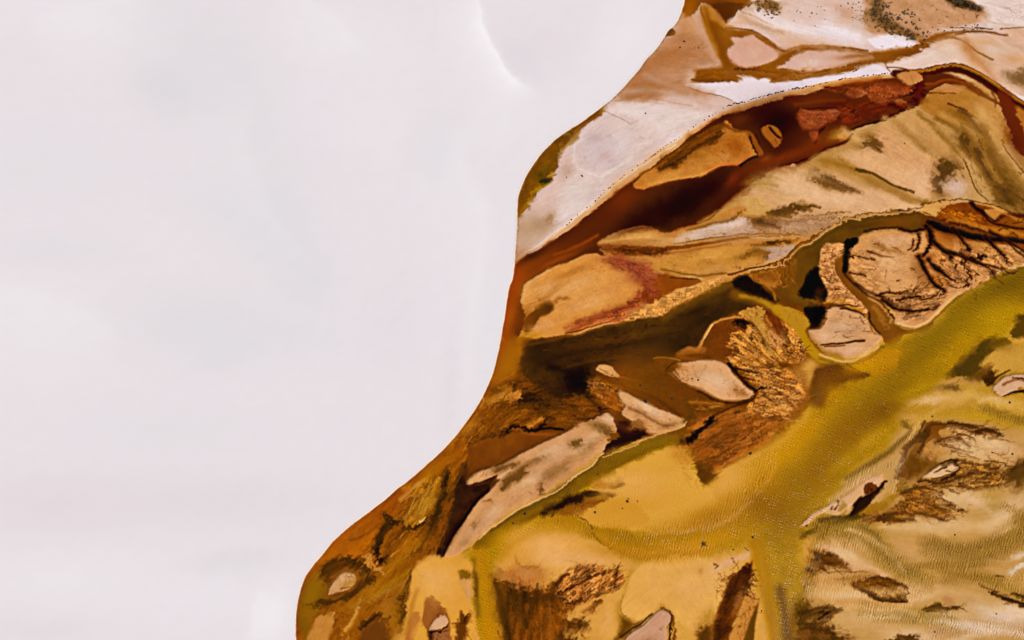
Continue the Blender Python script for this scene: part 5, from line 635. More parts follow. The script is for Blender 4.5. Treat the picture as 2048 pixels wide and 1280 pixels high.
# creased east fan
R("1700,495 1770,490 1800,590 1720,570", 14, 60, 12, 2.2, '50300e', .55, spread=16); R("1780,575 1870,560 1900,590 1800,635", -22, 80, 16, 2.4, '3a1e08', .55, spread=18); R("1880,520 2050,500 2040,530 1930,575", 42, 90, 20, 2.2, '3a1e08', .5, spread=12); R("1880,520 2050,500 2040,530 1930,575", 42, 60, 18, 1.6, 'd2a878', .45, spread=12); B(1760, 545, 26, 20, 0, 'd2a67c', .6); B(1815, 500, 20, 12, 20, 'cc9e74', .6)
# south-west margin
R("660,1090 860,960 890,990 720,1130", -38, 130, 30, 1.7, '5e380c', .4, spread=8); R("660,1090 860,960 890,990 720,1130", -38, 80, 26, 1.4, 'c08c44', .4, spread=8); L("640,1118 690,1072 760,1020 840,965", 'b4763a', 6, 7, f=6, o=.5); B(720, 1085, 40, 12, -38, 'aa6c24', .6); L("850,930 900,888 940,850 970,805", 'a8702a', 7, 7, f=6, o=.5); B(860, 1000, 16, 34, 25, 'b07f2c', .5)
L("690,1170 740,1150 800,1120 850,1080", '9c7022', 12, 14, f=10, o=.5, st=(-35, 40, 6, .3)); L("700,1215 760,1190 810,1160", 'b08a3c', 8, 6, f=7, o=.6); R("690,1140 830,1080 830,1160 720,1230", -45, 80, 20, 1.7, '5c3c10', .45, spread=12); B(735, 1160, 22, 12, -30, '6a4414', .5, sp=.3); R("600,1200 640,1180 640,1270 600,1280", -70, 20, 16, 1.6, '5e480c', .4)
# south dunes and flats: pale gold patches of sand
B(1110, 1085, 60, 16, 12, 'dca658', .6); B(870, 1150, 30, 18, 0, 'dca95e', .7); B(905, 1200, 14, 26, 0, 'd8a25a', .6); B(1280, 1180, 40, 20, -20, 'd6a85e', .7); B(1410, 1170, 40, 20, -20, 'd8ac6c', .7); B(1340, 1150, 60, 14, -6, 'd0a252', .6); B(1200, 1250, 26, 30, 20, 'd2a25a', .7); B(1225, 985, 40, 10, -10, 'd6a656', .6); B(1330, 940, 40, 16, -20, 'cfa04c', .6); B(1470, 960, 40, 20, -40, 'd0a04c', .6)
A("1020,1180 1060,1190 1110,1200 1108,1240 1060,1290 1020,1280", '6c4012', f=12, w=8, o=.5, er=(95, 50, 7, .6)); B(1030, 1210, 12, 40, -8, '2e1c0a', .6); L("1085,1190 1100,1230 1100,1280", 'a06a2c', 8, 10, f=8, o=.5)
# pale flats: wisps of dark silt and clean cream sand
for x, y, rx, ry, a in ((1690, 1110, 30, 10, 25), (1880, 1040, 60, 9, 2), (1960, 1050, 60, 12, -10), (1850, 1060, 40, 8, 0), (1920, 900, 40, 12, 15), (1980, 880, 40, 10, 10), (1760, 1230, 60, 9, 2), (1680, 1190, 40, 9, 0), (2010, 1060, 24, 8, -30), (1720, 1085, 18, 8, 30), (1900, 990, 40, 8, 0), (1800, 1180, 20, 8, 0)): B(x, y, rx, ry, a, 'd4b082', .7)
for x, y, rx, ry, a in ((1960, 1255, 70, 12, 6), (2020, 1220, 60, 9, 10), (1900, 1245, 40, 7, 6), (2040, 1110, 24, 6, -20)): B(x, y, rx, ry, a, 'e0ccbc', .7)
R("1640,1140 1700,1130 1700,1150 1640,1150", 0, 14, 16, 1.6, '5a3c18', .6); R("1890,930 2020,930 2020,975 1880,985", (1780, 950, 0), 120, 22, 2.2, '46290e', .5, spread=16); R("1890,930 2020,930 2020,975 1880,985", (1780, 950, 0), 80, 18, 1.6, 'd8b078', .5, spread=16); R("1860,990 1920,1010 1910,1040 1850,1030", 25, 50, 10, 2.4, '4c300e', .6); R("1760,1020 1900,1000 1900,1030 1760,1050", 12, 90, 16, 2, 'b88a50', .5)
R("1885,848 1990,852 2000,875 1890,890", 8, 60, 18, 2.6, '50340f', .55, spread=12); R("1860,865 1900,880 1960,915 1920,925", 22, 50, 18, 1.8, '5c3e16', .5, spread=12); R("1720,1160 1810,1160 1815,1200 1750,1195", 25, 70, 12, 2, '9a7038', .5); L("1800,1165 1815,1178 1816,1200", '50360f', 3, 4, f=3, sp=.3)
L("1806,845 1822,862 1800,886 1772,908 1724,940 1695,958", '6e5a20', 9, 12, f=6, o=.75, r=(.3, .9)); L("1835,850 1815,900 1795,950 1785,985", 'c69f66', 14, 12, f=8, o=.8, r=(.2, .8)); L("1690,965 1730,945 1760,935 1790,930", 'b79a66', 14, 8, f=9, o=.7, r=(.1, 1)); L("1660,1000 1700,975 1740,952", 'cdaa84', 10, 6, f=6, o=.6, r=(.1, 1))
B(1685, 1050, 40, 14, -12, '86701e', .6, r=(.2, 1)); L("1655,1045 1640,1080 1628,1120 1615,1180", '8a6c22', 22, 26, f=12, o=.6, r=(.2, 1), wet=1)
for s in ("1650,1060 1720,1072 1790,1130 1850,1165", "1860,1095 1930,1112 2010,1085 2060,1050", "1730,1225 1800,1232 1900,1238", "1980,1170 2060,1200"): L(s, 'a08340', 30, 30, f=16, o=.35, r=(.3, 1.1))

# long bar: grey-olive films, sunlit edge painted bright
for x, y, rx, ry, a, o in ((1150, 890, 16, 12, -20, .5), (1205, 858, 26, 12, 20, .5), (1035, 945, 34, 12, -30, .5), (1010, 970, 18, 8, -30, .45), (1110, 940, 34, 14, -30, .35), (1080, 920, 26, 8, -25, .4), (1000, 935, 22, 8, -25, .5), (1170, 900, 30, 10, -30, .3), (960, 1040, 24, 9, -45, .25), (1130, 965, 24, 7, -30, .4), (930, 1085, 20, 6, -45, .3)): B(x, y, rx, ry, a, '8a6c40', o, sp=.35)
for x, y, rx, ry, a in ((1180, 880, 20, 9, -30), (1060, 965, 34, 12, -30), (1120, 900, 30, 8, -28), (985, 1030, 24, 10, -42)): B(x, y, rx, ry, a, 'd0a884', .6)
L("1207,906 1177,935 1144,956 1113,983 1083,996 1050,1012 1013,1034 976,1060 958,1078", 'd8b080', 3, 3.5, f=1.4, w=3, z=.12, o=.85, sp=.15); L("1210,909 1180,939 1146,961 1115,987 1085,1001 1052,1017 1016,1039 980,1064", '5e4a10', 3, 4, f=2.5, w=3, o=.7)
L("1208,915 1240,902 1268,893 1290,880 1330,866 1358,856 1375,844", 'd0a474', 3, f=1.6, w=4, o=.8, sp=.15); B(1305, 838, 34, 7, 25, '7c5a30', .5, sp=.4); B(1290, 815, 26, 6, 28, 'dcb692', .7); B(1345, 848, 16, 6, -10, '80602c', .6, sp=.4)
# eye island and triangle: pale and dark mottles
B(1400, 745, 16, 10, 20, 'b8906a', .5); B(1440, 765, 22, 14, 20, 'dcb698', .7); B(1365, 735, 16, 7, 10, 'b98654', .6, sp=.3); B(1490, 786, 12, 6, 30, '9a6c40', .6, sp=.3); L("1338,742 1370,768 1402,783 1440,799 1476,805 1506,794", '4a2c0c', 2.5, 3, f=2, w=4, o=.8)
B(1670, 640, 14, 8, 0, 'a8805c', .5, sp=.3); B(1705, 655, 24, 9, 20, 'bb9472', .5); B(1650, 675, 14, 8, 0, 'd8b698', .7)
# orange bar: peach heart, rust shoulders
B(1130, 575, 50, 16, -24, 'd49c66', .6); B(1180, 600, 60, 16, -18, 'd6a06a', .6); B(1075, 655, 24, 7, -8, 'daa470', .6); B(1225, 525, 34, 9, 12, '8e5230', .6, sp=.3); B(1280, 555, 24, 20, 30, '8c4632', .6, sp=.3); B(1215, 625, 50, 7, -22, '8a4a2a', .6, sp=.35); B(1300, 600, 20, 10, -40, '8a4428', .6, sp=.3); L("1135,664 1190,640 1235,622 1285,596", '7c3820', 4, 8, f=5, o=.6, sp=.3)
L("1130,668 1180,655 1215,645 1240,640", '5c2c0c', 2, 2, f=1.5); B(1140, 545, 40, 7, -22, '9c6a30', .5, sp=.3)
# black heart of the channels
B(1155, 765, 30, 22, 10, '1a0e05', .8); L("1100,735 1140,745 1165,770 1180,800 1200,825", '20120a', 14, 8, f=9, o=.75); B(1075, 715, 30, 9, -12, '33200c', .6); B(1390, 622, 50, 9, -22, '281806', .6); B(1340, 700, 30, 9, -10, '281806', .6); L("1040,805 1075,800 1110,812 1150,815", '1e1006', 6, 10, f=5, w=6, o=.8); R("1000,780 1190,780 1200,835 1020,845", -8, 70, 22, 2.6, '1e1004', .6, spread=22); R("1000,780 1190,780 1200,835 1020,845", -8, 50, 16, 1.8, 'a8742e', .5, spread=22)
B(990, 760, 24, 30, 25, 'a4701c', .6); B(1010, 730, 16, 24, 10, 'a87414', .6); R("985,750 1060,700 1080,740 1000,790", 110, 24, 20, 1.3, 'b8863c', .5, spread=12)
# delta: dark throat, pale combed silt
A("1392,925 1410,930 1432,948 1420,964 1410,970 1400,958", '5a3a10', f=8, o=.8); R("1330,900 1400,900 1420,960 1380,960", 55, 60, 22, 1.8, 'a8722c', .45, spread=12); B(1355, 905, 24, 14, 30, 'c08a3c', .6); L("1440,950 1480,930 1520,910", 'cf9c50', 5, 4, f=3, o=.8); R("1440,915 1530,905 1490,935 1430,955", -28, 30, 16, 1.8, 'cf9c54', .5, spread=10)
# south-west: soft amber silt
B(700, 1075, 60, 14, -40, 'a8682a', .6); B(780, 1005, 50, 10, -38, '9c5c20', .6); B(850, 1010, 30, 18, -50, 'b48a34', .6); B(620, 1190, 16, 40, 20, '92720e', .7); B(640, 1120, 16, 10, -40, 'a86c20', .6); B(690, 1215, 40, 14, -10, '94641c', .6); B(745, 1175, 40, 10, -35, 'a87c24', .6); B(790, 1130, 30, 10, -40, 'a0701c', .6); B(820, 1090, 24, 12, -50, 'a8701f', .6)
R("820,960 880,940 870,1010 800,1060", 125, 34, 36, 1.3, 'd8aa5c', .55, spread=5, br=.1)

B(1770, 820, 50, 26, -40, '6e500a', .6); B(1700, 870, 40, 34, -45, '86600a', .4); L("1640,840 1600,880 1560,915", 'ba8a12', 14, 20, f=12, o=.6); B(730, 1085, 60, 14, -38, 'b46c10', .7); B(660, 1110, 30, 10, -42, 'b07014', .6)
A("1250,700 1330,690 1360,715 1340,780 1380,820 1330,800 1270,765", '6e470c', f=16, w=8, o=.5); B(1330, 670, 40, 12, -14, '4c3208', .5)

def still(x, y, rx, ry, v=.15):
    """quiet water: nothing dragged here"""
    R_ = max(rx, ry) * 2; sl = box(np.array([[x - R_, y - R_], [x + R_, y + R_]]), 0); u = (X[sl] - x) / rx; v_ = (Y[sl] - y) / ry; SM[sl] += (v - SM[sl]) * np.exp(-(u * u + v_ * v_) ** 2)
for q in ((880, 1135, 70, 40), (1340, 1160, 120, 60), (1110, 1095, 110, 50), (1270, 985, 110, 60), (1480, 985, 70, 60), (1530, 1180, 30, 110), (970, 1190, 40, 100), (1250, 1200, 40, 60), (1640, 800, 60, 60), (1740, 735, 50, 25)): still(*q)
# south dunes once more: pale crowns, gold skirts, dark roots
B(1085, 1095, 60, 26, 12, 'e0aa66', .8, w=8); B(1110, 1112, 40, 20, 25, 'e4b47c', .7); B(1045, 1098, 30, 22, -30, 'd29a44', .7); B(1165, 1118, 36, 10, 16, 'd8a874', .7); L("1000,1120 1030,1088 1080,1062 1150,1056", 'c08e24', 10, 16, f=12, o=.6); L("1196,1072 1240,1096 1290,1112 1350,1116 1420,1100", 'c08c24', 14, 18, f=12, o=.6, r=(.1, .6))
A("1000,1152 1012,1168 1032,1178 1060,1186 1090,1184 1112,1172 1122,1196 1110,1215 1070,1205 1030,1200 1010,1188", '4a2c0c', f=10, w=9, o=.75, sp=.2); R("1000,1150 1110,1165 1115,1215 1010,1205", 95, 60, 18, 2.2, '301a08', .5, spread=22); R("1085,1140 1125,1150 1115,1190 1080,1185", 60, 30, 12, 1.8, '7c4a20', .6)
R("1015,1200 1120,1205 1120,1285 1020,1285", 98, 70, 26, 2.2, '9c6826', .4, spread=9); L("1050,1186 1046,1215 1052,1260", '2c1a08', 9, 5, f=6, o=.6); L("1020,1180 1012,1225 1022,1285", '2e1c0a', 12, 8, f=7, o=.7, sp=.2)
R("1120,1205 1180,1212 1170,1285 1125,1290", 160, 50, 12, 2.6, '4c2c0e', .6, spread=25); R("1130,1160 1240,1140 1240,1180 1140,1212", -40, 70, 20, 2.4, '4a260c', .6, spread=10); R("1130,1150 1240,1140 1240,1175 1140,1205", -40, 60, 18, 1.7, 'd8a468', .55, spread=10)
A("1500,1126 1478,1142 1458,1162 1448,1190 1444,1214 1436,1244 1450,1240 1470,1214 1488,1186 1494,1156", '4c260a', f=6, w=6, o=.8, er=(-60, 20, 6, .5)); R("1448,1160 1470,1140 1480,1130 1456,1195", 205, 40, 20, 2.4, '5a2f0e', .7, spread=22, br=.2); R("1486,1140 1500,1135 1498,1195 1484,1200", 0, 60, 18, 2.2, '3a1d08', .75, spread=16, br=.1); R("1440,1205 1485,1195 1465,1250 1432,1260", 40, 60, 16, 2, '3e200a', .5, spread=25); R("1460,1240 1510,1195 1505,1240 1470,1290", 25, 60, 10, 1.6, '6a3e14', .6)
for x, y, rx, ry, a, c in ((880, 1150, 34, 20, 0, 'e2b068'), (870, 1185, 20, 30, 0, 'dea85c'), (925, 1190, 12, 24, 0, 'dca45a'), (1390, 1175, 40, 26, 0, 'dcae6c'), (1300, 1170, 30, 26, -30, 'd9a658'), (1345, 1195, 26, 14, 0, 'd09c4a'), (1440, 1125, 40, 10, -20, 'd8aa78'), (1270, 975, 60, 26, 0, 'daa652'), (1330, 1000, 60, 18, -10, 'd29a3a'), (1480, 960, 40, 26, -45, 'd6a24a')): B(x, y, rx, ry, a, c, .28)
L("815,1285 822,1220 835,1180", 'a87430', 10, 6, f=7, o=.7); L("1150,1032 1170,1040 1184,1058", '5a4010', 2, 1.6, f=1.2, o=.8); L("1184,1066 1198,1082 1222,1098", '6a4c12', 2, 1.4, f=1.6, o=.6); L("1246,1190 1243,1222 1260,1240", '8a6424', 2, 1.4, f=1.6, o=.6)
# south-east: combed silt and torn crusts
R("1850,845 1990,850 2000,880 1870,890", 5, 40, 26, 3.4, '4e310e', .6, spread=16, br=1); R("1890,880 2010,905 1990,930 1900,915", 18, 40, 22, 2, '6a4820', .55, spread=14, br=1); R("1860,930 2010,935 2010,972 1900,985", -6, 60, 26, 2.6, '3e270c', .55, spread=20, br=1); R("1750,1030 1900,990 1910,1045 1780,1052", 12, 60, 22, 2.6, '50310e', .5, spread=20, br=1); R("1850,1000 1930,1010 1920,1045 1860,1040", 22, 26, 12, 3, '4e300e', .6, br=1)
L("1895,845 1930,848 1950,854", '5e3a14', 5, 2, f=2, sp=.2); L("1950,862 1975,858 1998,868", '5a3812', 7, 3, f=2.5, sp=.25); L("1915,870 1935,872 1950,880", '6c4618', 5, 2, f=2, sp=.2); A("1878,862 1893,858 1905,866 1898,876 1884,874", 'b88c50', f=3); L("1880,888 1910,898 1945,905", '5a3a14', 3, 2, f=1.8)
L("1845,872 1856,858 1868,846", '4c3010', 8, 4, f=4, o=.7); B(1826, 930, 18, 26, 20, '5c3e14', .6); L("1800,952 1812,915 1830,884", 'c8a068', 6, 4, f=4, o=.7); B(1862, 898, 20, 7, 10, 'bd9254', .7)
L("1700,1030 1718,1000 1742,990 1766,966", '2a1808', 7, 5, f=2.5, o=.8); R("1725,966 1752,968 1748,990 1728,990", 72, 16, 14, 3, '30160a', .7, spread=12, br=.1); L("1650,1024 1676,1028 1700,1008", 'dcb48e', 5, 3, f=2.5, o=.7); L("1640,1042 1680,1034 1715,1036", '54400e', 7, 4, f=4, o=.7)  # first stroke deepens the painted shadow of the spit
R("1600,1130 1690,1115 1695,1135 1620,1150", 5, 50, 20, 2.6, '3e260c', .6, spread=14); R("1600,1225 1665,1215 1660,1245 1600,1260", -25, 50, 16, 3, '33200a', .6, spread=20); R("1600,1250 1690,1255 1690,1285 1600,1288", 10, 70, 14, 2.4, '3e260c', .55, spread=30); L("1640,1238 1660,1222 1684,1214", '2c1a08', 5, 2, f=2)
L("1985,1186 2015,1198 2060,1214", '3c240c', 4, 9, f=3, w=7, sp=.2); R("1985,1180 2050,1195 2050,1215 2000,1205", 18, 30, 16, 2, '3c240c', .6, spread=10); R("1843,1215 1900,1205 1900,1226 1850,1226", -5, 24, 12, 2.4, '3a240c', .6)
for s, c, w0, w1 in (("1700,1060 1760,1092 1810,1140", 'd8b288', 10, 6), ("1770,1050 1850,1062 1940,1060", 'd2ae7c', 14, 10), ("1640,1090 1700,1120 1770,1150", 'd8b088', 16, 8), ("1620,1185 1700,1178 1790,1190", 'd2aa74', 12, 16), ("1660,1215 1750,1215 1830,1225", 'd4ae7c', 8, 12), ("1870,1180 1940,1190 2000,1215", 'cca878', 12, 16), ("1900,1285 1980,1262 2060,1270", 'd8bca0', 12, 16), ("1930,985 1990,1030 2030,1010", 'd2b088', 12, 16), ("1830,860 1880,815 1930,800", 'cca45c', 8, 14), ("1960,800 2010,812 2060,826", 'd0a85a', 10, 8)): L(s, c, w0, w1, f=8, o=.7, w=7)
for s, w0 in (("1800,1148 1850,1130 1900,1128 1960,1132", 12), ("1690,1068 1745,1090 1790,1125", 8), ("1870,1085 1930,1100 2000,1082", 16), ("1750,1232 1820,1234", 10), ("1960,815 2000,830 2050,842", 8), ("1880,1140 1940,1150 2000,1160", 12), ("2010,1010 2040,1035 2060,1040", 14)): L(s, '8e7230', w0, w0 * 1.4, f=9, o=.55, w=7, r=(.3, 1.2))

B(1360, 1100, 90, 14, -6, 'c8923a', .7, r=(.2, .7)); B(1250, 1105, 50, 9, 12, 'b4842a', .6)
# east creeks: rust tongues between black water
A("1880,428 1905,418 1940,424 1965,438 1950,446 1915,440", 'b06c20', f=5, w=7, o=.85, er=(25, 18, 5, .7)); L("1880,446 1920,450 1960,462 2000,472", '2c0c04', 6, 5, f=3, o=.8, w=6); L("1945,405 1965,425 1990,442", '2a0a04', 5, 4, f=3, w=5); L("1985,424 2010,428 2050,446", 'b8803a', 5, 6, f=3, o=.8); R("1880,405 2050,430 2050,475 1900,462", 28, 60, 18, 2.4, '3c1406', .6, spread=14); R("1880,405 2050,430 2050,475 1900,462", 28, 40, 16, 1.8, 'b8702c', .55, spread=14)
# peach crowns of the east fan
B(1760, 530, 40, 26, 0, 'd6a67c', .6); B(1800, 560, 34, 18, -20, 'd4a276', .6); B(1785, 482, 40, 9, -4, 'd8ac88', .6); B(1815, 640, 26, 8, -8, 'd8ac80', .6); B(1930, 575, 40, 8, -30, 'd0a074', .6); B(1990, 530, 30, 8, -25, 'c8966a', .6)
A("1880,500 1960,500 2040,515 2000,538 1930,572 1890,560 1870,530", 'be8a58', f=16, w=8, o=.7, er=((1840, 440, 130), 34, 6, .75)); A("1700,500 1745,505 1765,560 1750,590 1715,565 1702,535", 'c2905e', f=12, w=7, o=.6, er=(12, 16, 5, .5)); A("1775,592 1860,575 1890,590 1860,625 1815,640 1790,615", 'b8885a', f=9, w=8, o=.7, er=(-22, 22, 6, .8))

# combed spit and torn rust on the orange bar, worn crusts, wave-cut sandbar edges
A("1250,628 1300,610 1345,590 1380,572 1440,556 1446,566 1395,592 1350,612 1325,629 1275,640 1250,641", 'c99454', f=4, w=4, o=.75, er=(55, 9, 4.5, .6)); A("1200,630 1255,612 1290,598 1260,632 1210,648 1170,658", 'a8603a', f=8, w=8, o=.6, er=(-30, 14, 5, .7)); A("1225,512 1290,528 1318,556 1316,590 1290,585 1280,555 1245,535", '9c543c', f=9, w=9, o=.6, er=(35, 12, 5, .6))
A("1195,488 1240,490 1330,496 1330,510 1280,512 1215,506", '6e3a14', f=5, w=6, o=.6, er=(5, 14, 5, .7)); A("1310,336 1345,306 1400,270 1446,246 1452,264 1420,288 1385,300 1350,332", '6a4214', f=7, w=7, o=.5, er=(-35, 14, 5, .7)); B(1420, 318, 40, 12, -20, 'bd8444', .5)
A("1680,212 1740,206 1800,208 1830,196 1845,175 1850,190 1835,208 1800,222 1740,236 1690,250", '6e2a12', f=8, w=8, o=.6, er=(-20, 26, 6, .5)); A("1735,172 1770,166 1810,174 1830,184 1800,194 1770,208 1745,202", '9c5430', f=6, w=6, o=.6, er=(70, 12, 5, .7)); A("1600,222 1650,222 1676,236 1640,254 1605,252", '9a5434', f=5, w=6, o=.6, er=(30, 14, 5, .6)); A("1650,178 1700,168 1740,166 1735,176 1690,184", '8a4420', f=5, w=6, o=.6, er=(-10, 14, 5, .5))
A("1420,470 1520,440 1640,430 1660,455 1560,475 1440,486", 'b89478', f=14, w=8, o=.5, st=(-4, 40, 5, .14)); R("1350,470 1620,440 1620,470 1360,490", -6, 160, 8, 1.3, '6a4c26', .55); R("1300,520 1540,495 1530,525 1330,556", -4, 120, 8, 1.3, '7c5628', .5); B(1490, 512, 22, 6, -10, '72541c', .6, sp=.4); B(1540, 487, 18, 5, -4, '50360e', .6, sp=.3)
A("1240,790 1300,812 1360,840 1340,856 1290,850 1255,830", 'cda078', f=8, w=7, o=.3, st=(24, 30, 6, .2))
R("900,1110 1200,840 1225,850 1180,930 1000,1040", -32, 60, 5, 1.3, '7c5a30', .5, spread=40); R("1340,735 1440,725 1500,785 1440,795", 20, 24, 6, 1.3, '8a5e30', .5, spread=40); R("1240,790 1360,840 1340,860 1270,840", 20, 30, 6, 1.4, '6a4420', .55, spread=40); R("1640,640 1740,640 1740,700 1640,700", 5, 40, 8, 1.3, '6e4824', .5, spread=30)
A("930,850 975,800 1010,790 1060,830 1000,860 950,885", '96601c', f=10, w=8, o=.5, er=(-45, 30, 6, .5)); A("1100,800 1170,795 1200,830 1150,850 1110,840", '7a4c18', f=9, w=8, o=.6, er=(-5, 18, 6, .7)); A("1020,800 1090,790 1120,815 1060,825", '4c2e0c', f=8, w=8, o=.6, er=(-10, 20, 6, .7))

# ---- last accents: black creeks, weed stains, wet seams
for a_ in (("1858,446 1880,452 1898,459 1925,466 1948,472 2000,478 2060,482", 13, 7), ("1858,458 1865,480 1888,500 1923,510 1945,518 1972,513", 8, 4), ("1923,510 1945,522 1985,532 2005,540", 4, 2), ("1850,452 1862,470 1860,490 1848,512", 8, 5), ("1838,512 1848,535 1865,565 1878,575 1892,583", 8, 3), ("1860,520 1870,535 1885,545 1912,562", 7, 4), ("1923,510 1928,530 1940,552", 5, 2), ("1970,470 1985,490 2000,505 2018,525", 5, 2.5), ("1905,455 1925,480 1945,505", 4, 4), ("1980,462 2020,485 2055,505", 4, 2), ("1838,470 1836,490 1826,500", 4, 2), ("1826,478 1822,492 1815,500", 3, 1.5), ("1943,515 1975,535 1985,545", 4, 1.5), ("1885,500 1905,520 1915,545", 4, 1.5), ("2010,480 2030,500 2055,515", 3, 1.5), ("1940,552 1935,565 1925,575", 3, 1.2), ("1700,512 1725,515 1750,520", 3, 1), ("1700,545 1720,548 1735,556", 3, 1), ("1740,505 1760,512 1785,515", 2.5, 1), ("1755,590 1775,585 1795,588 1815,580", 3, 1.5), ("1800,602 1830,592 1845,600 1870,590", 4, 1.5), ("1765,600 1790,618 1825,622 1860,618", 6, 3)): creek(*a_)
R("1840,520 1900,500 2050,495 2040,532 1960,560 1880,585", (1845, 450), 120, 24, 2.6, '34190a', .7, spread=20, br=1); R("1840,520 1900,500 2050,495 2040,532 1960,560 1880,585", (1845, 450), 60, 22, 1.8, 'd8ac7c', .5, spread=16); R("1700,500 1830,470 1830,560 1720,570", 18, 60, 14, 2, '5a3612', .6, spread=26, br=1); R("1770,585 1870,565 1895,592 1820,635", -24, 90, 16, 2.4, '38200a', .65, spread=22, br=1)
for x, y, rx, ry, a, o in ((1148, 888, 13, 9, -20, .75), (1205, 857, 20, 9, 25, .6), (1218, 868, 9, 7, 0, .6), (1040, 940, 22, 8, -30, .75), (1018, 965, 18, 8, -32, .8), (1000, 938, 16, 6, -25, .75), (1028, 928, 16, 5, -20, .7), (1075, 918, 20, 6, -22, .5), (1100, 950, 26, 12, -30, .35), (1081, 977, 5, 11, 0, .6), (975, 1003, 8, 4, 0, .5), (1130, 930, 24, 9, -30, .3), (1175, 890, 20, 7, -30, .3), (950, 1050, 10, 5, -40, .4)): B(x, y, rx, ry, a, '6f5228', o, sp=.45, w=9)
for x, y, rx, ry, a, o in ((1155, 900, 24, 8, -30, .5), (1095, 905, 24, 7, -28, .6), (1060, 960, 22, 8, -30, .5), (990, 1020, 20, 9, -42, .5), (1185, 870, 16, 6, -30, .5)): B(x, y, rx, ry, a, 'd8b494', o)
for s_ in ("1648,352 1670,362 1700,374 1724,382", "1725,292 1742,288 1758,298", "1520,442 1545,450 1560,458", "1550,424 1580,416 1610,420", "1880,335 1884,355 1876,380", "1905,330 1890,345 1882,360", "2000,375 2014,388 2008,402", "1925,275 1935,292 1940,310", "1955,300 1970,330 1985,365", "1925,225 1945,240 1960,262"): L(s_, '5a4022', 12, 6, f=6, o=.75, w=8, sp=.5)
for s_ in ("1708,339 1743,346 1783,369 1828,385", ): L(s_, '5c4418', 4, 4.5, f=1.5, w=2.5)
R("1860,320 1920,320 1925,350 1890,385 1862,380", 20, 60, 4, 2.2, '4a3814', .6); R("1640,345 1725,380 1700,388 1630,365", 25, 40, 5, 1.8, '4a3814', .6); R("1720,280 1762,280 1762,302 1730,298", 25, 26, 5, 1.8, '54401a', .6); R("1990,360 2050,360 2050,420 1990,410", 50, 60, 6, 2, '4a3814', .6); R("1500,430 1570,432 1570,462 1510,458", 20, 60, 5, 2, '54401e', .6)
# gold of the river's edges
for x, y, rx, ry, a, c, o in ((1600, 870, 24, 60, 45, 'c0901c', .6), (1560, 905, 26, 46, 52, 'c8982e', .6), (1665, 790, 26, 30, -40, 'b48a10', .5), (1725, 733, 40, 16, -20, 'c29312', .7), (1990, 645, 26, 34, -20, 'b6940e', .6), (1440, 1075, 60, 12, -14, 'c49426', .6), (1530, 1150, 10, 50, -8, 'b68a0c', .6), (1740, 880, 40, 12, -38, 'c0983c', .6), (1680, 930, 40, 10, -38, 'b4903a', .5), (1830, 780, 50, 10, -20, 'b4941e', .5), (1480, 1050, 40, 20, -30, 'aa7e12', .5)): B(x, y, rx, ry, a, c, o)
A("988,1150 1004,1160 1016,1176 1010,1200 1014,1240 1020,1290 1000,1290 994,1230 990,1190", '6a4810', f=10, w=8, o=.7, sp=.3); B(1005, 1152, 14, 9, 30, 'c8924a', .6); B(1060, 1150, 30, 10, 0, 'c8925a', .5); R("985,1160 1010,1160 1015,1280 995,1285", 85, 40, 10, 2.2, '3c260a', .5, spread=14)

BANK = "1500,537 1525,531 1550,525 1572,514 1597,489 1620,479 1655,454 1693,436 1748,426 1823,418 1868,404 1900,399 1935,400 1985,411 2010,419 2060,438 2200,470"
L("1500,541 1525,536 1550,530 1574,519 1600,494 1624,484 1658,459 1696,441 1750,431 1823,423 1868,410 1895,406", 'd2a268', 3.5, 3, f=1.6, w=2.5, o=.9, z=.12, sp=.1); L(BANK, '4a2c0e', 2.2, 2, f=1, w=2.5, o=.85, sp=.15)
L("1503,545 1530,541 1556,535 1580,523 1606,499 1630,489 1664,464 1700,447 1752,437 1823,428", '4e3a10', 4, 4, f=3, w=2.5, o=.6)
for a_ in ("1640,540 1622,542 1612,556 1604,574 1600,590 1622,594", "1610,618 1626,612 1650,614 1642,640 1632,654"): A(a_, '140a03', f=7, w=6, o=.85)
A("1690,482 1712,474 1714,484 1700,500 1697,520 1694,543 1685,543 1688,515 1688,498", '120802', f=3, w=3, o=.9); A("1468,562 1484,553 1503,558 1525,576 1550,600 1520,594 1490,585", '241504', f=6, w=5, o=.7)
B(1600, 535, 20, 26, 20, '6a4c16', .5); L("1600,500 1590,530 1575,560 1590,590", '7a5a22', 10, 10, f=9, o=.5)
L("1520,545 1545,540 1570,530", 'c8924c', 3, 2, f=2, o=.6); R("1530,530 1590,518 1580,572 1545,572", 80, 40, 16, 2, '5c360c', .6, spread=8, br=.1); R("1530,530 1590,518 1580,572 1545,572", 80, 30, 14, 1.6, 'cc9450', .55, spread=8, br=.1); R("1640,500 1665,490 1680,600 1655,600 1640,560", 5, 70, 8, 2, '5e3410', .6, spread=25, br=.2)

A("640,1200 650,1180 662,1158 680,1138 702,1132 722,1140 730,1158 716,1180 690,1196 664,1206", '5c3a12', f=8, w=8, o=.0)
L("652,1192 660,1168 676,1145 700,1138 718,1148 716,1166 700,1182 672,1194 654,1194", '8c6026', 4, 4, f=2.5, w=5, o=.7, sp=.35)
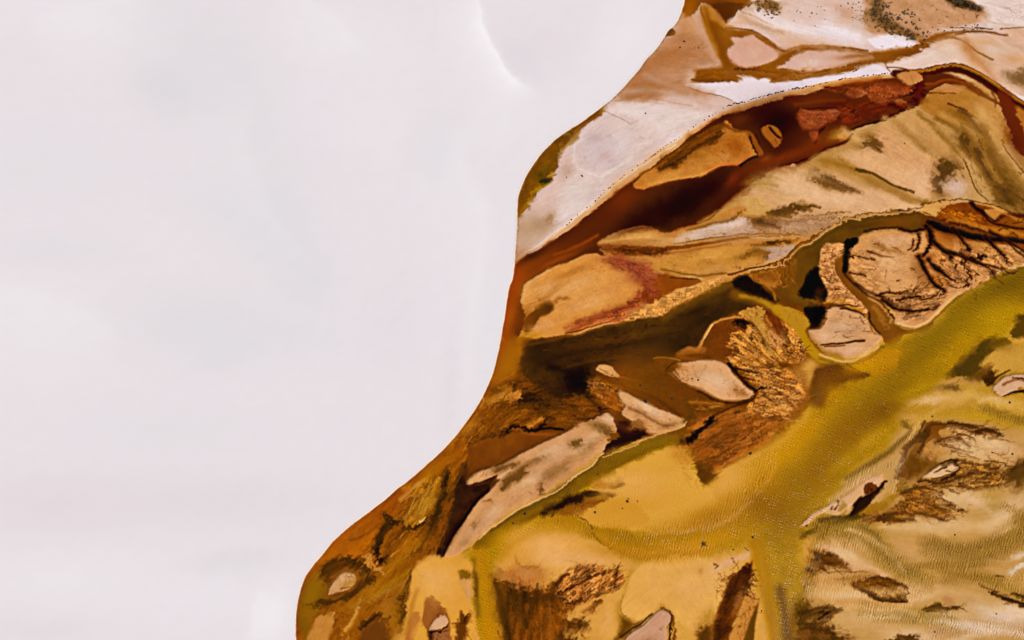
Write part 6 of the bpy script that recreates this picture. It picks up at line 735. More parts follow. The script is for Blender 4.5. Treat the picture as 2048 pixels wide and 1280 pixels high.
# pale crowns and dark wisps of the pale flats
for s_, w0, w1 in (("1850,846 1835,875 1812,905 1798,950", 10, 18), ("1735,1046 1780,1038 1830,1040", 4, 8), ("1893,1010 1915,1018 1930,1020", 5, 2), ("1700,1168 1730,1180 1760,1196", 4, 6), ("1625,1118 1650,1108 1680,1125", 8, 3), ("1988,1186 2020,1200 2055,1212", 4, 8), ("2020,945 2040,930 2060,925", 8, 12), ("1888,850 1920,846 1950,852", 4, 2), ("1940,866 1965,858 1990,866", 7, 3), ("1840,962 1880,962 1920,955", 5, 3), ("1905,925 1915,935 1905,948", 3, 3)): L(s_, '4a2f10', w0, w1, f=5, o=.75, w=8, sp=.4)
B(1990, 690, 30, 9, 10, '58460f', .5); B(1690, 1040, 36, 6, -14, '5a470f', .6); B(1930, 790, 40, 8, -6, 'd2ac66', .6); B(1865, 800, 34, 9, -10, 'd0a862', .6); B(1955, 715, 12, 10, 0, '56440e', .4)

# peach highlights painted into the colour of the sands
for x, y, rx, ry, a, c, o in ((1590, 375, 60, 22, 14, 'e2bc98', .7), (1690, 400, 60, 14, 8, 'e0ba96', .7), (1800, 345, 40, 20, 30, 'dfb68e', .6), (1840, 372, 16, 16, 0, 'e0ba96', .7), (1730, 318, 40, 12, 28, 'dcb084', .6), (1690, 275, 24, 8, 20, 'd2ac62', .5), (1820, 250, 26, 9, 40, 'd4aa76', .6), (1960, 235, 14, 26, -12, 'd2a872', .6), (1905, 372, 22, 14, 20, 'd2bab2', .6), (1150, 575, 50, 14, -22, 'dcac76', .6), (1090, 575, 20, 12, -30, 'dcae7c', .6), (1180, 605, 40, 10, -18, 'dcaa74', .5), (1420, 515, 36, 9, -12, 'daa660', .6), (1290, 470, 36, 6, -4, 'dca868', .6), (1460, 450, 26, 6, -12, 'd8c2b6', .7), (1785, 520, 34, 16, 0, 'dcb088', .6), (1425, 757, 26, 10, 18, 'e0ba98', .6), (1690, 655, 20, 10, 10, 'd8b492', .5), (1300, 815, 30, 5, 25, 'e0ba98', .6), (1560, 50, 50, 9, 20, 'ecdcd6', .6), (1680, 66, 40, 8, 12, 'eee2e2', .7), (1900, 95, 20, 10, 20, 'e4cfc2', .6), (1250, 225, 40, 8, 8, 'e6d8d4', .6), (1330, 255, 30, 10, -30, 'e4d6d2', .6)): B(x, y, rx, ry, a, c, o, w=9)
for s_, w0, w1 in (("1400,30 1418,70 1436,110", 6, 8), ("1450,150 1500,146 1560,150", 8, 5), ("1660,140 1730,122 1800,112", 8, 8), ("1560,100 1620,92 1680,94", 5, 4), ("1290,180 1330,176 1370,186", 8, 4), ("1310,120 1350,108 1390,112", 10, 6), ("1930,90 1955,120 1990,160", 8, 6), ("1480,30 1510,48 1560,64", 4, 3)): L(s_, 'a8784a', w0, w1, f=9, o=.45, w=9)

# south-west bank: mottled peat, combed flecks
for s_, w0, w1, o in (("770,1030 782,1040 800,1046 830,1060", 10, 6, .7), ("772,1046 758,1068 750,1092 756,1116 770,1124", 12, 8, .8), ("690,1118 715,1124 735,1140 742,1165", 8, 12, .6), ("640,1142 660,1124 690,1116", 6, 7, .6), ("660,1206 690,1198 720,1182 745,1160", 6, 10, .5), ("900,945 892,970 885,1000 872,1040", 8, 12, .6), ("880,1000 868,1040 850,1080 830,1110", 10, 8, .5), ("925,930 915,960 910,1000 895,1050", 8, 14, .6), ("820,1060 840,1048 858,1036", 6, 8, .6), ("720,1250 740,1238 760,1230 775,1240", 8, 8, .6), ("800,1195 808,1215 800,1245", 8, 6, .6), ("835,1070 850,1055 866,1050", 5, 5, .5), ("700,1080 730,1066 760,1050", 5, 3, .35), ("640,1205 625,1215 612,1212", 6, 4, .5)): L(s_, '33200a', w0, w1, f=5, o=o, w=9, sp=.45)
R("680,1090 900,930 930,950 880,1060 790,1130 720,1120", -52, 90, 22, 2, '3c240a', .5, spread=12); R("680,1090 900,930 930,950 880,1060 790,1130 720,1120", -52, 90, 18, 1.6, 'd2a050', .5, spread=12); R("680,1150 830,1090 830,1180 740,1270 640,1270", -42, 70, 20, 1.8, '4a2f0e', .5, spread=16); R("680,1150 830,1090 830,1180 740,1270 640,1270", -42, 50, 16, 1.6, 'cc9c4c', .45, spread=16)
L("735,1110 748,1130 768,1146", 'd09c58', 5, 3, f=2, w=5, o=.8); L("838,1044 852,1034 846,1040", 'dcae6c', 4, 2, f=1.5); L("690,1262 704,1240 716,1215", 'd0a258', 5, 3, f=3, o=.7); L("800,1000 830,972 845,962", 'cfa055', 8, 5, f=4, o=.6, sp=.2)
for x, y, rx, ry, a in ((965, 800, 20, 8, -50), (1000, 790, 16, 6, -40), (940, 850, 24, 8, -45), (905, 885, 20, 7, -42)): B(x, y, rx, ry, a, 'ba883a', .6, sp=.3)
R("930,870 1010,770 1030,800 960,885", 125, 50, 16, 1.6, 'c8984a', .5, spread=14); R("930,870 1010,790 1130,800 1100,850 960,885", -14, 90, 18, 2, '2e1a06', .5, spread=20)
# south dunes: peach crowns
for x, y, rx, ry, a, o in ((1385, 1165, 50, 30, -10, .6), (1310, 1160, 40, 24, -20, .5), (870, 1160, 34, 34, 0, .6), (1090, 1100, 50, 22, 14, .6), (1260, 960, 60, 18, -6, .5), (1215, 1240, 14, 40, 10, .5), (1450, 965, 40, 16, -40, .4), (1480, 1200, 10, 26, 20, .4), (1200, 1120, 30, 8, 10, .6)): B(x, y, rx, ry, a, 'e0ae72', o, w=9)
# south-east: cream sand broken by torn crusts
for x, y, rx, ry, a in ((1940, 900, 50, 12, 14), (1990, 888, 30, 10, 12), (1950, 1000, 50, 10, 6), (1870, 1050, 60, 8, 0), (1700, 1108, 36, 9, 26), (1760, 1235, 50, 7, 0), (1700, 1190, 50, 7, 0), (2020, 1225, 40, 8, 8), (1850, 1195, 30, 7, -10), (2000, 1040, 30, 10, -25), (1860, 800, 40, 8, -8), (1990, 800, 40, 7, 10), (1800, 930, 8, 30, 18), (1670, 1010, 30, 7, -28)): B(x, y, rx, ry, a, 'dcbd96', .6, w=9)
for s_, w0, w1 in (("1872,850 1900,842 1935,846 1965,852", 7, 3), ("1920,858 1950,864 1985,862 2000,870", 5, 7), ("1876,884 1900,876 1925,884 1940,896", 6, 3), ("1858,862 1850,880 1838,905", 10, 8), ("1880,930 1920,922 1960,930 2000,940", 5, 4), ("1905,955 1950,948 1990,958", 7, 4), ("1870,975 1920,972 1960,980", 6, 3), ("1800,985 1840,975 1880,990 1905,1010", 9, 5), ("1760,1035 1810,1025 1860,1030 1900,1042", 7, 4), ("1730,1040 1750,1036 1775,1045", 5, 3), ("1640,1120 1660,1108 1690,1126", 9, 4), ("1710,1165 1750,1156 1800,1168", 5, 5), ("1720,1180 1760,1194 1808,1202", 5, 7), ("1600,1225 1640,1215 1680,1216", 10, 5), ("1610,1250 1640,1262 1690,1276", 12, 6), ("1775,1285 1810,1272 1840,1284", 9, 5), ("1960,1170 1990,1184", 3, 3), ("2025,1188 2060,1196", 4, 7), ("1930,1210 1915,1212 1896,1216", 3, 5)): L(s_, '4a2e10', w0, w1, f=4, o=.75, w=9, sp=.55)
PP = spline(pts(POND), False, 5)
TURB = fbm(X, Y, 5, 2, 5.5)
SMEAR()
# the milky pond itself
sl = box(np.array([[-30000, -30000], [1390, 30000]]), 0)
Pp = np.vstack([[[1330, -30000]], PP, [[600, 30000], [-30000, 30000], [-30000, -30000]]])
d = sdf(Pp, X[sl] + 1.2 * WX[sl], Y[sl] + 1.2 * WY[sl])
lay(sl, sstep(.5 - d / 2.4), 'e6dfe2', z=-.02, wet=.4, r=(0, 0), t=.08, n='pond')
lay(sl, np.exp(-(d - 1.2) ** 2 / 3.2), 'f8efea', .9, z=.0, wet=0, n='salt_rim'); lay(sl, np.exp(-(d - 4.5) ** 2 / 3) * sstep(.5 + 1.2 * TURB[sl]), '8a5a34', .35)
LAB[sl] = np.where((LAB[sl] == NAMES['salt_rim']) & (np.abs(d - 1.2) > 1.6), 0, LAB[sl]); LAB[sl] = np.where(d < -.4, NAMES['pond'], LAB[sl]); LAB[sl] = np.where((LAB[sl] == 0) & (d > 2.8), NAMES['mud_flat'], LAB[sl])
SAVE = (C[sl].copy(), d)
def plume(x, y, rx, ry, a, c, o=.6): B(x, y, rx, ry, a, c, min(1, o * 1.35), w=16)
plume(160, 40, 130, 60, 15, 'eae5e8', .6); plume(460, 170, 240, 110, 50, 'dedbde', .6); plume(330, 180, 70, 50, 30, 'dad8db', .55); plume(80, 330, 200, 90, 0, 'e2dee1', .6); plume(470, 430, 120, 80, 30, 'dedcdf', .6); plume(560, 460, 60, 90, -20, 'dad9dc', .5)
plume(700, 90, 130, 60, 20, 'e8e3e5', .7); plume(740, 250, 160, 60, 20, 'e9e3e5', .5); plume(640, 220, 70, 70, 0, 'e6dfe3', .5); plume(880, 300, 60, 70, 30, 'dddbde', .6); plume(60, 640, 160, 90, 10, 'e9e4e6', .6); plume(110, 500, 140, 30, 0, 'e0dde0', .6); plume(400, 640, 160, 80, 0, 'dcdadd', .5)
plume(350, 500, 120, 60, 20, 'e6e0e2', .6); plume(620, 560, 60, 60, 40, 'dcdade', .5); plume(800, 640, 110, 120, 0, 'e2dbdf', .5); plume(560, 680, 160, 50, 0, 'dfdce0', .5); plume(440, 720, 60, 30, -20, 'dcdbde', .45); plume(350, 860, 200, 60, 0, 'e0dde0', .5); plume(700, 850, 160, 60, 0, 'e4dee1', .5)
plume(420, 1000, 300, 60, 0, 'e1d9dc', .7); plume(100, 1010, 140, 60, 0, 'e2d8dc', .7); plume(120, 1160, 160, 50, 0, 'e9e5e7', .6); plume(420, 1190, 160, 60, 0, 'e8e3e6', .6); plume(480, 1120, 100, 26, -6, 'dedadc', .6); plume(80, 1260, 120, 30, 0, 'e2dadd', .6); plume(545, 1240, 26, 60, 15, 'f0ecee', .6); plume(420, 1270, 120, 40, 0, 'e5dfe2', .6)
plume(990, 660, 30, 160, 6, 'e3e1e4', .5); plume(905, 720, 20, 140, 4, 'dfd7db', .5); plume(1100, 90, 110, 60, 10, 'e3dade', .55); plume(1240, 70, 70, 80, 20, 'eae5e7', .7); plume(1160, 30, 60, 60, 0, 'e4dcdf', .5); plume(1000, 250, 110, 40, -20, 'e8e3e5', .6); plume(1040, 120, 60, 30, 50, 'dcd8db', .5)
def curtain(s, w, f, c, o):
    """one-sided turbid front"""
    P = spline(pts(s), False, 6); sl = box(P, f + w + 30); x = X[sl] + 8 * WX[sl]; y = Y[sl] + 8 * WY[sl]
    best = np.full(x.shape, 1e9, F); sd = np.zeros(x.shape, F); tt = np.zeros(x.shape, F); n = len(P) - 1
    for i in range(n):
        ax, ay = P[i]; dx, dy = P[i + 1] - P[i]; L2 = dx * dx + dy * dy; t = np.clip(((x - ax) * dx + (y - ay) * dy) / L2, 0, 1)
        q = np.hypot(x - ax - t * dx, y - ay - t * dy); cr = dx * (y - ay) - dy * (x - ax); k = q < best
        best[k] = q[k]; sd[k] = np.sign(cr)[k]; tt[k] = ((i + t) / n)[k]
    s_ = best * sd; m = np.where(s_ > 0, np.exp(-s_ / f), np.exp(-s_ * s_ / (w * w))) * np.clip(np.sin(np.clip(tt, 0, 1) * math.pi) * 1.6, 0, 1)
    lay(sl, m, c, o)
curtain("948,-60 960,40 975,80 1000,125 1030,162 1075,190", 7, 34, 'f5f2f3', .9); curtain("930,230 920,300 928,360 955,410 965,470 950,560 935,700 925,840", 20, 50, 'ece9eb', .5); curtain("560,-20 660,40 720,110", 16, 70, 'ece8ea', .5); curtain("-60,580 60,590 180,640 240,700", 20, 90, 'ebe8ea', .45)
curtain("505,1300 508,1230 530,1170", 9, 40, 'f0edef', .6); curtain("60,60 160,20 330,-20", 16, 60, 'ece8ea', .4); curtain("530,230 480,260 520,400 640,560", 16, 60, 'e9e4e7', .4); curtain("840,330 850,370 930,375", 12, 40, 'e8e4e7', .4)
k = sstep(.5 - SAVE[1] / 2.4)[..., None]; C[sl] = SAVE[0] * (1 - k) + C[sl] * k                     # nothing of the plumes leaves the pond
# ------------------------------------------------------------------ relief
LW = np.clip(WET, 0, 1)
dry = 1 - LW
Z *= .45
Z += dry * (.03 * MF + .008 * (HF - .5) * TX * 2)
def ripple(ang, wl, ln, seed):
    a = math.radians(ang); x = X + 9 * WX; y = Y + 9 * WY; u = x * math.cos(a) + y * math.sin(a); v = y * math.cos(a) - x * math.sin(a)
    ph = 2 * math.pi * u / wl + 3.4 * fbm(u * .8, v * .45, 17, 2, seed, .5) + .9 * fbm(u, v * .6, 6, 1, seed + 31)
    return (np.sin(ph) * np.clip(.55 + 1.0 * fbm(X, Y, 13, 2, seed + 60), .1, 1.3)).astype(F)
RIPA = ripple(112, 5.6, 0, 410.); RIPB = ripple(-16, 5.6, 0, 470.)
Z += RIP_Z * (RA * RIPA + RB * RIPB); C *= (1 + RIP_C * (RA * RIPA + RB * RIPB))[..., None]  # ripple light and dark also painted into the colour
far = np.clip((np.maximum(np.abs(X - 1024) - 1700, np.abs(Y - 640) - 1300)) / 2500, 0, 1)
# grain and mottle that belong to the sediment
G1 = fbm(X, Y, 14, 4, 201.1, .65); G2 = fbm(X, Y, 4.2, 2, 230.4, .7)
C *= np.clip(1 + TX * (.025 * G1 + .012 * G2 + .05 * MF) + TX ** 4 * (.10 * G1 + .06 * G2), .5, 1.5)[..., None]
C = np.clip(C, 0, 1)
def blur(a, r):
    for _ in range(2):
        for ax in (0, 1):
            p_ = np.pad(a, [(r + 1, r) if k == ax else (0, 0) for k in range(3)], mode='edge'); c_ = np.cumsum(p_, axis=ax, dtype=np.float64); n = a.shape[ax]
            a = ((np.take(c_, np.arange(2 * r + 1, 2 * r + 1 + n), ax) - np.take(c_, np.arange(n), ax)) / (2 * r + 1)).astype(F)
    return a
landk = (LAB != NAMES['pond'])[..., None]
C = np.clip(C + landk * (CRISP * (C - blur(C, 2)) + LOCAL * (C - blur(C, 9))), .008, 1)      # local contrast: bright halos and darker edges put into the colour
lum = C @ np.array([.3, .55, .15], F)
C = np.where(landk, np.clip(lum[..., None] + (C - lum[..., None]) * SATUR, 0, 1), C)
wt = sstep((lum - .1) / .3)[..., None]; C = np.where(landk, C ** (1 + (np.array(TONE, F) - 1) * wt), C)
C = np.where(landk, np.clip(C - CONTR * (C * (1 - C)) * np.clip(1.25 - 2.2 * lum, -.6, 1.2)[..., None], .004, 1), C)
LIN = np.where(C < .04045, C / 12.92, ((C + .055) / 1.055) ** 2.4).astype(F)
GAIN = np.array(ALB_GAIN, F)
LIN = np.clip(LIN * GAIN - np.where(landk, OFFSET, 0) * (.4 + .6 * np.clip(WET, 0, 1))[..., None], .0015, 1).astype(F)
# ------------------------------------------------------------------ materials
def nt(name):
    m = bpy.data.materials.new(name); m.use_nodes = True; t = m.node_tree; t.nodes.clear()
    out = t.nodes.new('ShaderNodeOutputMaterial'); b = t.nodes.new('ShaderNodeBsdfPrincipled'); t.links.new(b.outputs[0], out.inputs[0])
    return m, t, b
def math_(t, op, a, b=None, c=None, clamp=False):
    n = t.nodes.new('ShaderNodeMath'); n.operation = op; n.use_clamp = clamp
    for i, v in enumerate((a, b, c)):
        if v is None: continue
        if isinstance(v, (int, float)): n.inputs[i].default_value = v
        else: t.links.new(v, n.inputs[i])
    return n.outputs[0]
def ground_mat():
    m, t, b = nt('delta_sediment'); N = t.nodes; K = t.links.new
    at = N.new('ShaderNodeAttribute'); at.attribute_name = 'sediment'
    fx = N.new('ShaderNodeAttribute'); fx.attribute_name = 'surface'
    sep = N.new('ShaderNodeSeparateColor'); K(fx.outputs['Color'], sep.inputs[0])
    wet, ra, rb = sep.outputs
    tc = N.new('ShaderNodeTexCoord')
    def tex(sc, rot, det, rough=.6, dist=0.0):
        mp = N.new('ShaderNodeMapping'); K(tc.outputs['Object'], mp.inputs[0]); mp.vector_type = 'TEXTURE'; mp.inputs['Scale'].default_value = [1 / v for v in sc]; mp.inputs['Rotation'].default_value = (0, 0, rot)
        n = N.new('ShaderNodeTexNoise'); K(mp.outputs[0], n.inputs[0]); n.inputs['Scale'].default_value = 1; n.inputs['Detail'].default_value = det; n.inputs['Roughness'].default_value = rough; n.inputs['Distortion'].default_value = dist
        return n.outputs[0]
    # sand grain in the colour
    g = tex((5, 5, 5), 0, 4, .75); gain = math_(t, 'MULTIPLY_ADD', g, .06, .97)
    vm = N.new('ShaderNodeVectorMath'); vm.operation = 'SCALE'; K(at.outputs['Color'], vm.inputs[0]); K(gain, vm.inputs['Scale'])
    mx = N.new('ShaderNodeMix'); mx.data_type = 'RGBA'; K(fx.outputs['Alpha'], mx.inputs['Factor']); K(at.outputs['Color'], mx.inputs['A']); K(vm.outputs[0], mx.inputs['B'])
    K(math_(t, 'MULTIPLY_ADD', wet, -.72, .92), b.inputs['Roughness']); K(math_(t, 'MULTIPLY_ADD', math_(t, 'MAXIMUM', ra, rb), .055, .025), b.inputs['Specular IOR Level']); b.inputs['IOR'].default_value = 1.33
    def wave(rot, period, dist, dsc):
        mp = N.new('ShaderNodeMapping'); K(tc.outputs['Object'], mp.inputs[0]); mp.vector_type = 'TEXTURE'; mp.inputs['Scale'].default_value = (1, 1.6, 1); mp.inputs['Rotation'].default_value = (0, 0, rot)
        n = N.new('ShaderNodeTexWave'); n.wave_type = 'BANDS'; n.bands_direction = 'X'; n.wave_profile = 'SIN'; K(mp.outputs[0], n.inputs[0]); n.inputs['Scale'].default_value = .314 / period; n.inputs['Distortion'].default_value = dist; n.inputs['Detail'].default_value = 2; n.inputs['Detail Scale'].default_value = dsc; n.inputs['Detail Roughness'].default_value = .6
        patch = tex((.55, .55, 1), .3, 2, .6); pm = math_(t, 'MULTIPLY_ADD', patch, 3.2, -1.0, clamp=True)
        return math_(t, 'MULTIPLY_ADD', math_(t, 'SUBTRACT', n.outputs['Fac'], .5), pm, .5)
    r1 = wave(RIP_A, .56, 8.5, 1.5); r2 = wave(RIP_B, .52, 7.5, 1.3); fine = tex((6, 6, 6), .4, 3, .7)
    # ripple light and shade painted into the colour: pale crests, dark troughs
    q = math_(t, 'MULTIPLY', math_(t, 'SUBTRACT', r1, .5), ra); q = math_(t, 'MULTIPLY_ADD', math_(t, 'SUBTRACT', r2, .5), math_(t, 'MULTIPLY', rb, 1.45), q); q = math_(t, 'MULTIPLY_ADD', q, RIP_K, 1.0); q = math_(t, 'MAXIMUM', q, .3)
    vr = N.new('ShaderNodeVectorMath'); vr.operation = 'SCALE'; K(mx.outputs['Result'], vr.inputs[0]); K(q, vr.inputs['Scale']); K(vr.outputs[0], b.inputs['Base Color'])
    h = math_(t, 'MULTIPLY', r1, ra); h = math_(t, 'MULTIPLY_ADD', r2, rb, h); dryf = math_(t, 'SUBTRACT', 1, wet, clamp=True); h = math_(t, 'MULTIPLY', h, 1.0)
    h2 = math_(t, 'MULTIPLY', fine, math_(t, 'MULTIPLY', dryf, .03)); h = math_(t, 'ADD', h, h2)
    bp = N.new('ShaderNodeBump'); bp.inputs['Strength'].default_value = 1; bp.inputs['Distance'].default_value = RIP_H; K(h, bp.inputs['Height']); K(bp.outputs[0], b.inputs['Normal'])
    return m
def plain(name, c, rough=.9, sc=6, amp=.5):
    m, t, b = nt(name); n = t.nodes.new('ShaderNodeTexNoise'); n.inputs['Scale'].default_value = sc; n.inputs['Detail'].default_value = 4
    r = t.nodes.new('ShaderNodeMix'); r.data_type = 'RGBA'; t.links.new(n.outputs[0], r.inputs['Factor']); c = np.array(c)
    r.inputs['A'].default_value = (*(c * (1 - amp)), 1); r.inputs['B'].default_value = (*(c * (1 + amp)), 1); t.links.new(r.outputs['Result'], b.inputs['Base Color']); b.inputs['Roughness'].default_value = rough; b.inputs['Specular IOR Level'].default_value = .2
    return m
GM = ground_mat()
# ------------------------------------------------------------------ one surface, cut into the pieces of the place
WXm = (X - 1024) * M_PX; WYm = (640 - Y) * M_PX
gx = np.gradient(Z, axis=1) / np.maximum(np.gradient(X, axis=1), 1e-3) / M_PX; gy = -np.gradient(Z, axis=0) / np.maximum(np.gradient(Y, axis=0), 1e-3) / M_PX
NRM = np.stack([-gx, -gy, np.ones_like(gx)], -1); NRM /= np.linalg.norm(NRM, axis=-1, keepdims=True)
fl = LAB[:-1, :-1].copy()
def build(name, faces, z, center=None):
    """mesh of the grid cells marked in faces"""
    j, i = np.nonzero(faces); a = j * NX + i
    quads = np.stack([a + NX, a + NX + 1, a + 1, a], 1)
    u, inv = np.unique(quads, return_inverse=True); inv = inv.reshape(-1).astype(np.int32)
    V = np.stack([WXm.ravel()[u], WYm.ravel()[u], z.ravel()[u]], 1).astype(F); c0 = np.zeros(3, F)
    if center: c0 = np.array([V[:, 0].mean(), V[:, 1].mean(), V[:, 2].min()], F); V = V - c0
    me = bpy.data.meshes.new(name); n = len(u); q = len(a)
    me.vertices.add(n); me.vertices.foreach_set('co', V.ravel()); me.loops.add(4 * q); me.loops.foreach_set('vertex_index', inv)
    me.polygons.add(q); me.polygons.foreach_set('loop_start', np.arange(0, 4 * q, 4, dtype=np.int32)); me.polygons.foreach_set('use_smooth', np.ones(q, bool))
    me.update(calc_edges=True)
    k = me.attributes.new('sediment', 'FLOAT_COLOR', 'POINT'); k.data.foreach_set('color', np.concatenate([LIN.reshape(-1, 3)[u], np.ones((n, 1), F)], 1).ravel())
    k = me.attributes.new('surface', 'FLOAT_COLOR', 'POINT'); k.data.foreach_set('color', np.stack([LW.ravel()[u], RA.ravel()[u], RB.ravel()[u], np.clip(TX.ravel()[u], 0, 1)], 1).astype(F).ravel())
    me.normals_split_custom_set_from_vertices(NRM.reshape(-1, 3)[u])
    me.materials.append(GM); o = bpy.data.objects.new(name, me); COL.objects.link(o); o.location = c0.tolist() if center else (0, 0, 0)
    return o
SANDBARS = {
 'tan_bar_a': "rounded tan sandbar ringed by brown runnels below the orange pool at the top",
 'tan_bar_b': "flat pale-centred tan sandbar just above the white salt strip, east of the rounded one",
 'ochre_bar': "ochre sandbar with a dark mottled back along the north bank of the dark red channel",
 'oval_bar': "small striped oval bar of brown sand standing in the darkest red water",
 'orange_bar': "broad orange sandbar with a hooked bay in its west end, facing the white pond",
 'ribbed_bar': "narrow ribbed sandbar between black pools and the brown creek",
 'fan_bar': "great tan fan of sand cut by black branching creeks above the gold river",
 'triangle_island': "pale triangular island where the brown creek meets the gold river",
 'eye_island': "pale eye-shaped island pointed at its east end among the brown flats",
 'small_islet': "tiny orange pointed islet in the dark brown channel above the wedge sandbar",
 'wedge_bar': "wedge-shaped tan sandbar with a mottled lower side beside the black pool",
 'long_bar': "long pale sandbar with olive stains along the olive green reach of the river",
 'oval_island': "small pale oval island ringed by dark mud close to the white pond",
 'pear_island': "pinkish pear-shaped island with a dark moat at the bottom edge",
 'pale_knob': "small pale knob of sand with a black crack below it in the yellow south-west dune",
 'east_islet': "pink-tan islet cut by the right edge of the view, below the yellow shoal",
 'white_islet': "small whitish lens-shaped islet with a black rim in the brown creviced flat",
 'pink_spit': "pink sand spit with black claw-like cuts and a dark shadow painted on its south side",
 'brown_islet': "dark brown crusted islet in the rippled pale flats",
 'dark_islet': "thin dark olive wedge-shaped islet in the rippled pale flats near the lower right",
}
SETTING = {'pond': 'pond', 'river': 'river', 'red_channel': 'red_channel', 'brown_channel': 'brown_channel', 'salt_flat': 'salt_flat', 'salt_rim': 'salt_shoreline'}
UNDER = Z.copy(); taken = np.zeros(fl.shape, bool)
for key, nm in SETTING.items():
    f_ = fl == NAMES[key]
    o = build(nm, f_, Z); o['kind'] = 'structure'; taken |= f_
for key, lab in SANDBARS.items():
    f_ = fl == NAMES[key]
    if f_.sum() < 20: print('LOST', key, f_.sum()); continue
    o = build('sandbar', f_, Z, True); o['label'] = lab; o['category'] = 'sandbar'; o['group'] = 'sandbars of the delta'
    e = np.zeros((NY, NX), np.int8); e[:-1, :-1] += f_; e[1:, :-1] += f_; e[:-1, 1:] += f_; e[1:, 1:] += f_
    UNDER[e == 4] -= .2
o = build('mud_flat', ~taken, UNDER); o['kind'] = 'structure'
# ------------------------------------------------------------------ loose things lying on the delta
def ground(px, py):
    i = int(np.clip(np.searchsorted(xs, px), 0, NX - 1)); j = int(np.clip(np.searchsorted(ys, py), 0, NY - 1)); return float(Z[j, i])
def place(o, px, py, s=1, rz=None, dz=0.0):
    o.location = ((px - 1024) * M_PX, (640 - py) * M_PX, ground(px, py) + dz); o.rotation_euler = (0, 0, random.uniform(0, 6.28) if rz is None else rz); o.scale = (s, s, s) if not isinstance(s, tuple) else s
def tag(o, lab, cat, grp=None):
    o['label'] = lab; o['category'] = cat
    if grp: o['group'] = grp
def mesh_obj(name, bm, mat):
    me = bpy.data.meshes.new(name); bm.to_mesh(me); bm.free(); me.materials.append(mat); return me
STONE_M = plain('dark_wet_stone', (.035, .022, .012)); SHRUB_M = plain('salt_scrub_leaf', (.15, .095, .05), sc=12); WOOD_M = plain('bleached_wood', (.05, .03, .016)); REED_M = plain('dark_weed', (.02, .02, .004))
def stone_mesh(seed):
    bm = bmesh.new(); bmesh.ops.create_icosphere(bm, subdivisions=2, radius=.5)
    for v in bm.verts:
        n = mnoise.noise(v.co * 2.1 + Vector((seed * 7.1, 0, 0))); v.co *= 1 + .45 * n; v.co.z = v.co.z * .55 + .08
    return mesh_obj('stone', bm, STONE_M)
def shrub_mesh(seed, mat, name='shrub', leaves=150, tall=.5):
    r = random.Random(seed); bm = bmesh.new()
    for k in range(9):                                          # wiry stems
        a = r.uniform(0, 6.28); q = Vector((math.cos(a), math.sin(a), 0)); tip = q * r.uniform(.15, .4) + Vector((0, 0, tall * r.uniform(.5, .9))); s = Vector((-q.y, q.x, 0)) * .012
        vs = [bm.verts.new(p) for p in (s, -s, tip - s * .4, tip + s * .4)]; bm.faces.new(vs)
    lob = [(r.uniform(-.3, .3), r.uniform(-.3, .3), r.uniform(.14, .3)) for _ in range(6)]
    for k in range(leaves):
        cx, cy, cr = r.choice(lob); v = Vector((r.gauss(0, 1), r.gauss(0, 1), abs(r.gauss(0, 1)))).normalized() * cr * r.uniform(.5, 1.15)
        p = Vector((cx, cy, tall * .25)) + Vector((v.x, v.y, v.z * tall * 2)); d = Vector((r.gauss(0, 1), r.gauss(0, 1), r.gauss(0, .6))).normalized(); e = d.cross(Vector((r.gauss(0, 1), r.gauss(0, 1), 1))).normalized(); l = r.uniform(.05, .11)
        vs = [bm.verts.new(p + d * l), bm.verts.new(p + e * l * .45), bm.verts.new(p - d * l), bm.verts.new(p - e * l * .45)]; bm.faces.new(vs)
    return mesh_obj(name, bm, mat)
STONES = [stone_mesh(k) for k in range(5)]; SHRUBS = [shrub_mesh(k, SHRUB_M) for k in range(5)]
def add(name, me, lab, cat, grp, px, py, s, rz=None, dz=0.0):
    o = bpy.data.objects.new(name, me); COL.objects.link(o); place(o, px, py, s, rz, dz); tag(o, lab, cat, grp); return o
# stones strung along the salt bank
ROW = spline(pts("1125,457 1160,426 1185,406 1207,385 1235,362 1270,335 1300,315 1325,296 1350,280 1375,262 1400,246 1432,226 1460,210 1480,206 1512,197 1550,186 1582,179 1625,172 1660,164 1700,155 1748,150 1800,145"), False, 10)
seg = np.hypot(*(ROW[1:] - ROW[:-1]).T); cum = np.concatenate([[0], np.cumsum(seg)]); s = 0
while s < cum[-1]:
    px = np.interp(s, cum, ROW[:, 0]) + random.gauss(0, .8); py = np.interp(s, cum, ROW[:, 1]) + random.gauss(0, .8); q = random.uniform(.22, .42); east = px > 1440
    if random.random() < (.95 if east else .75): add('stone', random.choice(STONES), 'small dark stone in the long row edging the white salt bank', 'stone', 'stones along the salt bank', px, py, (q * random.uniform(1.2, 2.2) if east else q, q * .8, q * .6), math.radians(random.uniform(5, 35)), -.02)
    s += random.uniform(4.5, 8) if not east else random.uniform(4.5, 7)
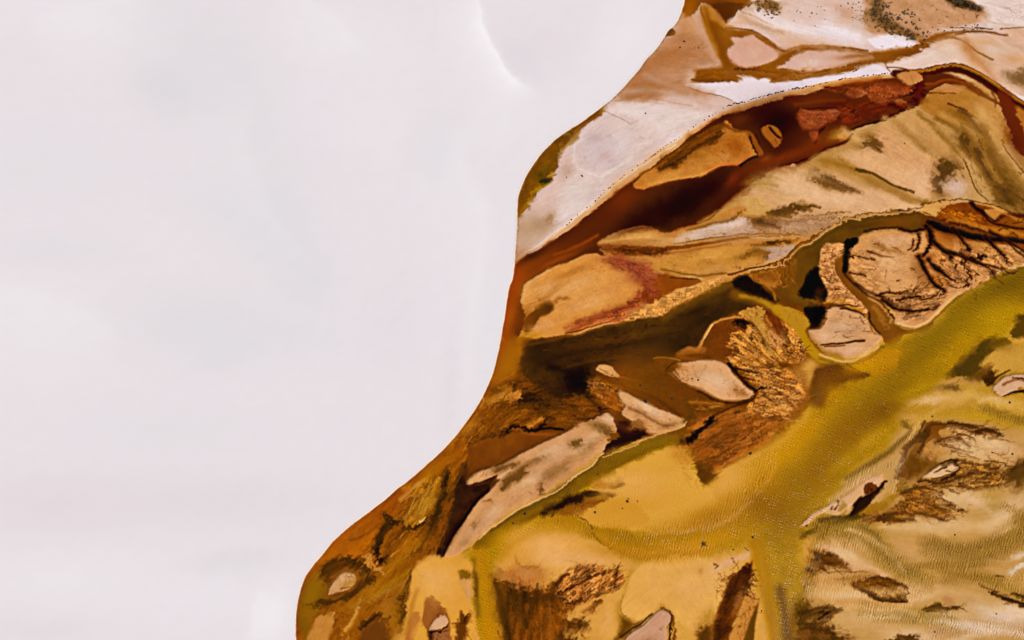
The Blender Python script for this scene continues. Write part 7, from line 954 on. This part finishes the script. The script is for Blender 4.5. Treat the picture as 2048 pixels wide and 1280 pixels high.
# single stones
LONE = [(1164, 352, .5, "lone stone on the white salt flat beside the round pan"), (1133, 355, .3, "tiny stone on the salt flat south-west of the round pan"), (1291, 227, .35, "lone dark stone on the clean salt south of the pond's brown bay"), (1368, 83, .45, "dark stone on the brown sand south of the small dark triangle"), (1360, 95, .4, "dark stone west of the runnel trunk, nearer the pond"), (1397, 96, .35, "small stone close beside the brown runnel trunk"),
 (1255, 1003, .6, "round dark stone on the golden flat with two sticks above it"), (1190, 1025, .5, "round dark stone at the tip of the golden flat, by the olive band"), (1050, 1028, .6, "round stone in the olive reach under the long sandbar"), (1026, 1047, .45, "small stone in the olive reach close to the bright bank of the long sandbar"), (1245, 1017, .3, "tiny stone on the golden flat south of the brown spit"), (1196, 948, .4, "small stone in the upper olive reach"), (1501, 907, .7, "dark red stone where the brown delta meets the gold river"),
 (1506, 1075, .5, "dark stone at the head of the south-flowing olive river"), (1614, 1052, .5, "dark stone at the west end of the pink sand spit"), (1865, 833, .4, "dark stone on the pale shoal north of the brown creviced flat"), (1984, 905, .4, "stone on the pale tan flat in the east"), (2025, 908, .5, "stone furthest east on the pale tan flat"), (2020, 805, .5, "dark stone on the yellow shoal under the east islet"), (1910, 1070, .4, "lone stone on the smooth sand above the ripples"), (1993, 1228, .35, "stone on the palest sand at the lower right"), (1870, 1264, .4, "stone on the pale rippled sand near the bottom edge"), (1630, 365, .35, "stone beside the dark tapering stain on the olive plain"), (1809, 287, .3, "tiny stone on the pale dune of the olive plain"), (1462, 692, .35, "stone on the brown braided sand"), (1384, 757, .4, "stone on the west half of the eye-shaped island"), (1396, 760, .45, "larger stone on the eye-shaped island"), (1291, 803, .8, "black boulder on the north shore of the wedge sandbar"), (1281, 771, .5, "stone in the brown flats north of the wedge sandbar"), (1344, 797, .5, "stone in the brown flats east of the wedge sandbar"), (1466, 1100, .4, "stone on the gold shallows north of the spiny hollow"), (1523, 1222, .35, "stone on the yellow sand beside the southern river")]
for px, py, q, lab in LONE: add('stone', random.choice(STONES), lab, 'stone', None, px, py, (q, q * random.uniform(.75, 1), q * .8), None, -.02)
# scrub of the north shore
zones = [("1745,0 1770,0 1790,45 1840,80 1820,84 1780,66 1750,60 1740,30", 90, .25, .75), ("1790,20 1830,20 1850,60 1880,60 1850,82 1810,72 1795,50", 42, .22, .6), ("1500,4 1545,-2 1560,25 1545,40 1520,32", 34, .2, .55), ("1895,-6 1920,-4 1962,20 1950,24 1915,12", 24, .4, .9), ("1670,0 1740,0 1740,50 1700,40", 26, .15, .35), ("1860,55 1950,50 1985,56 1940,62 1880,64", 22, .2, .45), ("1560,20 1680,10 1690,60 1600,60", 14, .15, .35)]
WHERE = ["brown scrub bush in the dense patch below the top edge, above the white sand crescent", "brown scrub bush on the open tan sand east of the dense scrub", "scrub bush on the north shore beside the dark orange pool", "dark scrub bush in the clump at the top edge before the white eastern salt", "tiny scrub bush scattered on the pinkish sand west of the dense scrub", "low scrub bush in the line above the brown eastern runnel", "tiny scrub bush alone on the pale northern sand"]
for (s, n, a, b), lab in zip(zones, WHERE):
    P = pts(s); lo, hi = P.min(0), P.max(0); k = 0
    while k < n:
        px, py = random.uniform(lo[0], hi[0]), random.uniform(lo[1], hi[1])
        if not inside(P, px, py): continue
        k += 1; add('shrub', random.choice(SHRUBS), lab, 'shrub', 'scrub on the north shore', px, py, random.uniform(a, b) * random.choice((1, 1, 1.5)))
add('weed_clump', shrub_mesh(41, REED_M, 'weed_clump', 420, .35), 'dark green weed clump in the olive wedge beside the white pond', 'weed', None, 1090, 363, (1.9, .9, .7), .35)
# driftwood
def branch_mesh(seed, n, ln):
    r = random.Random(seed); bm = bmesh.new()
    def limb(p, a, l, w, lev):
        prev = None; m = 5
        for k in range(m + 1):
            ww = w * (1 - .8 * k / m); ring = [bm.verts.new((p[0] + ww * math.cos(t) * -math.sin(a), p[1] + ww * math.cos(t) * math.cos(a), max(.02, p[2] + ww * math.sin(t)))) for t in np.arange(6) * math.pi / 3]
            if prev:
                for q in range(6): bm.faces.new((prev[q], prev[(q + 1) % 6], ring[(q + 1) % 6], ring[q]))
            prev = ring; a += r.gauss(0, .25); p = (p[0] + math.cos(a) * l / m, p[1] + math.sin(a) * l / m, p[2] + r.uniform(-.01, .04))
            if lev and k in (1, 2, 3): limb(p, a + r.choice((-1, 1)) * r.uniform(.6, 1.2), l * r.uniform(.35, .6), ww * .6, lev - 1)
    for k in range(n): limb((0, 0, .1), r.uniform(0, 6.28) if n > 1 else 0, ln * r.uniform(.5, 1.1), .07, 1)
    bmesh.ops.recalc_face_normals(bm, faces=bm.faces[:]); return mesh_obj('driftwood', bm, WOOD_M)
add('driftwood', branch_mesh(3, 8, .75), 'dark many-armed snag stranded in the gold shallows above the spiny hollow', 'driftwood', None, 1407, 1090, 1)
add('driftwood', branch_mesh(5, 1, .6), 'short dark stick lying above the round stone on the golden flat', 'driftwood', None, 1256, 996, 1, -.6)
add('driftwood', branch_mesh(6, 1, .5), 'thin stick lying east of the round stone on the golden flat', 'driftwood', None, 1274, 1001, 1, -.9)
add('driftwood', branch_mesh(8, 2, .6), 'short snag beside the tip of pale sand north of the spiny hollow', 'driftwood', None, 1494, 1100, 1, .4)
add('driftwood', branch_mesh(9, 2, .7), 'curved stick on the brown sand beside the olive reach', 'driftwood', None, 1106, 1033, 1, .2)
# ------------------------------------------------------------------ light, sky, camera
w = bpy.data.worlds.new('World'); SC.world = w; w.use_nodes = True; t = w.node_tree; bg = t.nodes['Background']
sky = t.nodes.new('ShaderNodeTexSky'); sky.sky_type = 'NISHITA'; sky.sun_disc = False; sky.sun_elevation = math.radians(SUN_EL); sky.sun_rotation = math.radians(SUN_AZ); sky.dust_density = 2.0
t.links.new(sky.outputs[0], bg.inputs[0]); bg.inputs[1].default_value = SKY
az = math.radians(SUN_AZ); el = math.radians(SUN_EL); to = Vector((math.sin(az) * math.cos(el), math.cos(az) * math.cos(el), math.sin(el)))
sd = bpy.data.lights.new('sun', 'SUN'); sd.energy = SUN; sd.angle = math.radians(.53); sd.color = (1, .95, .88); so = bpy.data.objects.new('sun', sd); COL.objects.link(so); so.rotation_euler = to.to_track_quat('Z', 'Y').to_euler()
cd = bpy.data.cameras.new('camera'); cd.sensor_width = 36; cd.lens = 36 * 150 / 204.8; cd.clip_end = 9000; co = bpy.data.objects.new('camera', cd); COL.objects.link(co); co.location = (0, 0, 150); SC.camera = co
vs = SC.view_settings; vs.view_transform = 'Standard'; vs.look = 'None'; vs.gamma = 1; vs.exposure = EXPO
